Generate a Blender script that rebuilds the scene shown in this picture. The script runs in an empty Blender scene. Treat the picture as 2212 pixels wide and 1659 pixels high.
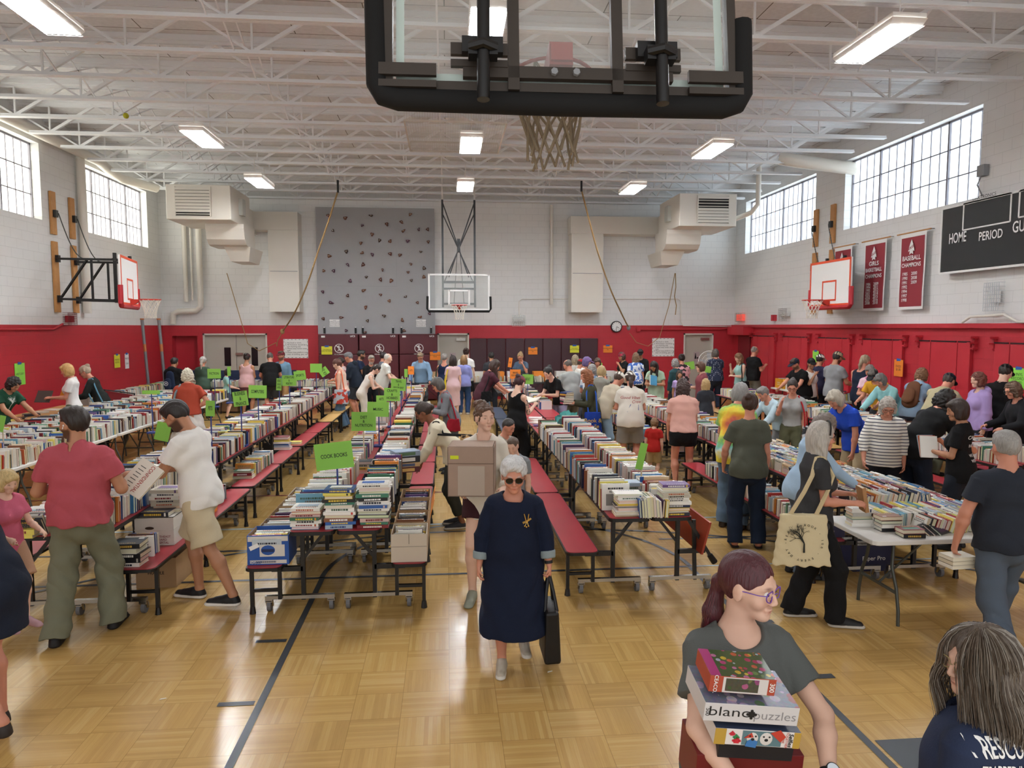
import bpy, math, random
import numpy as np
from mathutils import Vector, Matrix
PI=math.pi; D2R=PI/180
C=bpy.context.scene.collection
rnd=random.Random(7)
# ---------------- camera, world, exposure ----------------
F=1534.;CX=1106.;CY=829.5;H=2.42
YAW=math.atan((1106-965)/F);PIT=math.atan((829.5-705)/F*math.cos(YAW))
cd=bpy.data.cameras.new('camera'); cam=bpy.data.objects.new('camera',cd); C.objects.link(cam)
cam.location=(0,0,H); cam.rotation_euler=(PI/2-PIT,0,-YAW)
cd.sensor_width=36; cd.lens=36*F/2212; cd.clip_start=.05; cd.clip_end=200
S=bpy.context.scene; S.camera=cam
S.view_settings.view_transform='Standard'; S.view_settings.look='None'
S.view_settings.exposure=2.05; S.view_settings.gamma=1
try: S.view_settings.use_curve_mapping=False
except Exception: pass
W=bpy.data.worlds.new('world'); S.world=W; W.use_nodes=True
W.node_tree.nodes['Background'].inputs[0].default_value=(1,.99,.98,1)
W.node_tree.nodes['Background'].inputs[1].default_value=.28
LAMP_W=175; WIN_L=6.5; WIN_R=7
S.cycles.max_bounces=6; S.cycles.diffuse_bounces=3; S.cycles.glossy_bounces=3; S.cycles.transparent_max_bounces=8
S.cycles.sample_clamp_indirect=6
# pixel helpers (survey of the photograph, 2212x1659)
def ray(px,py):
    cx=(px-CX)/F;cy=(CY-py)/F
    f=math.cos(PIT)+cy*math.sin(PIT); u=cy*math.cos(PIT)-math.sin(PIT)
    return cx*math.cos(YAW)+f*math.sin(YAW), -cx*math.sin(YAW)+f*math.cos(YAW), u
def onz(px,py,z=0.):
    X,Y,u=ray(px,py);t=(z-H)/u;return X*t,Y*t
def onx(px,py,x):
    X,Y,u=ray(px,py);t=x/X;return Y*t,H+u*t
def ony(px,py,y):
    X,Y,u=ray(px,py);t=y/Y;return X*t,H+u*t
def proj(x,y,z):
    z=z-H
    r=x*math.cos(YAW)-y*math.sin(YAW); f0=x*math.sin(YAW)+y*math.cos(YAW)
    f=f0*math.cos(PIT)-z*math.sin(PIT); u=f0*math.sin(PIT)+z*math.cos(PIT)
    if f<=.05: return None
    return CX+F*r/f, CY-F*u/f, f
# ---------------- materials ----------------
def lin(c):
    if isinstance(c,str):
        c=c.lstrip('#'); c=tuple(int(c[i:i+2],16)/255 for i in (0,2,4))
    return tuple((v/12.92 if v<=.04045 else ((v+.055)/1.055)**2.4) for v in c)
_M={}
def mat(col,rough=.6,metal=0.,bump=0.,bscale=60.,var=0.,emit=0.,alpha=1.,name=None,spec=.5,attr=False,trans=0.,sheen=0.):
    key=(col,rough,metal,bump,bscale,var,emit,alpha,spec,attr,trans,sheen)
    if key in _M: return _M[key]
    m=bpy.data.materials.new(name or 'mat'); m.use_nodes=True
    nt=m.node_tree; b=nt.nodes['Principled BSDF']; c=lin(col)+(1,)
    b.inputs['Base Color'].default_value=c; b.inputs['Roughness'].default_value=rough
    b.inputs['Metallic'].default_value=metal; b.inputs['Specular IOR Level'].default_value=spec
    if trans: b.inputs['Transmission Weight'].default_value=trans
    if sheen: b.inputs['Sheen Weight'].default_value=sheen
    if alpha<1: b.inputs['Alpha'].default_value=alpha
    if emit:
        b.inputs['Emission Color'].default_value=c; b.inputs['Emission Strength'].default_value=emit
    if attr:
        a=nt.nodes.new('ShaderNodeAttribute'); a.attribute_name='col'
        nt.links.new(a.outputs['Color'],b.inputs['Base Color'])
    if bump or var:
        tc=nt.nodes.new('ShaderNodeTexCoord'); n=nt.nodes.new('ShaderNodeTexNoise'); n.inputs['Scale'].default_value=bscale; n.inputs['Detail'].default_value=4
        nt.links.new(tc.outputs['Object'],n.inputs['Vector'])
        if bump:
            bp=nt.nodes.new('ShaderNodeBump'); bp.inputs['Strength'].default_value=bump; bp.inputs['Distance'].default_value=.01
            nt.links.new(n.outputs['Fac'],bp.inputs['Height']); nt.links.new(bp.outputs['Normal'],b.inputs['Normal'])
        if var:
            mx=nt.nodes.new('ShaderNodeMix'); mx.data_type='RGBA'; mx.inputs[6].default_value=tuple(v*(1-var) for v in c[:3])+(1,); mx.inputs[7].default_value=tuple(min(1,v*(1+var)) for v in c[:3])+(1,)
            nt.links.new(n.outputs['Fac'],mx.inputs[0]); nt.links.new(mx.outputs[2],b.inputs['Base Color'])
    _M[key]=m; return m
def nodes(m):
    nt=m.node_tree; return nt,nt.nodes,nt.links,nt.nodes['Principled BSDF']
# ---------------- mesh builder ----------------
class MB:
    def __init__(s): s.v=[];s.f=[];s.m=[];s.c=[];s.cc=None;s.mi=0
    def add(s,vs,fs,M=None):
        o=len(s.v)
        if M is not None: vs=[tuple(M@Vector(v)) for v in vs]
        s.v+=[tuple(v) for v in vs]; s.f+=[tuple(i+o for i in f) for f in fs]
        s.m+=[s.mi]*len(fs); s.c+=[s.cc]*len(fs); return s
    def box(s,c,d,M=None,skip=()):
        x,y,z=c;a,b,e=d[0]/2,d[1]/2,d[2]/2
        vs=[(x+i*a,y+j*b,z+k*e) for k in(-1,1) for j in(-1,1) for i in(-1,1)]
        fs=[(0,2,3,1),(4,5,7,6),(0,1,5,4),(2,6,7,3),(0,4,6,2),(1,3,7,5)]
        return s.add(vs,[f for i,f in enumerate(fs) if i not in skip],M)
    def b2(s,p,q,M=None):
        return s.box([(p[i]+q[i])/2 for i in range(3)],[abs(q[i]-p[i]) for i in range(3)],M)
    def bar(s,p,q,w,h=None,up=(0,0,1)):
        p=Vector(p);q=Vector(q);d=q-p;L=d.length
        if L<1e-6: return s
        d/=L; up=Vector(up)
        if abs(d.dot(up))>.99: up=Vector((0,1,0))
        r=d.cross(up).normalized();u=r.cross(d)
        M=Matrix(((r.x,d.x,u.x,(p.x+q.x)/2),(r.y,d.y,u.y,(p.y+q.y)/2),(r.z,d.z,u.z,(p.z+q.z)/2),(0,0,0,1)))
        return s.box((0,0,0),(w,L,h or w),M)
    def cyl(s,p,q,r,r2=None,n=10,cap=True):
        p=Vector(p);q=Vector(q);d=(q-p)
        if d.length<1e-6: return s
        d.normalize(); a=d.orthogonal().normalized();b=d.cross(a); r2=r if r2 is None else r2
        vs=[];
        for c,R in((p,r),(q,r2)):
            for i in range(n):
                t=2*PI*i/n; vs.append(c+a*(math.cos(t)*R)+b*(math.sin(t)*R))
        fs=[(i,(i+1)%n,n+(i+1)%n,n+i) for i in range(n)]
        if cap: fs+=[tuple(reversed(range(n))),tuple(range(n,2*n))]
        return s.add(vs,fs)
    def tube(s,pts,r,n=8,close=False):
        pts=[Vector(p) for p in pts]; N=len(pts); vs=[];fs=[]
        a=None
        for i,p in enumerate(pts):
            if close: d=pts[(i+1)%N]-pts[i-1]
            else: d=pts[min(i+1,N-1)]-pts[max(i-1,0)]
            d.normalize()
            if a is None: a=d.orthogonal().normalized()
            else:
                a=(a-d*a.dot(d)); a=a.normalized() if a.length>1e-6 else d.orthogonal().normalized()
            b=d.cross(a); R=r[i] if isinstance(r,(list,tuple)) else r
            for k in range(n):
                t=2*PI*k/n; vs.append(p+a*(math.cos(t)*R)+b*(math.sin(t)*R))
        M_=N if close else N-1
        for i in range(M_):
            j=(i+1)%N
            for k in range(n): fs.append((i*n+k,i*n+(k+1)%n,j*n+(k+1)%n,j*n+k))
        if not close: fs+=[tuple(reversed(range(n))),tuple((N-1)*n+k for k in range(n))]
        return s.add(vs,fs)
    def sph(s,c,r,n=10,m=7,M=None):
        r=r if isinstance(r,(list,tuple)) else (r,r,r); vs=[(c[0],c[1],c[2]+r[2])]
        for i in range(1,m):
            p=PI*i/m
            for k in range(n):
                t=2*PI*k/n; vs.append((c[0]+r[0]*math.sin(p)*math.cos(t),c[1]+r[1]*math.sin(p)*math.sin(t),c[2]+r[2]*math.cos(p)))
        vs.append((c[0],c[1],c[2]-r[2])); fs=[]
        for k in range(n): fs.append((0,1+k,1+(k+1)%n))
        for i in range(m-2):
            for k in range(n): a=1+i*n;fs.append((a+k,a+n+k,a+n+(k+1)%n,a+(k+1)%n))
        a=1+(m-2)*n
        for k in range(n): fs.append((a+k,len(vs)-1,a+(k+1)%n))
        return s.add(vs,fs,M)
    def prism(s,poly,p0,ax,bx,dv):   # polygon in (ax,bx) plane at p0, extruded by vector dv
        p0=Vector(p0);ax=Vector(ax);bx=Vector(bx);dv=Vector(dv);n=len(poly)
        vs=[p0+ax*a+bx*b for a,b in poly]; vs+=[v+dv for v in vs]
        fs=[tuple(range(n)),tuple(reversed(range(n,2*n)))]+[(i,n+i,n+(i+1)%n,(i+1)%n) for i in range(n)]
        return s.add(vs,fs)
    def obj(s,name,mats,parent=None,smooth=False,loc=None,bevel=0.):
        if not isinstance(mats,(list,tuple)): mats=[mats]
        me=bpy.data.meshes.new(name); me.from_pydata(s.v,[],s.f)
        for m in mats: me.materials.append(m)
        if any(s.m): me.polygons.foreach_set('material_index',s.m)
        if any(c is not None for c in s.c):
            a=me.color_attributes.new('col','FLOAT_COLOR','CORNER'); buf=[]
            for p,c in zip(me.polygons,s.c):
                c=c or (.8,.8,.8); buf+=[c[0],c[1],c[2],1.]*p.loop_total
            a.data.foreach_set('color',buf)
        if smooth: me.polygons.foreach_set('use_smooth',[True]*len(me.polygons))
        me.update()
        o=bpy.data.objects.new(name,me); C.objects.link(o)
        if parent is not None: o.parent=parent
        if loc is not None: o.location=loc
        if bevel:
            b=o.modifiers.new('b','BEVEL'); b.width=bevel; b.segments=2; b.limit_method='ANGLE'
        if smooth:
            try: me.set_sharp_from_angle(angle=.7)
            except Exception: pass
        return o
def tag(o,label=None,cat=None,group=None,kind=None):
    if label: o['label']=label
    if cat: o['category']=cat
    if group: o['group']=group
    if kind: o['kind']=kind
    return o
def thing(name,label,cat,loc=(0,0,0),rz=0.,group=None):
    o=bpy.data.objects.new(name,None); C.objects.link(o); o.empty_display_size=.1
    o.location=loc; o.rotation_euler=(0,0,rz); return tag(o,label,cat,group)
def struct(name,mb,m,parent=None,**k):
    o=mb.obj(name,m,parent,**k)
    if parent is None: o['kind']='structure'
    return o
def dup(root,loc=None,rz=None,label=None,group=None):
    r=root.copy(); C.objects.link(r)
    if loc is not None: r.location=loc
    if rz is not None: r.rotation_euler=(0,0,rz)
    if label: r['label']=label
    if group: r['group']=group
    for ch in KIDS(root):
        c=ch.copy(); C.objects.link(c); c.parent=r
        for g in KIDS(ch):
            d=g.copy(); C.objects.link(d); d.parent=c
    return r
def KIDS(o): return [x for x in bpy.data.objects if x.parent==o]
_TX={}
def text_geo(s,size=1.,spacing=1.,shear=0.,align='CENTER',bold=0.,line=1.):
    k=(s,spacing,shear,align,bold,line)
    if k not in _TX:
        cu=bpy.data.curves.new('t','FONT'); cu.body=s; cu.size=1; cu.space_character=spacing; cu.shear=shear; cu.align_x=align; cu.align_y='CENTER'; cu.offset=bold; cu.space_line=line; cu.resolution_u=3
        ob=bpy.data.objects.new('t',cu); C.objects.link(ob)
        dg=bpy.context.evaluated_depsgraph_get(); me=bpy.data.meshes.new_from_object(ob.evaluated_get(dg))
        _TX[k]=([tuple(v.co) for v in me.vertices],[tuple(p.vertices) for p in me.polygons])
        bpy.data.objects.remove(ob); bpy.data.curves.remove(cu); bpy.data.meshes.remove(me)
    return _TX[k]
def lettering(s,o,ax,ay,size,m,parent=None,name='lettering',xs=1.,off=.0,width=None,**kw):
    """text mesh with origin o, reading direction ax, up ay"""
    vs,fs=text_geo(s,**kw); ax=Vector(ax).normalized();ay=Vector(ay).normalized();n=ax.cross(ay);o=Vector(o)+n*off
    if not vs: return None
    if width:
        w=max(v[0] for v in vs)-min(v[0] for v in vs); xs=width/(w*size)
    mb=MB(); mb.add([o+ax*(v[0]*size*xs)+ay*(v[1]*size) for v in vs],fs)
    return mb.obj(name,m,parent)
# ---------------- surface materials ----------------
def floor_mat():
    m=bpy.data.materials.new('maple_parquet'); m.use_nodes=True; nt,N,L,b=nodes(m)
    tc=N.new('ShaderNodeTexCoord'); B=.305
    def math_(op,a,b_=None,v=None):
        n=N.new('ShaderNodeMath'); n.operation=op
        for i,x in enumerate((a,b_)):
            if x is None: continue
            if isinstance(x,(int,float)): n.inputs[i].default_value=x
            else: L.new(x,n.inputs[i])
        return n.outputs[0]
    sep=N.new('ShaderNodeSeparateXYZ'); L.new(tc.outputs['Object'],sep.inputs[0])
    x=math_('DIVIDE',sep.outputs[0],B); y=math_('DIVIDE',sep.outputs[1],B)
    fx=math_('FLOOR',x); fy=math_('FLOOR',y)
    par=math_('MODULO',math_('ADD',math_('ADD',fx,fy),400),2)      # 0 or 1
    rx=math_('SUBTRACT',x,fx); ry=math_('SUBTRACT',y,fy)
    # strip coordinate
    mixu=N.new('ShaderNodeMix'); L.new(par,mixu.inputs[0]); L.new(rx,mixu.inputs[2]); L.new(ry,mixu.inputs[3])
    mixv=N.new('ShaderNodeMix'); L.new(par,mixv.inputs[0]); L.new(ry,mixv.inputs[2]); L.new(rx,mixv.inputs[3])
    u=math_('MULTIPLY',mixu.outputs[0],12); fu=math_('FLOOR',u); ru=math_('SUBTRACT',u,fu)
    cv=N.new('ShaderNodeCombineXYZ'); L.new(math_('ADD',math_('MULTIPLY',fx,13.7),fu),cv.inputs[0]); L.new(fy,cv.inputs[1]); L.new(par,cv.inputs[2])
    wn=N.new('ShaderNodeTexWhiteNoise'); L.new(cv.outputs[0],wn.inputs[0])
    cb=N.new('ShaderNodeCombineXYZ'); L.new(fx,cb.inputs[0]); L.new(fy,cb.inputs[1]); wb=N.new('ShaderNodeTexWhiteNoise'); L.new(cb.outputs[0],wb.inputs[0])
    # grain
    g=N.new('ShaderNodeTexNoise'); g.inputs['Scale'].default_value=1; g.inputs['Detail'].default_value=5
    gv=N.new('ShaderNodeCombineXYZ'); L.new(math_('MULTIPLY',u,6.),gv.inputs[0]); L.new(math_('ADD',math_('MULTIPLY',mixv.outputs[0],2.),math_('MULTIPLY',wn.outputs[0],50)),gv.inputs[1]); L.new(wn.outputs[0],gv.inputs[2])
    L.new(gv.outputs[0],g.inputs['Vector'])
    bn=N.new('ShaderNodeTexNoise'); bn.inputs['Scale'].default_value=.35; bn.inputs['Detail'].default_value=3; L.new(tc.outputs['Object'],bn.inputs['Vector'])
    val=math_('ADD',math_('ADD',math_('MULTIPLY',wn.outputs[0],.26),math_('MULTIPLY',g.outputs['Fac'],.36)),math_('ADD',math_('MULTIPLY',wb.outputs[0],.12),math_('MULTIPLY',bn.outputs['Fac'],.3)))
    cr=N.new('ShaderNodeValToRGB'); L.new(val,cr.inputs[0]); e=cr.color_ramp.elements
    e[0].position=.15; e[0].color=lin('ab8750')+(1,); e[1].position=.95; e[1].color=lin('dcbf86')+(1,)
    k=cr.color_ramp.elements.new(.55); k.color=lin('caa462')+(1,)
    # seams
    s1=math_('LESS_THAN',math_('MINIMUM',rx,ry),.012); s2=math_('LESS_THAN',ru,.05)
    sm=math_('MAXIMUM',math_('MULTIPLY',s1,.45),math_('MULTIPLY',s2,.18))
    mx=N.new('ShaderNodeMix'); mx.data_type='RGBA'; L.new(sm,mx.inputs[0]); L.new(cr.outputs[0],mx.inputs[6]); mx.inputs[7].default_value=lin('5d3c17')+(1,)
    L.new(mx.outputs[2],b.inputs['Base Color'])
    rn=N.new('ShaderNodeTexNoise'); rn.inputs['Scale'].default_value=3; rn.inputs['Detail'].default_value=6; L.new(tc.outputs['Object'],rn.inputs['Vector'])
    L.new(math_('ADD',math_('MULTIPLY',rn.outputs['Fac'],.2),.11),b.inputs['Roughness'])
    bp=N.new('ShaderNodeBump'); bp.inputs['Strength'].default_value=.04; bp.inputs['Distance'].default_value=.004; L.new(val,bp.inputs['Height']); L.new(bp.outputs[0],b.inputs['Normal'])
    return m
def block_mat(axis,zred,white='f2f2f1',red='b92935',name='painted_block'):
    """painted concrete block, red paint below zred; axis = wall running direction 0:x 1:y"""
    m=bpy.data.materials.new(name); m.use_nodes=True; nt,N,L,b=nodes(m)
    tc=N.new('ShaderNodeTexCoord'); sep=N.new('ShaderNodeSeparateXYZ'); L.new(tc.outputs['Object'],sep.inputs[0])
    cb=N.new('ShaderNodeCombineXYZ'); L.new(sep.outputs[axis],cb.inputs[0]); L.new(sep.outputs[2],cb.inputs[1])
    br=N.new('ShaderNodeTexBrick'); L.new(cb.outputs[0],br.inputs['Vector']); br.inputs['Scale'].default_value=1
    br.inputs['Brick Width'].default_value=.406; br.inputs['Row Height'].default_value=.2033; br.inputs['Mortar Size'].default_value=.004; br.inputs['Mortar Smooth'].default_value=.4
    br.inputs['Color1'].default_value=(1,1,1,1); br.inputs['Color2'].default_value=(.985,.985,.985,1); br.inputs['Mortar'].default_value=(.62,.62,.62,1)
    n=N.new('ShaderNodeTexNoise'); n.inputs['Scale'].default_value=.7; n.inputs['Detail'].default_value=5; L.new(tc.outputs['Object'],n.inputs['Vector'])
    gt=N.new('ShaderNodeMath'); gt.operation='GREATER_THAN'; L.new(sep.outputs[2],gt.inputs[0]); gt.inputs[1].default_value=zred
    mx=N.new('ShaderNodeMix'); mx.data_type='RGBA'; L.new(gt.outputs[0],mx.inputs[0]); mx.inputs[6].default_value=lin(red)+(1,); mx.inputs[7].default_value=lin(white)+(1,)
    mu=N.new('ShaderNodeMix'); mu.data_type='RGBA'; mu.blend_type='MULTIPLY'; mu.inputs[0].default_value=.55; L.new(mx.outputs[2],mu.inputs[6]); L.new(br.outputs['Color'],mu.inputs[7])
    m3=N.new('ShaderNodeMix'); m3.data_type='RGBA'; m3.blend_type='MULTIPLY'; m3.inputs[0].default_value=.12; L.new(mu.outputs[2],m3.inputs[6]); L.new(n.outputs['Fac'],m3.inputs[7])
    L.new(m3.outputs[2],b.inputs['Base Color']); b.inputs['Roughness'].default_value=.5
    bp=N.new('ShaderNodeBump'); bp.inputs['Strength'].default_value=.5; bp.inputs['Distance'].default_value=.006; L.new(br.outputs['Color'],bp.inputs['Height']); L.new(bp.outputs[0],b.inputs['Normal'])
    return m
def deck_mat():
    m=bpy.data.materials.new('roof_deck'); m.use_nodes=True; nt,N,L,b=nodes(m)
    tc=N.new('ShaderNodeTexCoord'); br=N.new('ShaderNodeTexBrick'); L.new(tc.outputs['Object'],br.inputs['Vector']); br.inputs['Scale'].default_value=1
    br.inputs['Brick Width'].default_value=2.4; br.inputs['Row Height'].default_value=.61; br.inputs['Mortar Size'].default_value=.008
    br.inputs['Color1'].default_value=lin('eff0f2')+(1,); br.inputs['Color2'].default_value=lin('e7e8ea')+(1,); br.inputs['Mortar'].default_value=lin('6e655c')+(1,)
    n=N.new('ShaderNodeTexNoise'); n.inputs['Scale'].default_value=14; n.inputs['Detail'].default_value=8; L.new(tc.outputs['Object'],n.inputs['Vector'])
    mu=N.new('ShaderNodeMix'); mu.data_type='RGBA'; mu.blend_type='MULTIPLY'; mu.inputs[0].default_value=.25; L.new(br.outputs['Color'],mu.inputs[6]); L.new(n.outputs['Fac'],mu.inputs[7])
    L.new(mu.outputs[2],b.inputs['Base Color']); b.inputs['Roughness'].default_value=.9
    return m
WHITE=mat('e6e2dc',.5,var=.03,bscale=3,name='white_paint'); CREAM=mat('e9e4da',.45,name='duct_paint'); STEELW=mat('f0f1f3',.5,name='joist_paint')
RED=mat('b92935',.45,name='red_paint'); BLACK=mat('111112',.4,name='black_metal'); BLKP=mat('070707',.85,name='black_pad')
CHROME=mat('b9b6b0',.25,1.,name='chrome'); MAROON=mat('5b2029',.45,name='maroon_vinyl',bump=.05,bscale=40); DMAR=mat('43262d',.5,name='dark_maroon_vinyl')
GREY=mat('8d8f92',.6,name='grey'); WOOD=mat('c08a52',.55,var=.2,bscale=8,name='pine_board')
PURE=mat('f4f4f2',.5,name='white_print'); INK=mat('161616',.6,name='black_print')
YW=23.6; XL=-9.0; XR=9.8; ZC=7.15; YB=-1.0
# ---------------- room ----------------
mb=MB(); mb.b2((XL-.4,YB,-.2),(XR+.4,YW+.4,0)); struct('floor',mb,floor_mat())
mb=MB(); mb.b2((XL-.4,YB,ZC),(XR+.4,YW+.4,ZC+.2)); struct('ceiling',mb,deck_mat())
def holed(mb,u0,u1,z0,z1,holes,fn):
    us=sorted({u0,u1,*[h[0] for h in holes],*[h[1] for h in holes]})
    for a,b in zip(us,us[1:]):
        zs=[(z0,z1)]
        for h in holes:
            if h[0]<=a+1e-6 and h[1]>=b-1e-6:
                nz=[]
                for (p,q) in zs:
                    if h[3]<=p or h[2]>=q: nz.append((p,q)); continue
                    if h[2]>p: nz.append((p,h[2]))
                    if h[3]<q: nz.append((h[3],q))
                zs=nz
        for p,q in zs: fn(mb,a,b,p,q)
BW=block_mat(0,2.46,name='block_back'); SW=block_mat(1,2.46,name='block_side')
doors=[(-7.77,-5.77,0,2.2),(-.3,.74,0,2.2),(8.04,9.08,0,2.19)]
niche=[(-8.72,-7.95,0,2.12)]
mb=MB(); holed(mb,XL-.4,XR+.4,0,ZC,doors+niche,lambda m,a,b,p,q:m.b2((a,YW,p),(b,YW+.3,q))); struct('wall_back',mb,BW)
mb=MB(); mb.b2((-8.9,YW+.3,0),(-7.9,YW+.33,2.3)); struct('trim_6',mb,RED)
wl=[(12.5,17.05),(18.8,22.75)]; wr=[(12.5,17.0),(18.4,22.85)]
ZW0,ZW1=4.8,6.48
mb=MB(); holed(mb,YB,YW,0,ZC,[(a,b,ZW0,ZW1) for a,b in wl],lambda m,a,b,p,q:m.b2((XL-.4,a,p),(XL,b,q))); struct('wall_left',mb,SW)
mb=MB(); holed(mb,YB,YW,0,ZC,[(a,b,ZW0,ZW1) for a,b in wr],lambda m,a,b,p,q:m.b2((XR,a,p),(XR+.4,b,q))); struct('wall_right',mb,SW)
FR=mat('8a8790',.5,name='window_mullion')
def pane_mat(c,st,nm):
    m=bpy.data.materials.new(nm); m.use_nodes=True; nt,N,L,b=nodes(m); N.remove(b)
    e=N.new('ShaderNodeEmission'); e.inputs[0].default_value=c+(1,); e.inputs[1].default_value=st; L.new(e.outputs[0],N['Material Output'].inputs[0]); return m
PL=pane_mat((1.,.985,.86),WIN_L*.165,'daylit_panel_left'); PR=pane_mat((.80,.92,1.),WIN_R*.115,'daylit_panel_right')
wn_=0
for side,lst,x,pm in((-1,wl,XL,PL),(1,wr,XR,PR)):
    for a,b in lst:
        wn_+=1; xo=x+side*.24
        mb=MB(); mb.b2((xo-.015,a,ZW0),(xo+.015,b,ZW1)); p=struct('window_%d'%wn_,mb,pm)
        mb=MB(); n=4 if b-a<4.2 else 4
        for i in range(n+1):
            y=a+(b-a)*i/n; mb.b2((xo-side*.06,y-.022,ZW0),(xo-side*.015,y+.022,ZW1))
        mb.b2((xo-side*.06,a,ZW0),(xo-side*.015,b,ZW0+.04)); mb.b2((xo-side*.06,a,ZW1-.04),(xo-side*.015,b,ZW1))
        mb.obj('window_frame',FR,p)
        mb=MB()
        for i in range(n*4):
            if i%4: y=a+(b-a)*i/(n*4); mb.b2((xo-side*.035,y-.008,ZW0),(xo-side*.015,y+.008,ZW1))
        for k in (1,2): z=ZW0+(ZW1-ZW0)*k/3; mb.b2((xo-side*.04,a,z-.011),(xo-side*.015,b,z+.011))
        mb.obj('glazing_bars',FR,p)
# pilasters / trims on walls
mb=MB()
for y in (11.9,17.75): mb.b2((XR-.1,y-.35,0),(XR,y+.35,ZC)) if y<0 else None
mb.b2((XR-.09,YB,2.39),(XR,YW,2.48)); struct('trim_1',mb,RED)
# joists
JZ0,JZ1=6.45,7.07
def joist_parts():
    P={}
    a,b=XL+.35,XR-.35
    mb=MB()
    for dy in(-.035,.035): mb.b2((a,dy-.03,JZ0),(b,dy+.03,JZ0+.012)); mb.b2((a,dy-.006,JZ0),(b,dy+.006,JZ0+.06))
    P['bottom_chord']=mb
    mb=MB()
    for dy in(-.035,.035): mb.b2((XL,dy-.035,JZ1-.012),(XR,dy+.035,JZ1)); mb.b2((XL,dy-.006,JZ1-.06),(XR,dy+.006,JZ1))
    mb.b2((XL,-.08,JZ1),(XR,.08,ZC)); P['top_chord']=mb
    return P
P=joist_parts(); cho={k:v for k,v in P.items()}
post=MB(); post.bar((0,0,JZ0+.02),(0,0,JZ1-.02),.03,.03)
dg1=MB(); dg1.bar((0,0,JZ0+.03),(.9,0,JZ1-.03),.055,.05,up=(0,1,0)); dg2=MB(); dg2.bar((0,0,JZ0+.03),(-.9,0,JZ1-.03),.035,.03,up=(0,1,0))
endm=MB(); endm.bar((0,0,JZ0+.03),(.75,0,JZ1-.03),.035,.03,up=(0,1,0))
proto=thing('roof_joist','white open web steel roof joist spanning the hall, nearest the camera','joist',(0,0,0),group='roof joists')
for k,v in cho.items(): v.obj(k,STEELW,proto)
xs=[XL+.75+1.8*i for i in range(11)]
po=post.obj('web_post',STEELW,proto); d1=dg1.obj('web_diagonal',STEELW,proto); d2=dg2.obj('web_diagonal',STEELW,proto)
for o in(po,d1,d2): o.location.x=xs[0]
for x in xs[1:10]:
    for s_ in(po,d1,d2):
        c=s_.copy(); C.objects.link(c); c.parent=proto; c.location.x=x
ordn=['nearest','second','third','fourth','fifth','sixth','seventh','eighth','ninth','tenth','eleventh','twelfth','thirteenth','fourteenth','fifteenth','sixteenth','seventeenth','eighteenth']
JY=[11.24-1.215*2+1.215*i for i in range(13)]
JY=[6.38,7.6]+JY
pk=KIDS(proto)
for i,y in enumerate(JY):
    if i==0: r=proto
    else:
        r=proto.copy(); C.objects.link(r)
        for ch in pk: c=ch.copy(); C.objects.link(c); c.parent=r
    r.location=(0,y,0); r['label']='white open web steel roof joist, %s from the camera'%ordn[i]
# bridging rods running along the hall
for i,x in enumerate((-6.2,-3.1,-.1,3.0,6.6)):
    mb=MB()
    for k,(ya,yb) in enumerate(zip(JY,JY[1:])):
        mb.bar((x,ya,JZ0+.03),(x,yb,JZ1-.05),.022); mb.bar((x,ya,JZ1-.05),(x,yb,JZ0+.03),.022)
    tag(mb.obj('cross_bridging',STEELW),'zigzag line of thin white cross bridging between the joists, %s from the left wall'%ordn[i].replace('nearest','first'),'roof bracing',group='cross bridging')
# ceiling fixtures
LE=mat('ffffff',emit=LAMP_W*.16,name='lamp_tube')
GL=mat('e8eef5',.3,emit=17,name='lamp_lens')
def fixture(loc,label):
    t=thing('ceiling_light',label,'light',loc,0,'fluorescent gym lights')
    mb=MB(); mb.box((0,0,.09),(.42,1.3,.06)); mb.add([(-.22,-.66,.06),(.22,-.66,.06),(.22,.66,.06),(-.22,.66,.06),(-.2,-.6,.0),(.2,-.6,.0),(.2,.6,.0),(-.2,.6,.0)],[(0,1,5,4),(1,2,6,5),(2,3,7,6),(3,0,4,7)]); mb.obj('housing',WHITE,t)
    mb=MB(); mb.box((0,0,.052),(.38,1.2,.004)); mb.obj('reflector',GL,t)
    mb=MB()
    for x in(-.135,-.045,.045,.135): mb.cyl((x,-.58,.03),(x,.58,.03),.014,n=8)
    mb.obj('tubes',LE,t)
    mb=MB()
    for i in range(7): mb.box((-.21+.07*i,0,-.012),(.004,1.26,.004))
    for i in range(27): mb.box((0,-.62+.0477*i,-.012),(.43,.004,.004))
    mb.obj('wire_guard',PURE,t)
    for y_ in(-.45,.45): mb=MB(); mb.cyl((0,y_,.12),(0,y_,JZ0-loc[2]),.008,n=6); mb.obj('hanger',WHITE,t)
    return t
f0=None
for y,yn in((8.85,'near row'),(14.35,'middle row'),(18.5,'far row')):
    for x,xn in((-4.6,'left'),(.5,'centre'),(5.45 if y<12 else (5.4 if y<16 else 4.85),'right')):
        lb='long fluorescent light under the roof joists, %s, %s of the hall'%(yn,xn)
        if y==8.85 and x==-4.6: x=-4.62
        if f0 is None: f0=fixture((x,y,5.98),lb)
        else: dup(f0,(x,y,5.98),label=lb)
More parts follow.
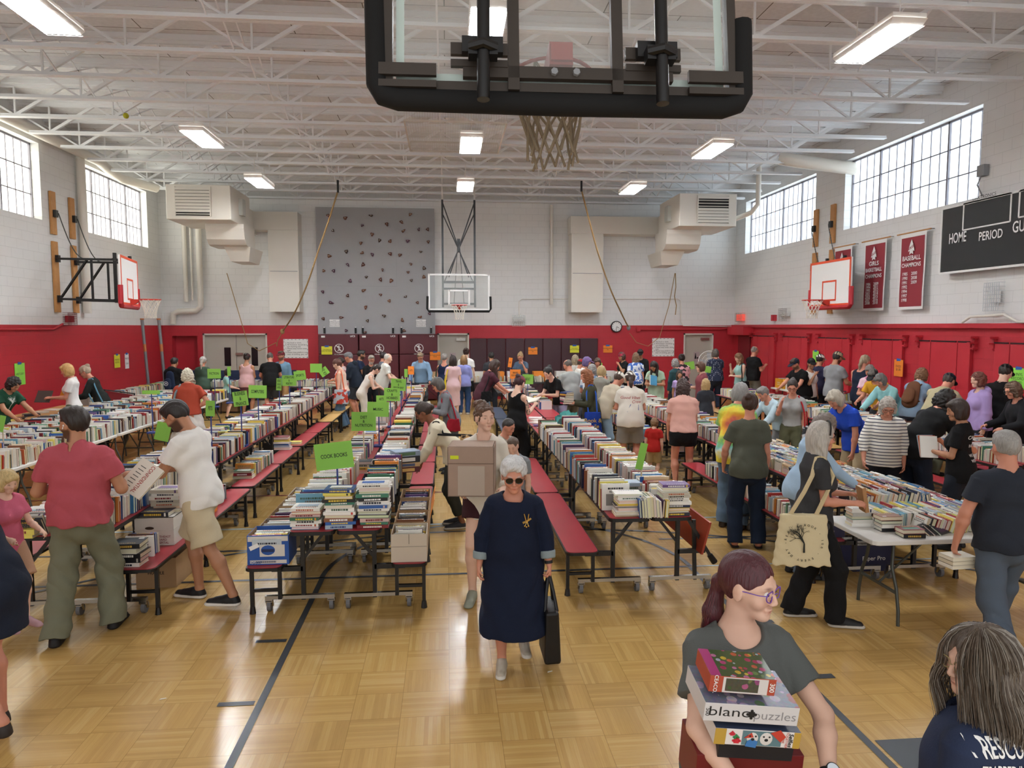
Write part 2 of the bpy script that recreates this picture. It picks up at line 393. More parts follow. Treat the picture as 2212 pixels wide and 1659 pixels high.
# ---------------- doors ----------------
DOORM=mat('bdb7ac',.5,name='door_paint'); DFR=mat('d6d1c8',.5,name='door_frame_paint'); DARKG=mat('1c1a1e',.2,name='dark_glass')
for i,(a,b,z0,z1) in enumerate(doors):
    mb=MB(); mb.b2((a+.05,YW+.1,0),(b-.05,YW+.145,z1-.05)); dr=struct('door_%d'%(i+1),mb,DOORM)
    mb=MB()
    for p,q in(((a,YW-.02,0),(a+.05,YW+.2,z1)),((b-.05,YW-.02,0),(b,YW+.2,z1)),((a,YW-.02,z1-.05),(b,YW+.2,z1))): mb.b2(p,q)
    mb.obj('door_frame',DFR,dr)
    mb=MB()
    if i==0:
        mb.b2((-6.775,YW+.095,0),(-6.765,YW+.1,z1-.05)); mb.obj('door_gap',BLACK,dr)
        for x in(-7.05,-6.2):
            m2=MB(); m2.b2((x-.1,YW+.09,1.15),(x+.1,YW+.1,1.75)); m2.obj('door_window',DARKG,dr)
        m2=MB(); m2.b2((-6.78,YW+.03,1.5),(-6.55,YW+.1,1.58)); m2.obj('door_handle',CHROME,dr)
    else:
        mb.b2((b-.42,YW+.04,1.95),(b-.12,YW+.1,2.04)); mb.obj('door_closer',CHROME,dr)
        mb=MB(); mb.b2((a+.4,YW+.092,1.2),(a+.6,YW+.1,1.55)); sg=mb.obj('restroom_sign',mat('b9a6a9',.5),dr)
        mb=MB(); x=a+.46; mb.sph((x,YW+.09,1.48),(.02,.003,.022)); mb.prism([(-.035,0),(.035,0),(.018,.13),(-.018,.13)],(x,YW+.088,1.32),(1,0,0),(0,0,1),(0,.003,0)); mb.cyl((x+.075,YW+.09,1.35),(x+.075,YW+.086,1.35),.03); mb.obj('sign_figure',INK,sg)
# ---------------- climbing wall, wall pads ----------------
mb=MB(); mb.b2((-4.13,YW-.14,2.18),(-.37,YW,6.22))
cw=tag(mb.obj('climbing_wall',mat('a9aaad',.75,bump=.15,bscale=90,var=.06,name='climbing_panel')),'tall grey textured climbing wall panel rising above the maroon pads','climbing wall')
mb=MB(); yy=YW-.142
mb.b2((-4.08,yy,3.72),(-1.6,yy+.003,3.725)); mb.b2((-1.6,yy,3.72),(-1.595,yy+.003,4.9)); mb.obj('panel_seam',GREY,cw)
mb=MB(); r_=random.Random(3)
for i in range(150): mb.box((-4.0+r_.random()*3.5,yy,2.4+r_.random()*3.7),(.007,.006,.007))
b_=mb.obj('bolt_holes',mat('6a6b6f'),cw); b_['kind']='stuff'
HOLD=[(668,417),(813,438),(1032,417),(1368,407),(958,500),(1167,490),(1292,472),(707,545),(1308,548),(1440,535),(1517,535),(1042,577),(1105,628),(1195,636),(1346,634),(1521,641),(946,652),(822,724),(957,736),(1044,750),(1196,743),(1279,754),(1458,725),(676,762),(833,836),(965,836),(1373,831),(1486,866),(629,888),(713,889),(1130,880),(1349,900),(992,941),(1484,941),(855,975),(1114,963),(1205,973),(1377,970),(969,1056),(620,1067),(833,1100),(1114,1093),(1328,1110),(1188,1145),(690,1160),(1429,1160),(987,1200),(1144,1273),(1450,1283),(1532,1253),(779,1287),(625,1297),(1003,1315),(1300,1310),(820,1398),(980,1415),(1315,1400)]
HC=['6a4238','7a5140','5a4a40','82583f','5f3a50']
for i,(hx,hy) in enumerate(HOLD):
    x,z=ony(540+hx/3.95,360+hy/3.95,YW-.16); r_=random.Random(i)
    mb=MB(); a=r_.random()*PI; n=9; vs=[];m=4
    sx=.042+.025*r_.random(); sz=.03+.025*r_.random()
    if 1040<hy<1300: sx*=.8; sz*=1.5
    vs=[]
    for k in range(m):
        s_=(1,.95,.7,.3)[k]; d=(0,.035,.06,.075)[k]
        for j in range(n):
            t=2*PI*j/n; q=1+.3*math.sin(3*t+i)+.15*r_.random()
            u=math.cos(t)*sx*q*s_; w=math.sin(t)*sz*q*s_
            vs.append((x+u*math.cos(a)-w*math.sin(a),YW-.14-d,z+u*math.sin(a)+w*math.cos(a)))
    fs=[(k*n+j,k*n+(j+1)%n,(k+1)*n+(j+1)%n,(k+1)*n+j) for k in range(m-1) for j in range(n)]+[tuple((m-1)*n+j for j in range(n))]
    mb.add(vs,[tuple(reversed(f)) for f in fs]); mb.mi=1; mb.cyl((x,YW-.21,z),(x,YW-.219,z),.014,n=7)
    zz='upper' if z>4.9 else ('middle' if z>3.5 else 'lower'); xx='left' if x<-2.9 else('centre' if x<-1.6 else 'right')
    tag(mb.obj('climbing_hold',[mat(HC[i%5],.7),mat('cfcac2')],smooth=True),'brown climbing hold, %s %s of the grey wall, %d cm up and %d cm across'%(zz,xx,z*100,(x+4.13)*100),'climbing hold',group='climbing holds')
# placards on climbing wall
def placard(name,label,cat,o,w,h,ax,mcol,lines,group=None,border=None,textm=INK,tape=None,ls=None,normal_off=.004,title=None):
    """flat sign centred at o, facing -Y unless ax given (ax=reading direction)"""
    ax=Vector(ax).normalized(); up=Vector((0,0,1)); n=ax.cross(up); o=Vector(o)
    mb=MB(); mb.prism([(-w/2,-h/2),(w/2,-h/2),(w/2,h/2),(-w/2,h/2)],o+n*normal_off,ax,up,-n*normal_off*1.0)
    s=tag(mb.obj(name,mcol),label,cat,group)
    if border:
        mb=MB(); k=int(w/.06)
        for i in range(k):
            for zz in(-h/2+.02,h/2-.02):
                c=o+n*(normal_off+.002)+ax*(-w/2+w*(i+.5)/k)+up*zz
                if i%2==0: mb.prism([(-.022,-.006),(.022,-.006),(.022,.006),(-.022,.006)],c,ax,up,-n*.001)
        k=int(h/.06)
        for i in range(k):
            for xx in(-w/2+.02,w/2-.02):
                c=o+n*(normal_off+.002)+ax*xx+up*(-h/2+h*(i+.5)/k)
                if i%2==0: mb.prism([(-.006,-.022),(.006,-.022),(.006,.022),(-.006,.022)],c,ax,up,-n*.001)
        mb.obj('dashed_border',border,s)
    if lines: lettering('\n'.join(lines),o+n*(normal_off+.001),ax,up,ls or h/(len(lines)*1.5),textm,s,width=None,align='CENTER' if not title else 'LEFT')if not title else lettering('\n'.join(lines),o+n*(normal_off+.001)-ax*(w/2-.06),ax,up,ls,textm,s,align='LEFT')
    if tape:
        mb=MB()
        for zz in tape:
            c=o+n*(normal_off+.003)+up*(h/2*zz)
            mb.prism([(-.07,-.03),(.06,-.026),(.07,.02),(-.06,.03)],c,ax,up,-n*.002)
        mb.obj('blue_tape',mat('2b5fae',.6),s)
    return s
RULES=["1. No food or drink.","2. All footwear should be a","   non-marking sole.","3. Please keep locker areas","   neat.","4. Please keep platform area","   clear of clothing, gear, etc."]
placard('rules_sign','large white rules poster on the red wall, left of the climbing wall mats','sign',(-4.87,YW-.01,1.71),.78,.62,(1,0,0),PURE,RULES,group='gym rules posters',border=INK,ls=.062,title=1)
placard('rules_sign','large white rules poster on the red wall, left of the right grey door','sign',(7.33,YW-.01,1.72),.77,.62,(1,0,0),PURE,RULES,group='gym rules posters',border=INK,ls=.062,title=1)
for x,nm in((-3.6,'left'),(-.83,'right')):
    placard('warning_placard','small white warning placard on the bottom %s of the climbing wall'%nm,'sign',(x,YW-.145,2.53),.32,.24,(1,0,0),PURE,['RULES','CLIMBING WALL RULES','No climbing without an','instructor present. Use','ropes at all times. Check','all knots and harness.'],ls=.034)
# maroon climbing mats
for i,(a,b) in enumerate(((-4.1,-2.83),(-2.81,-1.55),(-1.53,-.3))):
    t=thing('wall_mat','tall maroon vinyl mat with no climbing symbol, %s of the three below the climbing wall'%('left','middle','right')[i],'wall mat',((a+b)/2,YW-.3,0),0,'no climbing mats')
    w=b-a; mb=MB()
    for z0,z1 in((.05,1.52),(1.53,2.17)): mb.b2((-w/2+.005,-.05,z0),(w/2-.005,.28,z1))
    mb.obj('mat_panel',MAROON,t,bevel=.02)
    lettering('UCS',(w/2-.18,-.052,2.11),(1,0,0),(0,0,1),.085,PURE,t,bold=.02,name='logo_lettering')
    mb=MB(); mb.b2((-w/2+.1,-.053,2.07),(-w/2+.22,-.051,2.13)); mb.obj('white_label',PURE,t)
    cx=.02; cz=1.72
    mb=MB(); mb.tube([(cx+.135*math.cos(k*PI/16),-.056,cz+.135*math.sin(k*PI/16)) for k in range(32)],.011,n=6,close=True)
    mb.bar((cx-.095,-.056,cz+.095),(cx+.095,-.056,cz-.095),.02,.02,up=(0,1,0))
    mb.sph((cx,-.056,cz+.08),(.022,.005,.022)); 
    for p,q in(((0,.05),(0,-.02)),((0,-.02),(-.04,-.09)),((0,-.02),(.04,-.09)),((0,.04),(-.05,.08)),((0,.04),(.055,.02))):
        mb.bar((cx+p[0],-.056,cz+p[1]),(cx+q[0],-.056,cz+q[1]),.022,.008,up=(0,1,0))
    mb.obj('no_climbing_symbol',PURE,t)
    lettering('NO CLIMBING',(cx,-.052,cz-.19),(1,0,0),(0,0,1),.05,PURE,t,bold=.01)
for i,x in enumerate((-3.92,-2.93,-2.7,-1.73,-1.46,-.5)):
    mb=MB(); mb.cyl((x,YW-.19,2.2),(x,YW-.19,2.38),.03); mb.mi=1; mb.cyl((x,YW-.19,2.38),(x,YW-.19,2.41),.026)
    tag(mb.obj('strap_post',[BLACK,PURE]),'black strap post with white cap atop the maroon mats, %s from the left'%ordn[i].replace('nearest','first'),'post',group='strap posts')
ex=[-1.0,.79]+[1.42,2.04,2.67,3.29,3.92,4.54,5.08]
ex=[.76,1.33,1.95,2.58,3.2,3.82,4.45,5.07]
for i,(a,b) in enumerate(zip(ex,ex[1:])):
    mb=MB(); mb.b2((a+.008,YW-.07,.1),(b-.008,YW-.005,2.03))
    tag(mb.obj('wall_pad',DMAR,bevel=.015),'dark maroon wall pad right of the middle door, %s from the door'%ordn[i].replace('nearest','first'),'wall pad',group='dark maroon wall pads')
# paper signs on walls
def wallpx(px,py,y=None,x=None):
    if y is not None: a,z=ony(px,py,y); return (a,y,z)
    a,z=onx(px,py,x); return (x,a,z)
YEL=mat('e3e340',.7); GRN=mat('8fdc4f',.7,name='green_paper'); ORG=mat('f08a2c',.7,name='orange_paper')
for lb,p,y,col,ls_,wd in (('yellow paper notice taped on the left maroon mat',(706,757),YW-.37,YEL,['CHILDREN &','BOOKS AS MARKED'],.34),
  ('orange paper notice taped to the right edge of the maroon mats',(940,769),YW-.37,ORG,['FEATURED BOOKS','$2.00'],.34),
  ('orange paper notice taped on the dark maroon wall pads',(1151,758),YW-.09,ORG,['CHILDRENS BOOKS','50c'],.31),
  ('yellow paper notice taped on the dark maroon wall pads',(1241,754),YW-.09,YEL,['CHILDREN','BOOKS AS MARKED'],.31),
  ('orange paper notice taped on the red wall right of the dark pads',(1313,754),YW-.02,ORG,['CHILDRENS BOOKS','50c'],.31)):
    placard('paper_notice',lb,'sign',wallpx(p[0],p[1],y=y),wd,wd*.78,(1,0,0),col,ls_,tape=(1,),ls=.045)
for lb,p,col,ls_,w,h in (('green paper notice taped on the red left wall above the curly haired man',(43,808),GRN,['HISTORY'],.36,.46),
  ('yellow paper notice taped on the red left wall',(253,780),YEL,['MARKED','BOOKS'],.34,.36),
  ('white paper notice taped on the red left wall beside the yellow one',(274,780),PURE,['PRICES','','CASH'],.24,.42)):
    placard('paper_notice',lb,'sign',wallpx(p[0],p[1],x=XL+.01),w,h,(0,1,0),col,ls_,tape=(1,),ls=.07)
for lb,p,col,ls_,w,h in (('orange paper notice taped on the red right wall',(1941,795),ORG,['DVDS','$1.00'],.3,.36),
  ('green paper notice for vinyl records on the red right wall',(2200,818),GRN,['VINYL','RECORDS','$2.00'],.42,.36),
  ('small green paper notice behind the white cap on the right wall',(1762,770),GRN,['CDS'],.3,.3)):
    placard('paper_notice',lb,'sign',wallpx(p[0],p[1],x=XR-.1),w,h,(0,-1,0),col,ls_,tape=(1,),ls=.07)
# ---------------- HVAC ----------------
def hvac(sx,label,louv,ct):
    # sx=-1 left, +1 right ; front face at Y=20
    t=thing('unit_heater',label,'heater',(0,0,0))
    x0,x1=(-7.42,-5.75) if sx<0 else (6.62,8.3); z0,z1=5.28,6.2
    mb=MB(); mb.b2((x0,20,z0),(x1,21.9,z1)); mb.obj('cabinet',CREAM,t,bevel=.02)
    la,lb_=louv; mb=MB(); mb.b2((la,19.985,5.38),(lb_,19.995,6.12)); mb.obj('grille_opening',mat('1a1512',.7),t)
    mb=MB()
    for i in range(9):
        z=5.42+.083*i
        tl=.3 if (i<1 and sx<0) or (5<=i<=7 and sx>0) else 1.25
        mb.bar((la,19.97,z),(lb_,19.97,z),.012,.075 if tl>1 else .02,up=(0,.3,1))
    mb.bar((la,19.98,5.36),(la,19.98,6.14),.03,.03);mb.bar((lb_,19.98,5.36),(lb_,19.98,6.14),.03,.03)
    mb.obj('louvres',CREAM,t)
    # curved transition underneath
    xa,xb=(x0+.75,x1+.12) if sx<0 else (x0-.12,x1-.75)
    prof=[(20.75,z0),(20.75,z0-.12),(20.78,z0-.2),(20.84,z0-.42),(21.0,z0-.55),(21.15,z0-.58),(21.9,z0-.58),(21.9,z0)]
    mb=MB(); mb.prism([(p[0]-20,p[1]) for p in prof],(xa,20,0),(0,1,0),(0,0,1),(xb-xa,0,0)); mb.obj('curved_plenum',CREAM,t)
    mb=MB(); a2=(xa+.35,xb+.05) if sx<0 else (xa-.05,xb-.35)
    mb.add([(a2[0],21.2,z0-.58),(a2[1],21.2,z0-.58),(a2[1],22.6,z0-.58),(a2[0],22.6,z0-.58),(a2[0]+.12,21.45,z0-.98),(a2[1]-.12,21.45,z0-.98),(a2[1]-.12,22.6,z0-.98),(a2[0]+.12,22.6,z0-.98)],[(3,2,1,0),(0,1,5,4),(1,2,6,5),(2,3,7,6),(3,0,4,7),(4,5,6,7)]); mb.obj('outlet_hood',CREAM,t)
    c=x1+.05 if sx<0 else x0-.05
    mb=MB(); mb.box((c,20.9,5.75),(.12,.3,.45)); mb.obj('control_box',mat('c9ccc6',.4),t)
    # horizontal + vertical ducts on the back wall
    if sx<0: hx=(-7.0,-4.6);vx=(-5.52,-4.6)
    else: hx=(4.02,7.0); vx=(4.05,5.1)
    mb=MB(); mb.b2((hx[0],23.0,5.42),(hx[1],YW,5.98)); mb.b2((x0+.3,21.9,5.3),(x1-.2,23.4,6.0)); mb.obj('horizontal_duct',CREAM,t,bevel=.008)
    mb=MB(); mb.b2((vx[0],23.0,2.88),(vx[1],YW,5.42)); mb.obj('vertical_duct',CREAM,t,bevel=.01)
    mb=MB(); mb.b2((vx[0]+.04,22.99,4.14),(vx[1]-.04,23.0,4.155)); mb.obj('duct_seam',GREY,t)
    return t
hvac(-1,'large white heater cabinet with louvres and ducts below the roof, left of the climbing wall','',None) if 0 else hvac(-1,'large cream heater cabinet with louvres and ducts hung left of the climbing wall',(-7.18,-6.27),0)
hvac(1,'large cream heater cabinet with dark louvre opening and ducts hung near the right wall',(7.15,8.07),0)
# pipes on walls
def pipe(name,label,pts,r,m=CREAM,cat='pipe',group=None): mb=MB(); mb.tube(pts,r,n=10); return tag(mb.obj(name,m,smooth=True),label,cat,group)
pipe('drain_pipe','long thick cream pipe running along the top of the left wall above the windows',[(XL+.2,YB,6.62),(XL+.2,19.4,6.62),(XL+.25,19.8,6.5),(XL+.4,20.2,6.35),(XL+.9,21.2,6.3)],.12)
pipe('drain_pipe','cream vertical pipe on the back wall left of the double door, bending at its foot',[(-7.75,YW-.15,6.4),(-7.75,YW-.15,3.4),(-7.75,YW-.15,3.05),(-7.9,YW-.15,2.92),(-8.45,YW-.15,2.9),(-8.6,YW-.15,2.82),(-8.62,YW-.15,2.5)],.09)
pipe('drain_pipe','cream vertical pipe pair member in the left back corner',[(-8.2,YW-.12,6.3),(-8.2,YW-.12,3.2)],.07)
pipe('conduit','thin cream conduit in the left back corner beside the thicker pipe',[(-8.02,YW-.08,6.3),(-8.02,YW-.08,3.25)],.03)
pipe('drain_pipe','white vertical pipe on the back wall between glass backboard and right duct',[(3.47,YW-.12,6.4),(3.47,YW-.12,3.15)],.055)
pipe('drain_pipe','thick cream pipe on the left wall behind the side backboard brackets',[(XL+.12,18.62,6.5),(XL+.12,18.62,2.75)],.1)
pipe('vent_pipe','wide white flue pipe leaving the roof steel through the right wall',[(8.3,17.4,6.6),(8.6,17.2,6.5),(XR+.3,17.0,6.28)],.16)
pipe('vent_pipe','white pipe dropping through the roof beside the right heater and bending to the wall',[(8.75,19.6,6.9),(8.75,19.6,5.85),(8.65,19.8,5.65),(8.3,20.6,5.5)],.07)
pipe('conduit','thin white conduit looping on the back wall above the right rules poster',[(2.4,YW-.03,2.75),(2.4,YW-.03,3.25),(2.5,YW-.03,3.33),(7.8,YW-.03,3.36),(7.9,YW-.03,3.3),(7.92,YW-.03,2.6),(8.0,YW-.03,2.45),(XR-.1,YW-.03,2.42)],.012)
pipe('conduit','long red conduit on the back wall above the right rules poster',[(6.5,YW-.04,2.32),(9.3,YW-.04,2.33),(XR-.1,YW-.04,2.38)],.03,RED)
mb=MB(); mb.box((6.45,YW-.05,2.32),(.12,.1,.13)); tag(mb.obj('junction_box',RED),'small red junction box on the back wall left end of the red conduit','box')
pipe('conduit','thin red conduit along the top of the red band on the left wall',[(XL+.04,YB,2.38),(XL+.04,17.2,2.36),(XL+.04,17.6,2.48)],.025,RED)
pipe('conduit','white conduit rising over the right wall near the scoreboard',[(XR-.12,YB,2.53),(XR-.12,11.3,2.5),(XR-.12,11.6,2.63),(XR-.12,12.4,2.6),(XR-.12,12.6,2.5)],.025)
# cages with horns / emergency gear
def cage(label,c,w,h,ax,mcol,inner,im):
    t=thing('wire_guard_cage',label,'wire guard',c); ax=Vector(ax); n=ax.cross(Vector((0,0,1)))
    mb=MB(); k=7
    for i in range(k+1):
        u=-w/2+w*i/k; mb.bar(ax*u+n*.12+Vector((0,0,-h/2)),ax*u+n*.12+Vector((0,0,h/2)),.008)
        z=-h/2+h*i/k; mb.bar(ax*(-w/2)+n*.12+Vector((0,0,z)),ax*(w/2)+n*.12+Vector((0,0,z)),.008)
        for s in(-1,1): mb.bar(ax*(s*w/2)+Vector((0,0,z)),ax*(s*w/2)+n*.12+Vector((0,0,z)),.008)
    mb.obj('wire_mesh',mcol,t)
    mb=MB(); mb.box(n*.05,(inner[0]*(abs(ax.x)+.4),inner[0]*(abs(ax.y)+.4),inner[1])); mb.obj('alarm_unit',im,t,bevel=.01)
cage('red wire cage over a red alarm horn on the left wall below the side backboard',(XL,17.9,2.6),.4,.3,(0,1,0),mat('7d2a30'),(.2,.16),mat('b32430'))
cage('wire cage over a white horn on the back wall right of the glass backboard',(2.38,YW,2.62),.42,.36,(1,0,0),CHROME,(.25,.07),PURE)
cage('wire cage over a red exit light in the right back corner',(XR-.02,22.9,2.72),.5,.3,(0,-1,0),CHROME,(.3,.22),mat('ff5a4a',emit=.15))
cage('wire cage with white emergency fitting on the right wall left of the side backboard',(XR-.02,19.8,2.76),.5,.36,(0,-1,0),CHROME,(.3,.1),PURE)
cage('clear guard over a wall thermostat on the right wall below the scoreboard',(XR-.02,11.9,2.95),.35,.5,(0,-1,0),mat('cfd4d8',.2),(.16,.2),PURE)
mb=MB(); mb.box((XR-.06,20.5,2.68),(.12,.14,.18)); tag(mb.obj('alarm_horn',RED),'small dark red alarm horn on the right wall beside the wire cage','alarm')
mb=MB(); mb.box((XR-.055,12.36,5.25),(.1,.18,.2)); mb.tube([(XR-.08,12.36,5.15),(XR-.12,12.4,5.0),(XR-.04,12.36,4.8)],.012); tag(mb.obj('outlet_box',GREY),'grey outlet box with a hanging cord at the right window corner','outlet')
# clock
t=thing('wall_clock','round black rimmed wall clock on the red band of the back wall','clock',(5.69,YW-.06,2.42))
mb=MB(); mb.cyl((0,.05,0),(0,-.03,0),.19,n=28); mb.obj('clock_rim',BLACK,t,smooth=True)
mb=MB(); mb.cyl((0,-.03,0),(0,-.034,0),.16,n=28); mb.obj('clock_face',PURE,t)
mb=MB()
for k in range(12): a=k*PI/6; mb.bar((.125*math.sin(a),-.036,.125*math.cos(a)),(.15*math.sin(a),-.036,.15*math.cos(a)),.014,.003,up=(0,1,0))
mb.obj('hour_marks',INK,t)
for nm,L_,a,w in(('hour_hand',.085,2.1,.014),('minute_hand',.13,3.14*1.05,.01)):
    mb=MB(); mb.bar((0,-.04,0),(L_*math.sin(a),-.04,L_*math.cos(a)),w,.003,up=(0,1,0)); mb.obj(nm,INK,t)
# ---------------- ropes ----------------
ROPE=mat('a88a5c',.9,bump=.8,bscale=120,name='manila')
def rope(label,pts,r0,knot):
    mb=MB(); N=220; P_=[]
    def bez(t):
        n=len(pts)-1; i=min(int(t*n),n-1); u=t*n-i
        p0,p1,p2,p3=[Vector(pts[max(0,min(n,i+k))]) for k in(-1,0,1,2)]
        return .5*((2*p1)+(p2-p0)*u+(2*p0-5*p1+4*p2-p3)*u*u+(3*p1-p0-3*p2+p3)*u**3)
    t_=thing('climbing_rope',label,'rope',tuple(pts[0]))
    o=Vector(pts[0])
    for ph in(0,2.1,4.2):
        q=[]
        for i in range(N+1):
            p=bez(i/N)-o; a=i*1.1+ph; q.append(p+Vector((math.cos(a)*r0*.55,math.sin(a)*r0*.55,0)))
        mb.tube(q,r0*.62,n=6)
    mb.obj('twisted_strands',ROPE,t_,smooth=True)
    mb=MB(); mb.sph(Vector(pts[-1])-o,(.07,.07,.09)); mb.obj('end_knot',ROPE if knot else GREY,t_,smooth=True)
    mb=MB(); mb.cyl((0,0,-.05),(0,0,.28),.03); mb.obj('ceiling_swivel',BLACK,t_)
Pl=[(*ony(730,402,20.0),),]
def rp(px,py,y): a,z=ony(px,py,y); return (a,y,z)
rope('thick climbing rope tied back from the roof to the left, hanging before the climbing wall',[rp(730,412,20.0),rp(712,470,20.2),rp(690,535,20.5),rp(662,618,21),rp(634,680,21.8),rp(610,716,22.8)],.022,1)
rope('thick climbing rope tied back from the roof to the right, ending above the red band',[rp(1256,410,20.0),rp(1270,465,20.2),rp(1290,540,20.6),rp(1316,618,21.3),rp(1340,672,22.2),rp(1358,708,22.9)],.022,0)
pipe('tie_cord','thin cord looping from the left climbing rope knot toward the double door',[rp(610,718,22.8),rp(600,735,22.9),rp(598,748,23.0),rp(597,740,23.0),rp(560,758,23.2),rp(535,742,23.3),rp(505,640,23.3),rp(490,590,23.3)],.012,ROPE,'cord')
pipe('tie_cord','thin cord looping from the right climbing rope to the heater hood',[rp(1360,720,22.9),rp(1375,740,23),rp(1400,748,23.1),rp(1425,728,23.2),rp(1445,660,23.3),rp(1458,590,23.3)],.012,ROPE,'cord')
pipe('tie_cord','knotted thin cord hanging under the right heater hood',[rp(1459,590,23.2),rp(1460,620,23.2),rp(1457,640,23.2),rp(1461,660,23.2),rp(1459,680,23.2)],.015,ROPE,'cord')
# ---------------- banners ----------------
BRED=mat('8f2a35',.7,bump=.1,bscale=6,name='banner_cloth')
def banner(y0,y1,lines,label,yrs):
    z0,z1=2.78,4.38; w=y0-y1; yc=(y0+y1)/2; x=XR-.12
    t=thing('championship_banner',label,'banner',(x,yc,z0),0,'championship banners')
    n=10
    def sheet(m,hw,za,zb,off):
        vs=[];fs=[]
        for i in range(n+1):
            for k in range(7):
                zz=za+(zb-za)*i/n; yy=-hw+2*hw*k/6
                vs.append((-off-.008*math.sin(i*.7)*(1-i/n)-.014*(1-i/n)*((k/6)**2),-yy,zz-z0+(.02*math.cos(k) if 0 else 0)))
        for i in range(n):
            for k in range(6): a=i*7+k; fs.append((a,a+7,a+8,a+1))
        m.add(vs,fs); return m
    mb=sheet(MB(),w/2,z0,z1,0); mb.obj('white_border_cloth',PURE,t)
    mb=sheet(MB(),w/2-.045,z0+.06,z1-.1,.006); mb.obj('red_cloth',BRED,t)
    mb=MB(); mb.cyl((0,-w/2-.12,z1-z0),(0,w/2+.12,z1-z0),.015); mb.obj('hanging_rod',WOOD,t)
    for y_ in(-w/2-.06,w/2+.06): mb=MB(); mb.cyl((0,y_,z1-z0+.01),(.118,y_,z1-z0+.01),.01); mb.obj('wall_hook',GREY,t)
    ax=(0,-1,0); up=(0,0,1)
    def tx(s,z,size,yo=0,**k):
        zz=z/(z1-z0); off=.05+.02+.035
        lettering(s,(-.036,-yo-.015,z),ax,up,size,PURE,t,**k)
    # arrowhead emblem
    mb=MB(); cz=1.28
    mb.prism([(0,.17),(.075,.02),(.1,-.08),(.05,-.06),(.06,-.14),(0,-.11),(-.06,-.14),(-.05,-.06),(-.1,-.08),(-.075,.02)],(-.034,0,cz),(0,-1,0),(0,0,1),(.003,0,0)); mb.obj('arrowhead_emblem',PURE,t)
    lettering('WAVES',(-.038,0,cz-.0),(0,-1,.35),(0,.35,1),.085,BRED,t,bold=.02)
    z=1.06
    for ln in lines: tx(ln,z,.135 if len(ln)<9 else .12,bold=.015,width=min(w-.22,.072*len(ln))); z-=.14
    z-=.04; c1,c2=yrs; N_=max(len(c1),len(c2)); st=(z-.12)/(N_-.2)
    for i,s in enumerate(c1): tx(s,z-i*st,.095,yo=-.19 if w>.5 else -.1,bold=.01)
    for i,s in enumerate(c2): tx(s,z-i*st,.095,yo=.11,bold=.01)
banner(14.55,13.72,['BASEBALL','CHAMPIONS'],'dark red baseball champions banner next to the scoreboard',(['1985','1990','1991','1992','1994','1997','1998'],['2000','2008','2009']))
banner(15.86,15.03,['GIRLS','BASKETBALL','CHAMPIONS'],'dark red girls basketball champions banner, middle of three on the right wall',(['1986','1994','1995','2001','2003','2007','2008'],['2009','2011','2012','2014','2015','2016','2018']))
banner(17.15,16.38,['BOYS','BASKETBALL','CHAMPIONS'],'dark red champions banner partly hidden behind the right side backboard',(['1985','1988','1990','1996','1999'],['2001','2003','2005','2007','2009']))
# ---------------- scoreboard ----------------
t=thing('scoreboard','large black scoreboard with white lettering on the right wall','scoreboard',(XR-.12,11.4,3.45))
mb=MB(); mb.b2((-.08,-1.6,0),(.105,1.78,1.24)); mb.obj('cabinet',mat('141415',.6),t,bevel=.02)
mb=MB()
def rect(y0,y1,z0,z1,w=.025):
    for p,q in(((y0,z0),(y1,z0)),((y1,z0),(y1,z1)),((y1,z1),(y0,z1)),((y0,z1),(y0,z0))): mb.bar((-.085,p[0],p[1]),(-.085,q[0],q[1]),w,.01,up=(1,0,0))
rect(-1.6,1.78,.0,1.24,.04); rect(.08,1.2,.76,1.24); rect(-1.35,-.1,.8,1.24); mb.obj('white_outline',PURE,t)
for s,y,z,sz in(('HOME',1.32,.63,.27),('PERIOD',.5,.58,.22),('GUEST',-.27,.64,.27)): lettering(s,(-.092,y,z),(0,-1,0),(0,0,1),sz,PURE,t,bold=.012,width=.13*len(s)*sz/.25*.8)
lettering('DAKTRONICS',(-.05,.75,1.3),(0,-1,0),(0,0,1),.09,INK,t)
# folding wall tables (stowed) & brackets on right wall
for i,(ya,yb) in enumerate(((21.96,20.36),(19.93,18.4),(17.94,16.36),(15.94,14.36),(13.92,12.37),(11.9,10.3),(9.9,8.3))):
    t=thing('stowed_wall_table','red fold-away table recess in the right wall, %s from the back corner'%ordn[i].replace('nearest','first'),'wall unit',(XR,(ya+yb)/2,0),0,'stowed wall tables')
    h=(ya-yb)/2
    for s in(-1,1):
        mb=MB(); mb.b2((-.06,s*h-.03,1.98),(0,s*h+.03,2.24)); mb.b2((-.16,s*h-.06,2.2),(0,s*h+.06,2.24)); mb.b2((-.16,s*h-.04,2.1),(0,s*h+.04,2.13)); mb.b2((-.09,s*h-.04,2.0),(0,s*h+.04,2.03)); mb.obj('bracket',RED,t)
    mb=MB()
    for a,b in((-h*.92,-h*.52),(-h*.46,h*.46),(h*.52,h*.92)): mb.b2((-.085,a,2.12),(-.07,b,2.145))
    mb.obj('slot_gap',BLACK,t)
    mb=MB()
    for a,b in((-h*.92,-h*.5),(-h*.48,h*.48),(h*.5,h*.92)): mb.b2((-.07,a,.05),(0,b,2.11))
    mb.obj('door_panels',RED,t,bevel=.006)
# red recess (dark doorway) in right corner
mb=MB(); mb.b2((XR-.05,22.2,.0),(XR-.02,23.1,2.1)); struct('door_4',mb,mat('7c1c26',.5))
mb=MB(); mb.b2((XR-.35,22.0,2.15),(XR,23.3,2.42)); struct('trim_2',mb,RED)
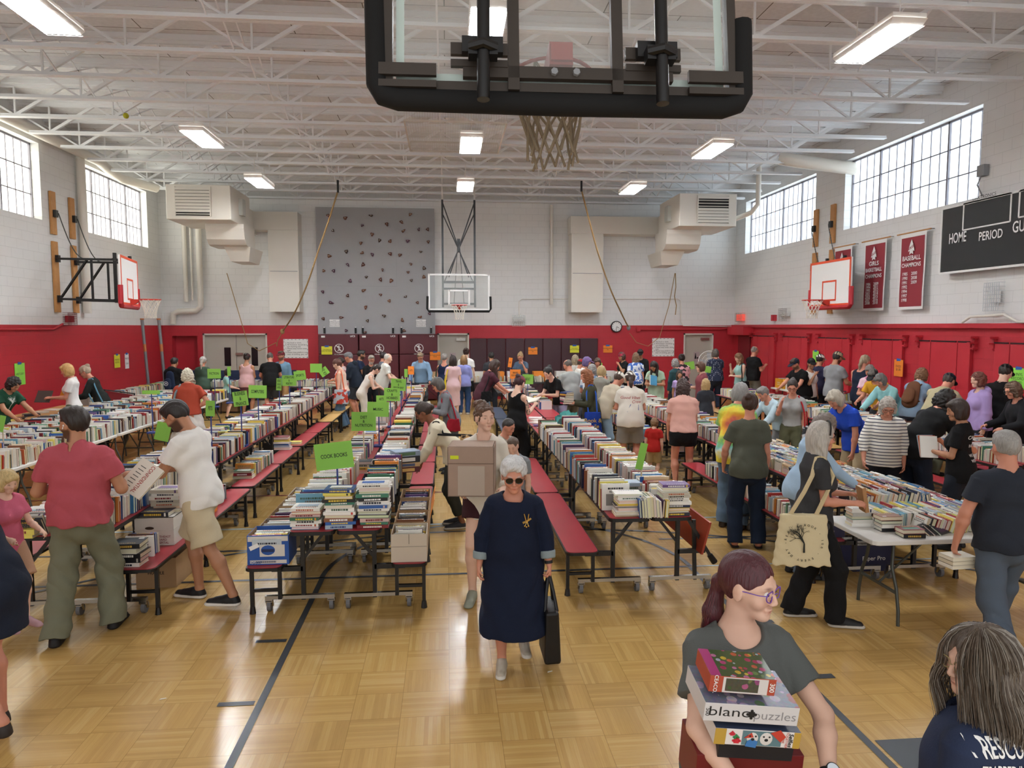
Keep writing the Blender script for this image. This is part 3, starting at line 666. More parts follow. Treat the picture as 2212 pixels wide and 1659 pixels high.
# ---------------- basketball goals ----------------
GLASS=mat('dfe8e6',.02,alpha=.16,name='board_glass',spec=.6)
ORNG=mat('c8321f',.45,name='rim_orange'); NETM=mat('e9e3d6',.8,name='net_cord')
def rim_net(t,c,fwd,r=.23,m=ORNG,netm=NETM,netr=.006,dz=.42,slack=0):
    """rim centred c; fwd: unit vec from board to rim"""
    c=Vector(c);f=Vector(fwd);s=f.cross(Vector((0,0,1)))
    mb=MB(); mb.tube([c+f*(r*math.cos(k*PI/16))+s*(r*math.sin(k*PI/16)) for k in range(32)],.0095,n=8,close=True); rr=mb.obj('rim',m,t,smooth=True)
    mb=MB(); mb.prism([(-r-.15,.0),(-r-.15,-.12),(-r-.1,-.12),(-r+.05,-.02),(-r+.1,0)],c+s*.06,f,(0,0,1),-s*.12); mb.bar(c-f*(r+.17)+Vector((0,0,-.06)),c-f*(r+.14)+Vector((0,0,-.06)),.11,.09); mb.obj('rim_bracket',m,t)
    mb=MB(); n=12; L=5
    rad=[1,.82,.68,.58,.53,.55]
    for i in range(n):
        for d in(1,-1):
            pts=[]
            for k in range(L+1):
                a=2*PI*(i+d*k*.5)/n; R=r*rad[k]*(1+slack*.12*math.sin(i*2.3+k)); pts.append(c+f*(R*math.cos(a))+s*(R*math.sin(a))+Vector((0,0,-.01-dz*k/L-slack*.02*math.sin(i*1.7))))
            mb.tube(pts,netr,n=5)
    mb.obj('net',netm,t,smooth=True)
    return rr
def board_rect(mb,c,u,w,h,wd,th,n):
    c=Vector(c);u=Vector(u);z=Vector((0,0,1));n=Vector(n)
    for a,b in(((-w/2,-h/2),(w/2,-h/2)),((-w/2,h/2),(w/2,h/2))): mb.bar(c+u*a[0]+z*a[1]+n*0,c+u*b[0]+z*b[1],wd,th,up=n)
    for x in(-w/2,w/2): mb.bar(c+u*x+z*(-h/2-wd/2),c+u*x+z*(h/2+wd/2),wd,th,up=n)
# far glass goal
t=thing('basketball_goal','glass basketball backboard with black padding hung in front of the back wall','basketball goal',(.38,21.4,2.9))
mb=MB(); mb.b2((-.9,-.012,.02),(.9,.012,1.07)); mb.obj('glass_panel',GLASS,t)
mb=MB(); board_rect(mb,(0,-.015,.545),(1,0,0),1.78,1.03,.05,.02,(0,1,0)); board_rect(mb,(0,-.015,.38),(1,0,0),.6,.42,.05,.008,(0,1,0)); mb.obj('white_markings',PURE,t)
mb=MB(); mb.tube([(-.93,0,.42),(-.94,0,.05),(-.9,0,-.02),(.9,0,-.02),(.94,0,.05),(.93,0,.42)],.04,n=8); mb.obj('edge_padding',BLKP,t,smooth=True)
rim_net(t,(0,-.38,.15),(0,-1,0))
mb=MB()
for s in(-1,1):
    mb.bar((s*.48,.3,3.3),(s*.48,.12,.1),.06); mb.bar((s*.47,.25,3.2),(-s*.3,.2,1.0),.035); mb.bar((s*.47,.45,2.9),(-s*.42,.3,.9),.03)
mb.bar((-.5,.15,.85),(.5,.15,.85),.07);mb.bar((-.5,.1,.65),(.5,.1,.65),.06); mb.bar((-.5,.1,.2),(.5,.1,.2),.06); mb.bar((-.15,.12,.2),(-.02,.3,2.1),.02); mb.bar((.15,.12,.2),(.02,.3,2.1),.02)
mb.bar((0,.3,1.75),(0,.3,2.15),.09); mb.obj('mast_frame',mat('3a3d40',.5),t)
mb=MB()
for s in(-1,1): mb.bar((s*.48,.3,3.3),(s*.48,.3,3.62),.05)
mb.obj('ceiling_hanger',WHITE,t)
# side goals
def side_goal(sx,Yc,xb,rot,label):
    wall=XL if sx<0 else XR; s=-sx; Yw=17.85-Yc; w=.89;h=1.07
    t=thing('basketball_goal',label,'basketball goal',(xb,Yc,2.9)); rz=rot*D2R; PP=[]
    mb=MB(); mb.b2((-.02,-w,.0),(.02,w,h)); PP.append(mb.obj('board_panel',PURE,t))
    mb=MB(); board_rect(mb,(s*.023,0,h/2),(0,1,0),w*2-.05,h-.05,.055,.006,(1,0,0)); board_rect(mb,(s*.023,0,.36),(0,1,0),.58,.44,.04,.006,(1,0,0)); PP.append(mb.obj('orange_markings',mat('e2512b',.5),t))
    mb=MB(); mb.tube([(0,-w,.42),(0,-w-.01,.02),(0,-w+.05,-.03),(0,w-.05,-.03),(0,w+.01,.02),(0,w,.42)],.055,n=8); PP.append(mb.obj('red_edge_padding',mat('b3202c',.4),t,smooth=True))
    k0=len(bpy.data.objects); ks=set(bpy.data.objects); rim_net(t,(s*.42,0,.14),(s,0,0)); PP+=[o for o in bpy.data.objects if o not in ks]
    for o in PP: o.rotation_euler=(0,0,rz)
    D=abs(wall-xb)-.01; mb=MB(); Y=lambda y,f:y*.9*(1-f)+(Yw+y)*f
    for y in(-.42,.42):
        A=lambda f,z:(-s*(.12+(D-.12)*f),Y(y,f),z)
        mb.bar(A(0,1.0),A(1,1.08),.05); mb.bar(A(0,.1),A(1,.16),.05)
        mb.bar(A(.9,.2),A(.45,1.02),.04); mb.bar(A(.38,1.02),A(.38,.14),.04)
    mb.bar((-s*.12,-.45,1.0),(-s*.12,.45,1.0),.06); mb.bar((-s*.12,-.45,.1),(-s*.12,.45,.1),.06)
    mb.bar((-s*.12,-.38,.05),(-s*.12,-.38,1.15),.06); mb.bar((-s*.12,.38,.05),(-s*.12,.38,1.15),.06)
    mb.obj('support_arms',BLACK,t)
    for y in(-.42,.42):
        y+=Yw; mb=MB(); mb.b2((-s*(D),y-.1,-.15),(-s*(D-.05),y+.1,1.47)); mb.obj('lower_wall_board',WOOD,t)
        mb=MB(); mb.b2((-s*(D),y-.1,1.63),(-s*(D-.05),y+.1,2.6)); mb.obj('upper_wall_board',WOOD,t)
        for z in(1.08,.16,2.1): mb=MB(); mb.b2((-s*(D-.05),y-.05,z-.08),(-s*(D-.12),y+.05,z+.08)); mb.obj('wall_hinge',BLACK,t)
        mb=MB(); pts=[]
        a=Vector((-s*(D-.15),y,2.1)); b=Vector((-s*(D*.45),Y(y-Yw,.45),1.05))
        for k in range(31):
            u=k/30; p=a.lerp(b,u); p.z-=.35*math.sin(PI*u)*(1 if sx<0 else .15); pts.append(p)
        for k in range(30):
            d=(pts[k+1]-pts[k]).normalized()*.012; mb.bar(pts[k]-d,pts[k+1]+d,.022 if k%2 else .01,.01 if k%2 else .022)
        mb.obj('chain',mat('5d5f5e',.4,.6),t)
    return t
side_goal(-1,17.05,-7.2,12,'white side backboard with red padding on long black arms off the left wall')
side_goal(1,16.1,9.0,0,'white side backboard with red padding off the right wall, banners beside it')
# steel poles lower left
for i,(x,lb) in enumerate(((-8.15,'left'),(-7.72,'right'))):
    mb=MB(); mb.cyl((x+.14,20,0),(x,20,2.6),.04,n=12); mb.mi=1; mb.cyl((x,20,2.6),(x,20,2.64),.05,n=12); mb.cyl((x+.046,20,1.75),(x+.035,20,1.95),.042,n=12)
    tag(mb.obj('volleyball_pole',[mat('7b7f83',.4,.5),mat('b06a3a')]),'grey steel volleyball pole leaning at the left wall, %s of two'%lb,'pole',group='volleyball poles')
# tennis balls stuck in the roof steel, wire screen box
for p,lb in(((272,250,13.5),'green tennis ball lodged in the left roof joists'),((915,409,19.5),'')):
    if lb: x,z=ony(p[0],p[1],p[2]); mb=MB(); mb.sph((x,p[2],z),.05); tag(mb.obj('tennis_ball',mat('b8b52c',.9),smooth=True),lb,'ball')
SCR=mat('cfc8be',.6,name='screen_wire')
for p0,p1,z,lb in(((-.75,13.6),(.8+.35,15.9),6.22,'wire mesh ball screen box under the middle of the roof'),):
    mb=MB(); (x0,y0),(x1,y1)=p0,p1
    for i in range(41):
        x=x0+(x1-x0)*i/40; mb.bar((x,y0,z),(x,y1,z),.004); mb.bar((x,y1,z),(x,y1,z+.2),.004); mb.bar((x,y0,z),(x,y0,z+.2),.004)
    for i in range(41):
        y=y0+(y1-y0)*i/40; mb.bar((x0,y,z),(x1,y,z),.004)
    for i in range(10): zz=z+.02*i; mb.bar((x0,y1,zz),(x1,y1,zz),.004)
    for a,b in(((x0,y0,z),(x1,y0,z)),((x0,y1,z),(x1,y1,z)),((x0,y0,z),(x0,y1,z)),((x1,y0,z),(x1,y1,z)),((x0,y1,z+.2),(x1,y1,z+.2)),((x0,y1,z),(x0,y1,z+.2)),((x1,y1,z),(x1,y1,z+.2))): mb.bar(a,b,.03)
    tag(mb.obj('ceiling_wire_screen',SCR),lb,'wire screen')
# ---------------- court lines ----------------
TAPE=mat('3a3f45',.35,name='court_line'); LB=mat('9fb0b4',.35); RL=mat('8e4640',.35)
def line(name,m,pts,w=.05,z=.003):
    mb=MB()
    for a,b in zip(pts,pts[1:]):
        a=Vector((a[0],a[1],z));b=Vector((b[0],b[1],z));d=(b-a).normalized();n=Vector((-d.y,d.x,0))*w/2
        mb.add([a-n,b-n,b+n,a+n],[(0,1,2,3)])
    o=struct(name,mb,m); return o
line('trim_10',TAPE,[(-1.21,0),(-1.21,6.8)]); line('trim_11',TAPE,[(2.43,0),(2.43,6.8)]); line('trim_12',TAPE,[(-9,6.82),(2.43,6.82)],.045)
line('trim_13',TAPE,[(.61+1.83*math.cos(a*PI/30),6.82+1.83*math.sin(a*PI/30)) for a in range(0,31)])
for i,(a,b,y,w) in enumerate(((-1.48,-1.25,5.45,.05),(-1.48,-1.25,4.53,.05),(2.46,2.66,4.53,.06),(2.46,2.66,5.45,.06),(2.48,3.3,3.62,.3),(-2.3,-1.25,3.62,.3),(-1.48,-1.25,6.35,.05),(2.46,2.66,6.3,.05))): line('trim_%d'%(20+i),TAPE,[(a,y),(b,y)],w)
line('trim_30',LB,[(-9,8.6),(9.8,8.6)],.05); line('trim_31',RL,[(-9,10.3),(9.8,10.3)],.05); line('trim_32',TAPE,[(-9,7.7),(-1.9,7.75)],.045); line('trim_33',TAPE,[(2.4,7.75),(9.8,7.75)],.045)
line('trim_34',TAPE,[(-9,13.2),(9.8,13.2)],.05); line('trim_35',TAPE,[(.6+6.7*math.cos(a*PI/40),1.6+6.7*math.sin(a*PI/40)) for a in range(0,41)],.05)
line('trim_36',LB,[(2.5,6.82),(9.8,6.82)],.03)
# ---------------- near glass backboard (seen from behind) ----------------
t=thing('basketball_goal','big glass backboard with black edge padding seen from behind, overhead near the camera','basketball goal',(.59,3.62,3.545))
t.rotation_euler=(-9*D2R,0,-1.0*D2R)
DGR=mat('3a322b',.5,.1,name='tan_steel_frame',var=.2,bscale=9)
hw=.92
mb=MB(); mb.b2((-hw+.06,-.006,.06),(hw-.06,.006,1.05)); g=mb.obj('glass_panel',None or mat('dfe9e6',.05,alpha=.13,name='board_glass_near',spec=.7),t)
mb=MB(); mb.b2((-hw+.09,.008,.1),(-hw+.13,.012,1.0)); mb.b2((hw-.13,.008,.1),(hw-.09,.012,1.0)); mb.b2((-hw+.09,.008,.09),(hw-.09,.012,.13)); mb.obj('white_border',mat('c9d9d0',.5),t)
mb=MB()
mb.b2((-hw+.03,-.03,.03),(-hw+.075,.03,1.07)); mb.b2((hw-.075,-.03,.03),(hw-.03,.03,1.07)); mb.b2((-hw+.03,-.03,.03),(hw-.03,.03,.075)); mb.b2((-hw+.03,-.03,1.03),(hw-.03,.03,1.07))
for x in(-.25,.27): mb.b2((x-.028,-.05,.03),(x+.028,-.01,1.05))
mb.b2((-.5,-.05,.09),(.55,-.015,.15)); mb.b2((-.5,-.05,.8),(.55,-.015,.86)); mb.obj('steel_frame',DGR,t)
for x,w in((-hw+.15,.14),(hw-.15,.14),(-.42,.14),(.45,.14)):
    mb=MB(); zz=.03 if abs(x)>.6 else .14; mb.b2((x-w,-.055,zz),(x+w,-.03,zz+.035)); mb.b2((x-w,-.055,zz+.06),(x+w,-.03,zz+.12)) ; mb.obj('slotted_plate',DGR,t)
mb=MB(); mb.tube([(-hw-.01,0,.95),(-hw-.015,0,.6),(-hw,0,.06),(-hw+.03,0,.01),(-hw+.1,0,-.01),(0,0,-.02),(hw-.1,0,-.015),(hw-.03,0,.01),(hw,0,.06),(hw+.01,0,.4),(hw+.01,0,.44)],.055,n=12); mb.obj('edge_padding',BLKP,t,smooth=True)
mb=MB()
for x in(-.05,.06): mb=MB(); mb.cyl((x,-.07,.12),(x,-.04,.12),.018,n=6); mb.obj('mounting_bolt',GREY,t)
for x in(-.405,.46):
    mb=MB(); mb.cyl((x,-.16,-.08),(x+.02,-.16,3.05),.031,n=16); mb.obj('mast_pipe',mat('0d0d0e',.3),t,smooth=True)
    mb=MB(); mb.b2((x-.1,-.1,.19),(x+.1,-.05,.27)); mb.tube([(x-.06,-.16,.18),(x,-.2,.18),(x+.06,-.16,.18)],.024); mb.b2((x-.07,-.17,.14),(x+.07,-.1,.21)); mb.obj('pipe_clamp',BLACK,t)
rim_net(t,(.0,.42,.33),(0,1,0),r=.235,m=mat('9c2f26',.5),netm=mat('8f8069',.9),netr=.0075,dz=.46,slack=1)
# ---------------- cafeteria tables with benches ----------------
TOPR=mat('a8323b',.35,var=.05,bscale=5,name='red_laminate'); TOPT=mat('c89f5e',.4,name='tan_laminate'); TOPB=mat('3f4c63',.4,name='blue_laminate')
EDGE=mat('161616',.5,name='black_edge'); FRM=mat('121214',.35,name='table_frame'); RUB=mat('6e6f72',.6,name='caster_rubber')
def slab(mb,x0,x1,y0,y1,z,th,r=.05):
    pts=[]
    for cx,cy,a0 in((x1-r,y1-r,0),(x0+r,y1-r,90),(x0+r,y0+r,180),(x1-r,y0+r,270)):
        for k in range(4): a=(a0+k*30)*D2R; pts.append((cx+r*math.cos(a),cy+r*math.sin(a)))
    mb.prism(list(reversed(pts)),(0,0,z-th),(1,0,0),(0,1,0),(0,0,th)); return mb
def caster(t,x,y):
    mb=MB(); mb.b2((x-.03,y-.02,.085),(x+.03,y+.02,.11)); mb.bar((x,y-.02,.1),(x,y+.02,.05),.05,.012); mb.cyl((x-.022,y,.1),(x-.022,y+.025,.045),.012); mb.cyl((x+.022,y,.1),(x+.022,y+.025,.045),.012)
    c=mb.obj('caster',CHROME,t); mb=MB(); mb.cyl((x-.016,y+.02,.05),(x+.016,y+.02,.05),.05,n=16); mb.obj('wheel',RUB,c)
def cafe(xc,y0,L,label,benchL=True,benchR=True,top=None,bl=None,br=None,foldR=False,w=.36):
    """one folding cafeteria table, centre line xc, from y0 to y0+L (two halves)"""
    t=thing('cafeteria_table',label,'table',(xc,y0+L/2,0),0,'cafeteria tables with attached benches'); h=L/2; top=top or TOPR
    for sx in(-1,1):
        x0,x1=(-.375,-.008) if sx<0 else (.008,.375)
        for yy0,yy1 in((-h+.01,-.005),(.005,h-.01)):
            mb=MB(); slab(mb,x0,x1,yy0,yy1,.735,.03); e=mb.obj('table_top_edge',EDGE,t)
            mb=MB(); slab(mb,x0+.008,x1-.008,yy0+.008,yy1-.008,.74,.006,.045); mb.obj('table_top',top,t)
    ends=(-h+.2,-.12,.12,h-.2)
    for y in ends:
        for s in(-1,1):
            mb=MB(); mb.bar((s*.3,y,.1),(s*.3,y,.71),.035); mb.bar((s*.3,y,.45),(s*.1,y,.7),.025)
            mb.bar((s*.3,y,.37),(s*.56,y,.37),.035,.04); mb.obj('leg_frame',FRM,t)
        for s,a,b in((-1,-.62,-.04),(1,.04,.62)):
            mb=MB(); mb.bar((a,y,.125),(b,y,.125),.04,.03); mb.obj('caster_rail',CHROME,t)
            if y in(ends[0],ends[2],ends[3]) or 1:
                for x in(a+.03,b-.03): caster(t,x,y)
    for s,on,mt in((-1,benchL,bl or top),(1,benchR,br or top)):
        if on:
            for yy0,yy1 in((-h+.05,-.01),(.01,h-.05)):
                mb=MB(); slab(mb,s*.6-.15,s*.6+.15,yy0,yy1,.425,.025,.06); mb.obj('bench_edge',EDGE,t)
                mb=MB(); slab(mb,s*.6-.14,s*.6+.14,yy0+.01,yy1-.01,.43,.006,.055); mb.obj('bench_seat',mt,t)
            for y in ends:
                for x in(s*.49,s*.72):
                    mb=MB(); z0=.0 if abs(x)>.6 else .1
                    mb.bar((x,y-.03,z0+.02),(x,y-.03,.405),.03)
                    if z0==0: mb.cyl((x,y-.03,0),(x,y-.03,.06),.028,.02,n=8)
                    mb.obj('bench_leg',FRM,t)
                mb=MB(); mb.bar((s*.49,y-.03,.2),(s*.72,y-.03,.2),.025); mb.obj('bench_brace',FRM,t)
        elif foldR and s>0:
            for yy0,yy1 in((-h+.05,-.01),(.01,h-.05)):
                mb=MB(); mb.prism([(yy0,0),(yy1,0),(yy1,.29),(yy0,.29)],(s*.47,0,.38),(0,1,0),(.25,0,1),(.02,0,0)); mb.prism
                b=mb.obj('folded_bench_seat',[mat('9c3a22',.5)],t)
            for y in ends:
                mb=MB(); mb.bar((.4,y,.66),(.62,y-.02,.3),.03); mb.cyl((.6,y-.02,.33),(.65,y-.02,.26),.026,.03,n=8); mb.bar((.45,y,.66),(.47,y,.1),.03); mb.obj('folded_leg',FRM,t)
    return t
def row(xc,y0,n,L,nm,**k):
    for i in range(n):
        kk={a:(b(i) if callable(b) else b) for a,b in k.items()}
        cafe(xc,y0+i*L,L,'black framed table %s, %s along'%(nm,ordn[i]),**kk)
LT=3.05
row(-.93,5.84,4,LT,'under the cookbooks in the centre left row',top=TOPR)
for i,(y_,l_,bl_,on_) in enumerate(((6.0,4.66,TOPR,True),(10.67,2.25,TOPR,False),(12.93,4.6,TOPB,True))):
    cafe(1.79,y_,l_,'black framed table in the centre right row, right bench folded, %s from the stage'%ordn[i],benchL=on_,benchR=False,foldR=True,bl=bl_)
row(-3.16,5.9,4,LT,'in the left row below the computers sign',br=lambda i:TOPT if i==3 else TOPR,top=lambda i:TOPR)
for i,(y_,l_,on_) in enumerate(((6.1,4.0,True),(10.11,1.8,False),(11.92,3.2,True),(15.13,3.0,True))):
    cafe(4.16,y_,l_,'black framed table in the right row behind the white table, %s along'%ordn[i],benchL=on_)
row(7.0,7.9,3,LT,'in the far right row',top=TOPR,bl=lambda i:TOPT if i else TOPR)
# ---------------- folding tables ----------------
FT=mat('e4e2dd',.4,name='white_plastic_top'); FL=mat('4d504a',.4,.3,name='grey_green_leg')
def folding(xc,yc,w,l,label,rz=0,top=None,leg=None,name='folding_table',thick=.04,blk=False):
    t=thing(name,label,'table',(xc,yc,0),rz,'folding tables'); top=top or FT; leg=leg or FL
    mb=MB(); slab(mb,-w/2,w/2,-l/2,l/2,.74,thick,.06); mb.obj('table_top',top,t,bevel=.008)
    for s in(-1,1):
        for x in(-1,1):
            y=s*(l/2-.3); X=x*(w/2-.1)
            mb=MB(); mb.tube([(X*.55,y-s*.02,.7),(X*.62,y,.45),(X*.85,y,.3),(X*.98,y,.12),(X,y,.0)],.014,n=8); mb.obj('leg',leg,t,smooth=True)
        mb=MB(); mb.bar((-(w/2-.1)*.9,y,.26),((w/2-.1)*.9,y,.26),.02); mb.bar((0,y,.26),(0,s*(l/2-.8),.7),.014); mb.obj('leg_brace',leg,t)
    return t
folding(4.2,5.53,1.76,.76,'white plastic folding table at the front right, loaded with thick paperbacks',0) if 0 else folding(4.24,5.55,.76,1.83,'white plastic folding table at the front right, loaded with thick paperbacks',PI/2)
for i,y in enumerate((8.7,10.6,12.5,14.4,16.3)):
    folding(-5.5,y,.76,1.85,'white folding table on the near side of the left double row, %s from the stage'%ordn[i])
    folding(-6.28,y,.76,1.85,'white folding table on the wall side of the left double row, %s from the stage'%ordn[i])
TANM=mat('b98a55',.5,name='tan_top')
for i,y in enumerate((12.9,15.0,17.1,19.2,21.2)):
    folding(-7.85,y,.76,2.0,'brown topped table near the red left wall, %s from the stage'%ordn[i],top=TANM if i<2 else mat('2a2526',.5),leg=BLACK)
for i,x in enumerate((-6.9,-4.95,-3.0)):
    folding(x,20.6,.76,1.85,'dark folding table across the back left of the hall, %s from the left'%ordn[i].replace('nearest','first'),rz=PI/2,top=mat('3a3032',.5),leg=BLACK)
for i,x in enumerate((-.9,1.05,3.0,4.95)):
    folding(x,21.6,.76,1.85,'dark folding table before the maroon pads, %s from the left'%ordn[i].replace('nearest','first'),rz=PI/2,top=mat('2c2a2e',.5),leg=BLACK)
for i,y in enumerate((18.9,)):
    folding(1.75,y,.9,1.85,'dark folding table behind the centre right row',top=mat('2c2a2e',.5),leg=BLACK)
    folding(-.93,y+.2,.76,1.6,'dark folding table behind the cookbook row',top=mat('2c2a2e',.5),leg=BLACK)
for i,y in enumerate((9.3,11.4,13.5,15.6,18.0)):
    folding(9.33,y,.74,1.95,'white folding table along the red right wall, %s from the stage'%ordn[i])
# ---------------- books ----------------
PAL=['e9e6dd']*11+['f4f2ec']*11+['d9d3c4','c9c2b2','1b1c22','15161b','23262f','2a2d3b','1f2c4d','26407c','2f5fa8','3c7fb4','6fa7bf','7d1f28','a3262e','c23a33','b5542c','d98a3a','e3c34f','e7d96a','2f6a4a','3f7f66','7aa88a','4b2c53','6a4d86','8b5a3c','5b3a2a','8e8c88','b9b6ae','d7b7b0','e4cfa5','c6d3dc','a9bccb','3d3a3c']
CN={'e9e6dd':'off-white','f4f2ec':'white','d9d3c4':'cream','c9c2b2':'beige','1b1c22':'black','15161b':'black','23262f':'charcoal','2a2d3b':'dark slate','1f2c4d':'navy','26407c':'royal blue','2f5fa8':'blue','3c7fb4':'sky blue','6fa7bf':'pale teal','7d1f28':'dark red','a3262e':'red','c23a33':'bright red','b5542c':'rust','d98a3a':'orange','e3c34f':'yellow','e7d96a':'pale yellow','2f6a4a':'green','3f7f66':'sea green','7aa88a':'sage green','4b2c53':'dark purple','6a4d86':'purple','8b5a3c':'brown','5b3a2a':'dark brown','8e8c88':'grey','b9b6ae':'light grey','d7b7b0':'pale pink','e4cfa5':'tan','c6d3dc':'pale blue','a9bccb':'grey blue','3d3a3c':'dark grey'}
BKM=mat('808080',.38,attr=True,name='book_cover_print'); 
PAGE=lin('e6dcc4')
BOOKS=[]   # (centre, L(along spine), W(cover width), T(thickness), rotation matrix, colour, detail label, row)
def book_geo(mb,L,W,T,col,seed,M,rich=True):
    """local: spine along x (length L), cover width W in -z from spine at z=W (spine up), thickness along y. origin bottom centre"""
    r=random.Random(seed); c=lin(col); tt=min(.003,T*.2)
    lum=sum(c)/3; c2=lin(r.choice(['f2efe6','e8c84a','d8d8d8','ffffff','c8a24a'] if lum<.3 else ['1b1c22','7d1f28','26407c','3f5f4a','b5542c','2a2d3b']))
    c3=lin(r.choice(PAL))
    mb.cc=c; mb.b2((-L/2,-T/2,0),(L/2,-T/2+tt,W),M); mb.b2((-L/2,T/2-tt,0),(L/2,T/2,W),M); mb.b2((-L/2,-T/2+tt,W-tt),(L/2,T/2-tt,W),M)
    mb.cc=tuple(v*r.uniform(.85,1.08) for v in PAGE); mb.b2((-L/2+.004,-T/2+tt,.004),(L/2-.004,T/2-tt,W-tt),M)
    if not rich: mb.cc=None; return
    def quad(a,b,c_,d,col_): mb.cc=col_; mb.add([a,b,c_,d],[(0,1,2,3)],M)
    e=.0008; z=W+e
    # title bars along the spine
    k=r.random()
    if k<.75:
        n=r.choice((4,6,9)); x=-L*.3
        while x<L*.25:
            w=r.uniform(.006,.02)
            quad((x,-T*.25,z),(x+w,-T*.25,z),(x+w,T*.22,z),(x,T*.22,z),c2); x+=w+.004
    if k>.4: quad((L*.36,-T*.4,z),(L*.42,-T*.4,z),(L*.42,T*.4,z),(L*.36,T*.4,z),c3)
    for sy in(-1,1):
        y=sy*(T/2+e); f=r.random()
        def fq(x0,x1,z0,z1,c_):
            p=[(x0,y,z0),(x1,y,z0),(x1,y,z1),(x0,y,z1)]
            if sy>0: p.reverse()
            quad(*p,c_)
        if f<.55: fq(-L*.36,L*.36,W*.18,W*.62,c3)
        zz=W*.86
        for k2 in range(r.randint(1,3)):
            w=r.uniform(.2,.42)*L; x=-w
            while x<w: q=r.uniform(.008,.02); fq(x,min(x+q,w),zz-W*.07,zz,c2 if k2==0 else lin('77736c')); x+=q+.005
            zz-=W*.12
        if f>.7: fq(L*.22,L*.4,W*.05,W*.2,lin('f2f2f0'))
    mb.cc=None
def add_book(pos,L,W,T,rz=0,tilt=0,flat=False,col=None,row='',roll=0,seed=None):
    M=Matrix.Translation(Vector(pos))@Matrix.Rotation(rz,4,'Z')
    if flat: M=M@Matrix.Rotation(PI/2,4,'X')@Matrix.Translation((0,T/2,-W/2))   # cover faces up
    else: M=M@Matrix.Rotation(tilt,4,'X')@Matrix.Rotation(roll,4,'Y')
    BOOKS.append(dict(M=M,L=L,W=W,T=T,col=col or rnd.choice(PAL),row=row,flat=flat,p=Vector(pos)))
def book_run(p0,d,length,row,across='x',L=(.2,.25),W=(.14,.19),T=(.012,.042),gap=0.,base=0,tiltv=.12,pal=None,drop=.0):
    """standing books spine up in a run starting at p0, advancing along d (unit 2D); spines perpendicular to d"""
    s=0; rz=math.atan2(-d[0],d[1]); lean=rnd.uniform(-tiltv,tiltv)
    while s<length:
        t=rnd.uniform(*T)
        if rnd.random()<.08: lean=rnd.uniform(-tiltv,tiltv)
        l=rnd.uniform(*L); w=rnd.uniform(*W); j=rnd.uniform(-.012,.012)
        if rnd.random()>drop:
            x=p0[0]+d[0]*(s+t/2)+d[1]*j; y=p0[1]+d[1]*(s+t/2)-d[0]*j
            add_book((x,y,p0[2]),l,w,t,rz=rz,tilt=lean,col=rnd.choice(pal) if pal else None,row=row)
        s+=t+.003+gap*rnd.random()+(w*(1-math.cos(lean)) if 0 else 0)
def stack(x,y,z,n,row,L=(.2,.26),W=(.15,.2),T=(.02,.045),rz=0,pal=None):
    for i in range(n):
        t=rnd.uniform(*T); add_book((x+rnd.uniform(-.012,.012),y+rnd.uniform(-.01,.01),z),rnd.uniform(*L),rnd.uniform(*W),t,rz=rz+rnd.uniform(-.07,.07)+(PI if rnd.random()<.3 else 0),flat=True,row=row,col=rnd.choice(pal) if pal else None); z+=t+.0005
    return z
TZ=.742; BZ=.432
# Row A centre left: stacks at front, runs behind
for x,n,nm in((-1.17,7,'left'),(-.9,12,'middle'),(-.62,13,'right')):
    stack(x,6.0,TZ,n,'in the %s front stack on the cookbook table'%nm,L=(.22,.27),W=(.17,.22),rz=0,T=(.02,.036))
stack(-.88,6.27,TZ,12,'in the stack under the cookbooks sign',L=(.22,.28),W=(.18,.22),T=(.012,.03))
Y=(0,1)
book_run((-1.15,6.2,TZ),Y,1.9,'in the left run of the cookbook table',L=(.26,.32),W=(.18,.24),T=(.014,.05))
book_run((-.66,6.2,TZ),Y,1.9,'in the right run of the cookbook table',L=(.25,.3),W=(.19,.25),T=(.014,.045))
stack(-.98,8.25,TZ,4,'in the low stack behind the cookbooks sign'); stack(-.7,8.35,TZ,6,'in the stack behind the right cookbook run')
book_run((-1.15,8.5,TZ),Y,1.5,'in the left run before the diet sign',L=(.22,.28)); book_run((-.66,8.5,TZ),Y,1.6,'in the right run before the diet sign',L=(.24,.3),W=(.16,.22))
for i in range(7): stack(-1.12 if i%2 else -.7,10.3+i*.26,TZ,rnd.randint(3,8),'in the flat stacks beyond the diet sign',L=(.22,.3),W=(.18,.24))
book_run((-1.15,12.1,TZ),Y,5.6,'in the left run of the music section'); book_run((-.68,12.1,TZ),Y,5.6,'in the right run of the music section')
# Row B centre right
stack(1.6,6.13,TZ,9,'in the left front stack of the centre right table',L=(.22,.26),W=(.15,.19),T=(.014,.032)); stack(2.02,6.13,TZ,12,'in the right front stack of the centre right table',L=(.22,.27),W=(.15,.2),T=(.012,.03))
book_run((1.53,6.28,TZ),Y,4.5,'in the left run of the centre right row',L=(.22,.27),W=(.18,.26),T=(.01,.032)); book_run((2.02,6.28,TZ),Y,5.3,'in the right run of the centre right row',L=(.24,.3),W=(.16,.22),T=(.014,.04))
book_run((1.68,6.1,TZ),(1,0),.24,'in the short run beside the sign pole of the centre right table',L=(.2,.24),W=(.15,.19),T=(.014,.03))
stack(1.78,6.75,TZ,5,'in the middle stack of the centre right table'); 
for i in range(6): add_book((1.55+rnd.uniform(-.05,.1),11.2+i*.33,TZ),.24,.18,.02,rz=rnd.uniform(-1,1),flat=True,row='lying on the red centre right table')
book_run((1.5,15.3,TZ),Y,3.4,'at the far end of the centre right row'); book_run((2.0,14.2,TZ),Y,4.6,'at the far end of the centre right row')
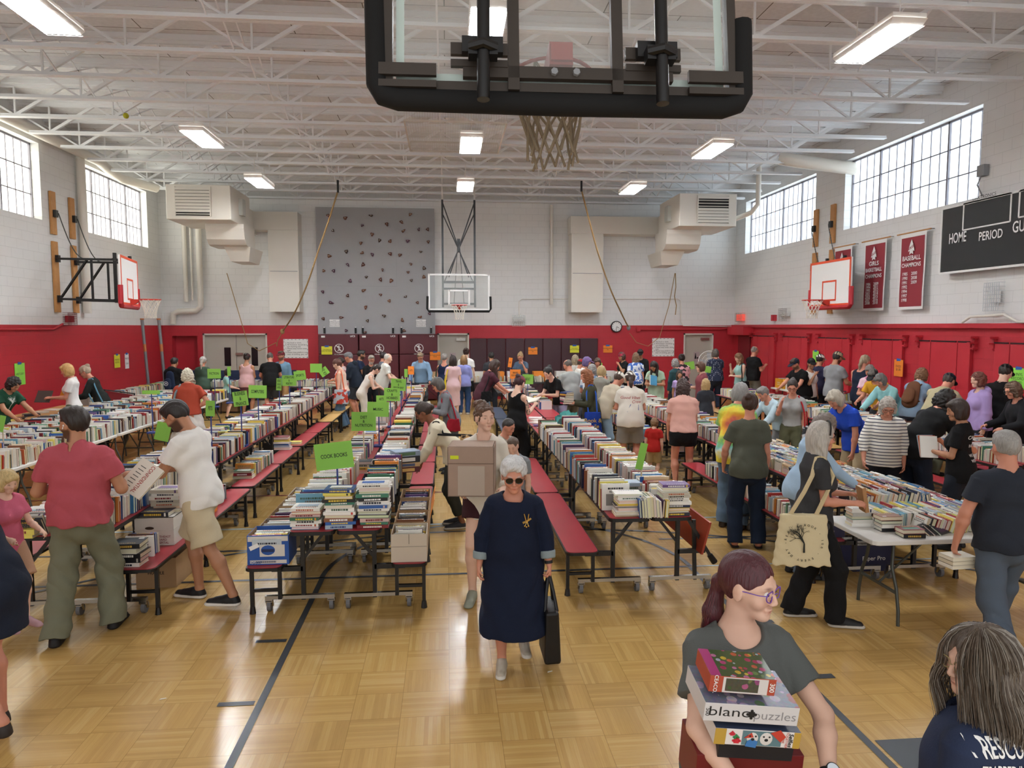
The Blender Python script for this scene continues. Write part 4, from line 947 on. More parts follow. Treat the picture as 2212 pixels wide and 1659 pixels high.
# Row L1
book_run((-3.35,5.95,TZ),Y,1.2,'in the yellow and cream run left of the pink shirt man',L=(.22,.27),W=(.16,.2),T=(.012,.03),tiltv=.5)
stack(-3.42,5.95,TZ,2,'lying at the front left corner of the left table',L=(.26,.28),W=(.2,.2),pal=['e7d96a','e3c34f'])
book_run((-2.95,6.15,TZ),Y,11.6,'in the right run of the left row',L=(.22,.27),W=(.17,.22),T=(.012,.038)); book_run((-3.35,7.3,TZ),Y,10.4,'in the left run of the left row',L=(.2,.26),W=(.15,.22),T=(.012,.038))
for i in range(16): add_book((-3.13+rnd.uniform(-.1,.1),7.2+i*.64,TZ+.17),.24,.17,rnd.uniform(.015,.035),rz=rnd.uniform(-.6,.6),flat=True,row='lying across the left row')
stack(-2.66,6.1,BZ,5,'in the stack on the front bench of the left row',L=(.22,.26),W=(.17,.2),T=(.025,.045),pal=['15161b','1b1c22','e9e6dd','3f7f66','f4f2ec']); book_run((-2.66,6.28,BZ),Y,.12,'standing behind the bench stack of the left row',T=(.02,.03))
stack(-2.66,6.72,BZ+.262,1,'topmost on the white carton of the left bench',L=(.27,.28),W=(.21,.22),pal=['2a2d3b']); stack(-2.62,6.87,BZ+.262,7,'in the white stack on the left bench carton',L=(.25,.27),W=(.2,.22),T=(.025,.033),pal=['f4f2ec','e9e6dd','c9c2b2','a9bccb'])
book_run((-2.66,7.9,BZ),Y,.5,'standing on the left bench behind the orange box',L=(.17,.2),W=(.14,.18)); 
book_run((-2.68,9.6,BZ),Y,1.0,'in the bench run below the left table',L=(.2,.26)); stack(-2.68,9.55,BZ,3,'in front of the bench run',L=(.22,.27)); 
stack(-2.67,11.75,BZ,6,'in the tall bench stack of the left row',L=(.2,.26)); stack(-2.6,12.3,BZ,1,'alone on the left bench')
# Row L2 double white tables
for k,x in enumerate((-5.28,-5.68,-6.1,-6.5)):
    book_run((x,8.0,TZ),Y,9.2,'on the white double tables, run %s'%('nearest the aisle','second from the aisle','third from the aisle','nearest the wall')[k],L=(.2,.27),W=(.15,.23),drop=.03)
# Row L3
book_run((-7.7,15.8,TZ),Y,6.2,'along the red left wall'); 
for i in range(7): add_book((-7.8+rnd.uniform(-.15,.2),12.3+i*.45,TZ),.26,.2,rnd.uniform(.015,.04),rz=rnd.uniform(-1,1),flat=True,row='lying on the brown topped wall table')
for x0 in(-7.7,):
    book_run((x0,20.45,TZ),(1,0),5.4,'on the back left tables',L=(.2,.25)); book_run((x0,20.8,TZ),(1,0),5.4,'on the back left tables')
# back tables
book_run((-1.7,21.45,TZ),(1,0),7.4,'on the tables before the maroon pads',drop=.3); book_run((1.5,18.2,TZ),Y,1.4,'on the table behind the centre right row')
for i in range(10): stack(-1.2+rnd.uniform(0,.6),17.9+i*.2,TZ,rnd.randint(1,4),'at the far end of the cookbook row')
# white front table: rows of slabs running away from the camera, spines up
PBP=['f4f2ec','e9e6dd','e9e6dd','d9d3c4','1b1c22','a3262e','3c7fb4','c6d3dc','e4cfa5','7d1f28','1f2c4d','6a4d86','d98a3a','e7d96a','6fa7bf','f4f2ec','b9b6ae']
for k,y in enumerate((5.42,5.62,5.82)):
    book_run((3.62 if k else 3.86,y,TZ),(1,0),1.5 if k else 1.26,'in the %s rank on the white front table'%('front','middle','back')[k],L=(.17,.19),W=(.105,.125),T=(.018,.042),tiltv=.35,pal=PBP)
stack(3.48,5.62,TZ,5,'in the left back stack on the white front table',L=(.17,.19),W=(.11,.13),T=(.025,.035)); stack(3.62,5.45,TZ,4,'in the second stack on the white front table',L=(.17,.19),W=(.11,.13),T=(.025,.035))
stack(3.7,5.27,TZ,2,'in the front stack on the white front table',L=(.17,.19),W=(.11,.13),T=(.025,.035),pal=['7d1f28','1b1c22'])
for i in range(3): add_book((3.93+i*.05,5.3,TZ),.18,.12,.02,rz=.5,tilt=-1.0,row='leaning over at the front of the white table',col=['23262f','1b1c22','2a2d3b'][i])
# Row C: ranks across
for k,y in enumerate([6.25+.2*i for i in range(16)]):
    book_run((3.83,y,TZ),(1,0),.68,'rank %s in the right row'%ordn[min(k,17)].replace('nearest','first'),L=(.17,.19),W=(.11,.14),T=(.016,.04),tiltv=.3,pal=PBP)
book_run((3.98,9.5,TZ),Y,8.6,'in the left run of the right row',L=(.2,.26),W=(.14,.2)); book_run((4.36,9.5,TZ),Y,8.6,'in the right run of the right row',L=(.2,.26),W=(.14,.2))
for x in(3.57,4.76): book_run((x,6.4,BZ),Y,2.8 if x<4 else 5,'on the %s bench of the right row'%('left' if x<4 else 'right'),L=(.18,.25),W=(.14,.2)); 
book_run((3.57,12.2,BZ),Y,3,'on the left bench of the right row')
for k,y in enumerate([6.2+.2*i for i in range(8)]): book_run((4.62,y,.62),(1,0),.34,'in the low box rank at the right row',L=(.17,.19),W=(.11,.14),T=(.016,.04),tiltv=.3,pal=PBP)
# Row E
for x in(6.8,7.2): book_run((x,8.0,TZ),Y,8.8,'in the %s run of the far right row'%('left' if x<7 else 'right'),L=(.2,.26),W=(.14,.2))
for y in(8.2,8.4,8.6,8.8,9.0,9.2,9.4,9.6,9.8,10.): book_run((5.75,y,.62),(1,0),.7,'in the low cartons between the right rows',L=(.17,.19),W=(.11,.14),T=(.016,.04),pal=PBP) if 0 else None
for y in(9.0,11.1,13.2,15.3,17.4): book_run((9.15,y-.7,TZ),Y,1.5,'along the red right wall',L=(.2,.26))
# ---------------- cartons ----------------
KRAFT=mat('a98964',.8,var=.05,bscale=12,name='kraft_card'); WCARD=mat('dcd8d0',.7,name='white_card'); ORC=mat('e48a2c',.6,name='orange_card'); BLC=mat('2456a6',.5,name='blue_card')
def carton(x,y,z,w,l,h,m,label,rz=0,flaps=0,deco=None,name='carton',open_=True,inner=None,fill=None,row=''):
    t=thing(name,label,'box',(x,y,z),rz,'cartons of books'); th=.005
    mb=MB(); mb.b2((-w/2,-l/2,0),(w/2,l/2,th))
    mb.b2((-w/2,-l/2,th),(w/2,-l/2+th,h)); mb.b2((-w/2,l/2-th,th),(w/2,l/2,h)); mb.b2((-w/2,-l/2+th,th),(-w/2+th,l/2-th,h)); mb.b2((w/2-th,-l/2+th,th),(w/2,l/2-th,h))
    if not open_: mb.b2((-w/2,-l/2,h-th),(w/2,l/2,h))
    mb.obj('box_body',m,t)
    if open_:
        for s,ax in((-1,'y'),(1,'y')):
            if flaps:
                mb=MB(); mb.prism([(-w/2+.01,0),(w/2-.01,0),(w/2-.02,.11),(-w/2+.02,.11)],(0,s*l/2,h),(1,0,0),(0,s*.9,-.5 if flaps==1 else .3),(0,0,.003)); mb.obj('flap',m,t)
        mb=MB(); mb.b2((-w/2+th,-l/2+th,th),(-w/2+th+.001,l/2-th,h-.002)); mb.b2((w/2-th-.001,-l/2+th,th),(w/2-th,l/2-th,h-.002)); mb.obj('inner_lining',KRAFT,t)
    if deco: deco(t,w,l,h)
    if fill:
        c,s=math.cos(rz),math.sin(rz)
        if fill=='y': book_run((x,y-l/2+.015,z+.01),Y,l-.05,row or 'inside a carton',L=(w-.1,w-.05),W=(h*.75,h*1.02),T=(.008,.03),tiltv=.12)
        else: book_run((x-w/2+.015,y,z+.01),(1,0),w-.05,row or 'inside a carton',L=(l-.1,l-.05),W=(h*.75,h*1.02),T=(.008,.03),tiltv=.12)
    return t
def fronttext(lines,m,size,xo=0,zo=.5,face='front',bold=.01,back=None,**k):
    def f(t,w,l,h):
        if back:
            mb=MB(); mb.b2((-w*.42+xo,-l/2-.002,h*.25),(w*.42+xo,-l/2-.0005,h*.8)); mb.obj('printed_panel',back,t)
        if face=='front': lettering('\n'.join(lines),(xo,-l/2-.003,h*zo),(1,0,0),(0,0,1),size,m,t,bold=bold,**k)
        elif face=='right': lettering('\n'.join(lines),(w/2+.002,0,h*zo),(0,1,0),(0,0,1),size,m,t,bold=bold,**k)
        elif face=='left': lettering('\n'.join(lines),(-w/2-.002,0,h*zo),(0,-1,0),(0,0,1),size,m,t,bold=bold,**k)
    return f
def blue_deco(t,w,l,h):
    mb=MB(); mb.b2((-w*.48,-l/2-.002,h*.8),(w*.48,-l/2,h*.97)); mb.b2((-w*.44,-l/2-.002,.01),(w*.44,-l/2,h*.16)); mb.b2((-w*.2,-l/2-.002,h*.28),(w*.4,-l/2,h*.68)); mb.obj('white_print_panel',WCARD,t)
    mb=MB(); mb.sph((.0,-l/2-.003,h*.5),(w*.17,.002,h*.17)); mb.obj('print_oval',BLC,t)
    mb=MB(); x=-.1
    while x<.06: mb.b2((x,-l/2-.004,.018),(x+.004,-l/2-.002,h*.13)); x+=.0075
    mb.b2((-.05,-l/2-.006,h*.44),(.05,-l/2-.004,h*.54)); mb.obj('barcode_print',mat('1d2f5c',.6),t)
    lettering('BOGO37',(-w*.33,-l/2-.004,h*.08),(1,0,0),(0,0,1),.03,BLC,t,bold=.02)
    mb=MB(); mb.prism([(-.04,-.018),(.04,-.018),(.04,.018),(-.04,.018)],(-w*.33,-l/2-.006,h*.62),(.9,0,.4),(-.4,0,.9),(0,.002,0)); mb.obj('stick_on_label',PURE,t)
carton(-1.5,6.12,BZ,.34,.3,.25,BLC,'blue printed carton of cookbooks at the front of the left bench',deco=blue_deco,fill='y',row='in the blue carton on the left front bench')
for i,(y,lb) in enumerate(((6.5,'grey carton of cookbooks on the left bench behind the blue carton'),(6.92,'brown tray carton of cookbooks on the left bench, third back'),(7.35,'brown tray carton of cookbooks on the left bench, fourth back'),(7.8,'shallow carton of books on the left bench, fifth back'))):
    carton(-1.52,y,BZ,.34,.4,.2,[mat('9d9992',.7),KRAFT,KRAFT,WCARD][i],lb,fill='y',row='in the %s carton on the left bench'%ordn[i+1])
def seam(t,w,l,h):
    mb=MB(); mb.b2((-.002,-l/2-.002,h*.65),(.002,-l/2,h)); mb.b2((-w/2,-l/2-.0015,h*.55),(w/2,-l/2,h*.56)); mb.obj('card_seam',mat('6e6558',.8),t)
for i,(y,m,lb,hh) in enumerate(((6.1,mat('cfc2b0',.75),'pale carton of thin books at the front of the right bench of the cookbook table',.24),(6.5,KRAFT,'brown carton of thin books on the right bench, second back',.24),(6.92,KRAFT,'brown carton of thin books on the right bench, third back',.24),(7.35,mat('b09a7c',.8),'open carton of magazines on the right bench, fourth back',.26))):
    carton(-.33,y,BZ,.3,.34 if i<1 else .39,hh,m,lb,deco=seam,fill='y',row='in the %s carton on the right bench'%('front','second','third','fourth')[i])
for y in(6.62,6.98):
    mb=MB(); mb.prism([(-.17,0),(.17,0),(.16,.14),(-.16,.16)],(-.165,y,BZ+.24),(0,1,0),(.25,0,1),(.004,0,0)); tag(mb.obj('carton_flap',ORC),'orange folded carton flap standing up on the right bench, %s'%('nearer one' if y<6.8 else 'farther one'),'cardboard',group='orange flaps')
def wdeco(t,w,l,h):
    lettering('NORTHEAST\nBOARD\nHOSPITAL',(w*.18,-l/2-.002,h*.2),(1,0,0),(0,0,1),.028,mat('8c2a35',.6),t,bold=.01)
    mb=MB(); mb.sph((-w*.12,-l/2-.001,h*.62),(.04,.003,.014)); mb.obj('hand_hole',mat('3b2a20',.8),t)
    mb=MB(); mb.b2((-w/2-.004,-l/2-.004,h*.55),(w/2+.004,l/2+.004,h*.57)); mb.obj('lid_line',WCARD,t)
carton(-2.66,6.82,BZ,.34,.44,.26,WCARD,'white lidded file carton with hand hole on the left bench by the white shirt man',deco=wdeco,open_=False)
carton(-2.7,6.9,.0,.36,.4,.28,KRAFT,'brown carton on the floor under the left bench by the white shoes',deco=fronttext(['FRAGILE'],INK,.04))
carton(-2.62,7.62,BZ,.26,.42,.2,ORC,'orange book donation box on the left bench behind the white shirt man',deco=fronttext(['The connection','to community living.'],PURE,.03,face='right'),fill='y',row='in the orange box on the left bench')
carton(-3.2,8.2,0,.5,.4,.34,mat('18181a',.6),'black pet supply carton under the left table',deco=fronttext(['chewy'],mat('b9a23a',.6),.13,face='right'))
carton(-3.0,9.4,0,.5,.4,.3,KRAFT,'brown carton on the floor under the middle of the left table')
carton(-3.1,13.3,0,.45,.4,.32,mat('18181a',.6),'black whiskey carton with white lettering under the left table',deco=fronttext(['JACK DANIELS'],PURE,.05,face='right'))
carton(-3.1,15.4,0,.45,.4,.3,KRAFT,'brown carton under the far part of the left table')
carton(-1.0,9.4,0,.4,.4,.25,ORC,'orange carton on the floor under the cookbook table') 
for i,(x,y,m,lb) in enumerate(((4.2,6.7,mat('2b2f52',.5),'navy paperbacks carton under the right row, nearest the white table'),(3.6,6.25,mat('2b2f52',.5),''),(4.3,8.2,KRAFT,'brown carton under the right row'),(3.9,7.4,mat('e8e4da',.6),''))):
    if lb: carton(x,y,0,.42,.36,.26,m,lb,fill='y' if i==0 else None,deco=fronttext(['Paper Pro'],PURE,.06) if i==0 else None,row='in the navy carton under the right row')
carton(3.57,6.42,BZ,.34,.3,.16,mat('2b2f52',.5),'navy tray carton on the bench end just behind the white front table',deco=fronttext(['Paper','Copiers'],PURE,.04))
for i in range(3): carton(-7.0+i*.9,20.6,0.05,.5,.4,.3,[KRAFT,mat('8a6a48',.8),WCARD][i],'carton under the dark tables at the back left, %s from the left'%ordn[i].replace('nearest','first'))
for i,(x,m) in enumerate(((.3,WCARD),(.9,WCARD),(1.5,ORC),(2.1,WCARD),(2.9,ORC),(3.6,WCARD),(4.3,ORC),(5.0,WCARD),(-.5,KRAFT))):
    carton(x,21.75,TZ,.5,.36,.3,m,'%s display carton on the back tables, %s from the left'%('orange' if m is ORC else('white' if m is WCARD else 'brown'),ordn[i].replace('nearest','first')))
    
for i,y in enumerate((17.3,17.75,18.2,18.65)):
    carton(9.3,y,TZ,.5,.4,.26,mat('e3a024',.6),'yellow display carton of records on the right wall table, %s from the stage'%ordn[i],fill='y',row='in the yellow record cartons',deco=fronttext(['books &','records'],PURE,.05,face='left'))
carton(1.95,12.6,BZ,.3,.4,.3,KRAFT,'brown carton on the floor side of the centre right row') if 0 else None
# clear / teal bin on row B with books
t=thing('tote_bin','crumpled teal and white plastic bag of books on the centre right table','bag',(2.0,11.9,TZ))
mb=MB(); r_=random.Random(5)
for i in range(26): mb.prism([(0,0),(.16,.02),(.13,.12),(.02,.1)],(r_.uniform(-.16,.1),r_.uniform(-.2,.2),r_.uniform(.0,.12)),(r_.uniform(.5,1),r_.uniform(-.6,.6),r_.uniform(-.3,.3)),(r_.uniform(-.4,.4),r_.uniform(-.5,.5),1),(.004,.004,0))
mb.obj('crumpled_plastic',mat('57b5b0',.3),t)
# ---------------- green section signs on posts ----------------
POSTB=mat('2d3f85',.5,name='blue_post'); POSTW=mat('c9b79a',.6,name='wood_post'); POSTS=mat('9c9c9a',.4)
SGN=mat('8ac650',.7,name='green_card')
def sign(lines,cx,cy,wpx,hpx,y,zb,label,post=POSTB,rot=0,lean=0,col=None,ls=None,yaw=0,postpx=None):
    """sign card centred at photo point (cx,cy), at depth y; zb base height"""
    x,z=ony(cx,cy,y); k=proj(x,y,z)[2]/F; w=wpx*k/max(.3,math.cos(yaw*D2R)); h=hpx*k
    px=x if postpx is None else ony(postpx,cy,y)[0]
    t=thing('section_sign',label,'sign',(px,y,zb),0,'section signs on posts'); dx=x-px
    mb=MB(); mb.cyl((0,0,.0),(0,0,z-zb-h*.3),.0085,n=8); mb.obj('post',post,t)
    mb=MB(); mb.box((0,0,.012),(.14,.14,.024)); mb.obj('base',post,t)
    R=Matrix.Translation((dx,-.014,z-zb))@Matrix.Rotation(yaw*D2R,4,'Z')@Matrix.Rotation(-rot*D2R,4,'Y')
    mb=MB(); mb.b2((-w/2,-.0015,-h/2),(w/2,.0015,h/2),R); c=mb.obj('card',col or SGN,t)
    if lines: o=R@Vector((0,-.003,0)); ax=R.to_3x3()@Vector((1,0,0)); up=R.to_3x3()@Vector((0,0,1)); lettering('\n'.join(lines),o,ax,up,ls or h*.2,INK,t,bold=.012,width=w*.7 if max(len(l) for l in lines)>5 else w*.45)
    return t
SB='green section sign on a thin post reading '
sign(['COOK BOOKS'],722,984,80,58,6.45,TZ,SB+'COOK BOOKS',rot=6,postpx=728,ls=.05)
sign(['DIET','&','NUTRITION'],786,910,52,41,8.8,TZ,SB+'DIET & NUTRITION',post=POSTW,rot=-1,postpx=785,ls=.05)
sign(['MUSIC'],817,884,46,32,10.0,TZ,SB+'MUSIC',rot=-2,postpx=818,ls=.05)
sign(['ARTS'],824,862,22,16,11.6,TZ,'small green section sign between MUSIC and CRAFTS reading ARTS',post=POSTS,ls=.06)
sign(['CRAFTS','&','HOBBIES'],847,852,34,28,11.9,TZ,SB+'CRAFTS & HOBBIES',rot=-2,postpx=843,ls=.06)
sign(['TRAVEL','&','GEOGRAPHY'],861,831,32,26,13.4,TZ,SB+'TRAVEL & GEOGRAPHY',rot=-3,postpx=866,ls=.06)
sign(['ARTS'],888,800,13,18,16.5,TZ,'narrow orange section sign near the blue denim man',col=ORG,ls=.06)
sign([],877,806,7,18,16.2,TZ,'narrow edge-on green sign beside the orange one at the cookbook row end')
sign(['COMPUTERS'],557,846,38,28,11.4,TZ,SB+'COMPUTERS',rot=-2,ls=.07)
sign(['BUSINESS','&','FINANCE'],520,861,31,32,10.2,TZ,SB+'BUSINESS & FINANCE',rot=7,ls=.07)
sign(['PETS'],455,882,19,34,9.0,TZ,SB+'PETS',rot=-3,ls=.07,post=POSTB)
sign([],353,932,30,40,7.6,TZ,'plain green sign tilted on a blue post behind the white shirt man',rot=-14,postpx=362)
sign(['REFERENCE','LANGUAGE','& WRITING'],603,830,11,26,13.0,TZ,'narrow angled green sign left of LITERATURE & POETRY',ls=.06,rot=-3)
sign(['LITERATURE','&','POETRY'],625,822,30,23,13.9,TZ,SB+'LITERATURE & POETRY',ls=.06)
sign(['SPORTS'],648,811,25,20,15.0,TZ,SB+'SPORTS',rot=7,ls=.07)
sign([],683,795,25,19,16.6,TZ,'blank green section sign on a post beyond the SPORTS sign')
sign(['DVD','CD'],700,803,19,17,17.0,TZ,'green sign tilted steeply right of the blank green sign',rot=35,ls=.1)
sign(['FICTION'],463,807,28,21,15.2,TZ,SB+'FICTION on the back left tables',ls=.07)
sign([],495,802,7,20,16.0,TZ,'narrow edge-on green sign right of the FICTION sign')
sign([],327,847,37,8,11.6,TZ,'flat looking green sign over the white double tables',post=POSTB)
sign([],5,915,12,36,9.5,TZ,'green sign cut off at the left edge of the picture',rot=-14,post=POSTW)
sign([],645,807,8,14,17.9,TZ,'small green sign beside the blank one at the back of the left row')
sign(['BRAND NEW','BOOKS AS MARKED'],1113,808,23,20,16.4,TZ,'orange section sign on the centre right row',col=ORG,ls=.06)
sign(['DVD'],1102,783,8,21,17.4,TZ,'narrow tilted orange sign above the larger orange sign',col=ORG,rot=-8,ls=.06)
sign(['ADULT'],1140,819,24,21,15.6,TZ,'green section sign reading ADULT before the kneeling woman',ls=.08,rot=-2)
sign([],1385,985,16,58,6.75,TZ,'green sign seen nearly edge-on on a brass pole, centre right table',post=POSTW,rot=-12,postpx=1386,yaw=0)
sign([],1293,789,16,10,19.5,TZ,'small green sign behind the grey haired plaid shirt shopper')
sign([],1489,790,22,17,19.8,TZ,'green section sign at the back right, left one of two',rot=8)
sign([],1528,798,16,14,19.5,TZ,'green section sign at the back right, right one of two',rot=-10)
# sprinkle of things: fans, chair, water fountain, navy partition
t=thing('pedestal_fan','large round pedestal fan behind the polka dot woman at the back right','fan',(7.95,21.0,0))
mb=MB(); mb.cyl((0,0,0),(0,0,1.1),.02); mb.cyl((0,0,0),(0,0,.03),.22,n=16); mb.obj('stand',BLACK,t)
mb=MB()
for k in range(28): a=k*2*PI/28; mb.bar((.04*math.cos(a),-.06,1.35+.04*math.sin(a)),(.33*math.cos(a),-.02,1.35+.33*math.sin(a)),.004)
for r in(.12,.22,.33): mb.tube([(r*math.cos(k*PI/12),-.05+.03*r/.33,1.35+r*math.sin(k*PI/12)) for k in range(24)],.006 if r<.3 else .012,n=5,close=True)
mb.obj('grille',PURE,t)
mb=MB()
for k in range(4): a=k*PI/2; mb.prism([(.03,-.03),(.28,-.09),(.29,.06),(.03,.03)],(0,0,1.35),(math.cos(a),0,math.sin(a)),(-math.sin(a),.2,math.cos(a)),(0,.004,0))
mb.obj('blades',mat('b9bdc2',.4),t)
mb=MB(); mb.b2((-7.9,21.3,0),(-4.4,21.36,1.15)); tag(mb.obj('partition',mat('1f2b4a',.7),bevel=.01),'long dark blue partition board behind the back left tables','partition')
t=thing('water_fountain','steel water fountain cabinet in the back left corner','water fountain',(-8.3,YW-.35,0)); mb=MB(); mb.b2((-.3,-.2,0),(.3,.2,1.0)); mb.obj('cabinet',mat('7d7672',.4,.5),t,bevel=.02); mb=MB(); mb.b2((-.31,-.22,1.0),(.31,.2,1.05)); mb.obj('basin',mat('5d5350',.4),t)
t=thing('stroller','black and red mesh stroller beside the backpack man','stroller',(-7.0,15.9,0))
mb=MB(); mb.prism([(-.25,.4),(.2,.35),(.28,.95),(-.3,1.05)],(0,0,0),(1,0,0),(0,0,1),(0,.04,0)); mb.obj('mesh_back',mat('8c2730',.7,bump=.4,bscale=80),t)
mb=MB(); mb.tube([(-.27,0,.4),(-.32,0,1.07),(.3,0,.98),(.24,0,.36),(.2,-.3,.36),(-.25,-.3,.38),(-.27,0,.4)],.02); 
for x in(-.25,.22): mb.bar((x,0,.4),(x,-.3,.08),.02); mb.cyl((x-.02,-.3,.09),(x+.02,-.3,.09),.09,n=14)
mb.obj('frame',BLACK,t)
# ---------------- implicit-surface figure builder ----------------
class Field:
    def __init__(s,h): s.h=h; s.pr=[]
    def cone(s,a,b,ra,rb,k=.02,side=None,e=1.,flat=False,op='+'):
        s.pr.append(('c',np.array(a,float),np.array(b,float),ra,rb,k,side,e,flat,op)); return s
    def ell(s,c,r,R=None,k=.02,op='+'):
        s.pr.append(('e',np.array(c,float),np.array(r,float),R,k,op)); return s
    def plane(s,p,n): s.pr.append(('p',np.array(p,float),np.array(n,float)/np.linalg.norm(n))); return s
    def bounds(s):
        lo=[];hi=[]
        for p in s.pr:
            if p[0]=='c' and p[9]=='+':
                r=max(p[3],p[4]); lo.append(np.minimum(p[1],p[2])-r);hi.append(np.maximum(p[1],p[2])+r)
            elif p[0]=='e' and p[5]=='+': r=max(p[2]); lo.append(p[1]-r);hi.append(p[1]+r)
        return np.min(lo,0)-2.5*s.h,np.max(hi,0)+2.5*s.h
    def build(s,disp=None):
        h=s.h; lo,hi=s.bounds(); n=np.ceil((hi-lo)/h).astype(int)+1
        D=np.full(n,1.,np.float32)
        ax=[lo[i]+h*np.arange(n[i]) for i in range(3)]
        for p in s.pr:
            if p[0]=='p':
                X,Y_,Z=np.meshgrid(*ax,indexing='ij',sparse=True); d=(X-p[1][0])*p[2][0]+(Y_-p[1][1])*p[2][1]+(Z-p[1][2])*p[2][2]
                np.maximum(D,d.astype(np.float32),out=D); continue
            if p[0]=='c': _,a,b,ra,rb,k,side,e,flat,op=p; r=max(ra,rb); l=np.minimum(a,b)-r;u=np.maximum(a,b)+r
            else: _,a,rr,R,k,op=p; r=max(rr); l=a-r;u=a+r
            m=k+2.5*h; i0=np.maximum(0,np.floor((l-m-lo)/h).astype(int)); i1=np.minimum(n,np.ceil((u+m-lo)/h).astype(int)+1)
            if np.any(i1<=i0): continue
            X,Y_,Z=np.meshgrid(ax[0][i0[0]:i1[0]],ax[1][i0[1]:i1[1]],ax[2][i0[2]:i1[2]],indexing='ij',sparse=True)
            if p[0]=='c':
                w=b-a; L=np.linalg.norm(w)+1e-9; w=w/L
                if side is None: sv=np.cross(w,(0.,1.,.3)) if abs(w[1])<.9 else np.cross(w,(0,0,1.))
                else: sv=np.array(side,float)-w*np.dot(side,w)
                sv=sv/(np.linalg.norm(sv)+1e-9); tv=np.cross(w,sv)
                dx,dy,dz=X-a[0],Y_-a[1],Z-a[2]
                t=dx*w[0]+dy*w[1]+dz*w[2]; S_=dx*sv[0]+dy*sv[1]+dz*sv[2]; T_=(dx*tv[0]+dy*tv[1]+dz*tv[2])/e
                rad=np.sqrt(S_*S_+T_*T_); tc=np.clip(t/L,0,1); rr_=ra+(rb-ra)*tc
                if flat:
                    d=np.maximum(rad-rr_,np.abs(t-L/2)-L/2)
                else:
                    ex=t-tc*L; d=np.sqrt(rad*rad+ex*ex)-rr_
                if e<1: d=d*max(e,.6)
            else:
                dx,dy,dz=X-a[0],Y_-a[1],Z-a[2]
                if R is not None:
                    R_=np.array(R); q=[dx*R_[0,i]+dy*R_[1,i]+dz*R_[2,i] for i in range(3)]
                else: q=[dx,dy,dz]
                kk=np.sqrt((q[0]/rr[0])**2+(q[1]/rr[1])**2+(q[2]/rr[2])**2); d=(kk-1)*min(rr)*(.5+.5*np.minimum(kk,1.5))
            sl=tuple(slice(i0[i],i1[i]) for i in range(3)); A=D[sl]; d=d.astype(np.float32)
            if op=='+':
                hh=np.clip(.5+.5*(A-d)/max(k,1e-5),0,1); D[sl]=A+(d-A)*hh-k*hh*(1-hh)
            else:
                d=-d; hh=np.clip(.5-.5*(A-d)/max(k,1e-5),0,1); D[sl]=A+(d-A)*hh+k*hh*(1-hh)
        if disp is not None:
            X,Y_,Z=np.meshgrid(*ax,indexing='ij',sparse=True); m_=np.abs(D)<.05
            D=D+disp(X,Y_,Z).astype(np.float32)
        return nets(D,lo,h)
def nets(D,lo,h):
    s=D<0; n=np.array(D.shape)
    c=[s[i:n[0]-1+i,j:n[1]-1+j,k:n[2]-1+k] for i in(0,1) for j in(0,1) for k in(0,1)]
    al=c[0].copy(); an=c[0].copy()
    for q in c[1:]: al&=q; an|=q
    act=an&~al; idx=np.argwhere(act); N=len(idx)
    if N==0: return np.zeros((0,3)),np.zeros((0,4),int)
    vid=np.full(act.shape,-1,np.int32); vid[act]=np.arange(N)
    pos=np.zeros((N,3),np.float32); cn=np.zeros(N,np.float32)
    i,j,k=idx.T
    cor=[(a,b,c_) for a in(0,1) for b in(0,1) for c_ in(0,1)]
    val={q:D[i+q[0],j+q[1],k+q[2]] for q in cor}
    for p in cor:
        for a in range(3):
            if p[a]==0:
                q=list(p);q[a]=1;q=tuple(q); v0=val[p];v1=val[q]; m=(v0<0)!=(v1<0)
                t=np.where(m,v0/np.where(m,v0-v1,1),0)
                for b in range(3): pos[:,b]+=np.where(m,p[b]+(t if b==a else 0),0)
                cn+=m
    pos/=cn[:,None]; V=(idx+pos)*h+lo
    F_=[]
    for a in range(3):
        b,c_=(a+1)%3,(a+2)%3
        sl0=[slice(1,-1)]*3; sl1=[slice(1,-1)]*3; sl0[a]=slice(0,-1); sl1[a]=slice(1,None)
        s0=s[tuple(sl0)];s1=s[tuple(sl1)]; m=s0!=s1; e=np.argwhere(m)
        if len(e)==0: continue
        off=np.array([1,1,1]);off[a]=0; e=e+off; inside=s[tuple(e.T)]
        def g(db,dc): q=e.copy(); q[:,b]-=db; q[:,c_]-=dc; return vid[tuple(q.T)]
        f=np.stack([g(1,1),g(0,1),g(0,0),g(1,0)],1)
        f[~inside]=f[~inside][:,::-1]; F_.append(f)
    return V,np.concatenate(F_)
def np_obj(name,V,Fc,m,parent,cols=None,smooth=True):
    me=bpy.data.meshes.new(name); nv,nf=len(V),len(Fc)
    me.vertices.add(nv); me.vertices.foreach_set('co',np.asarray(V,np.float32).ravel())
    me.loops.add(nf*4); me.loops.foreach_set('vertex_index',np.asarray(Fc,np.int32).ravel())
    me.polygons.add(nf); me.polygons.foreach_set('loop_start',np.arange(0,nf*4,4,dtype=np.int32)); me.polygons.foreach_set('loop_total',np.full(nf,4,np.int32))
    me.polygons.foreach_set('use_smooth',np.full(nf,smooth)); me.materials.append(m)
    if cols is not None:
        a=me.color_attributes.new('col','FLOAT_COLOR','POINT'); c=np.ones((nv,4),np.float32); c[:,:3]=cols; a.data.foreach_set('color',c.ravel())
    me.update(calc_edges=True); o=bpy.data.objects.new(name,me); C.objects.link(o)
    if parent is not None: o.parent=parent
    return o
def rotm(axis,deg):
    return np.array(Matrix.Rotation(deg*D2R,3,axis))
def U(v): v=np.array(v,float); return v/(np.linalg.norm(v)+1e-9)
SKIN_M=mat('c99a80',.5,attr=True,name='skin',spec=.35)
_cl={}
def cloth(c,rough=.85,bump=.25,sc=220): return mat(c,rough,bump=bump,bscale=sc,spec=.25,name='cloth')
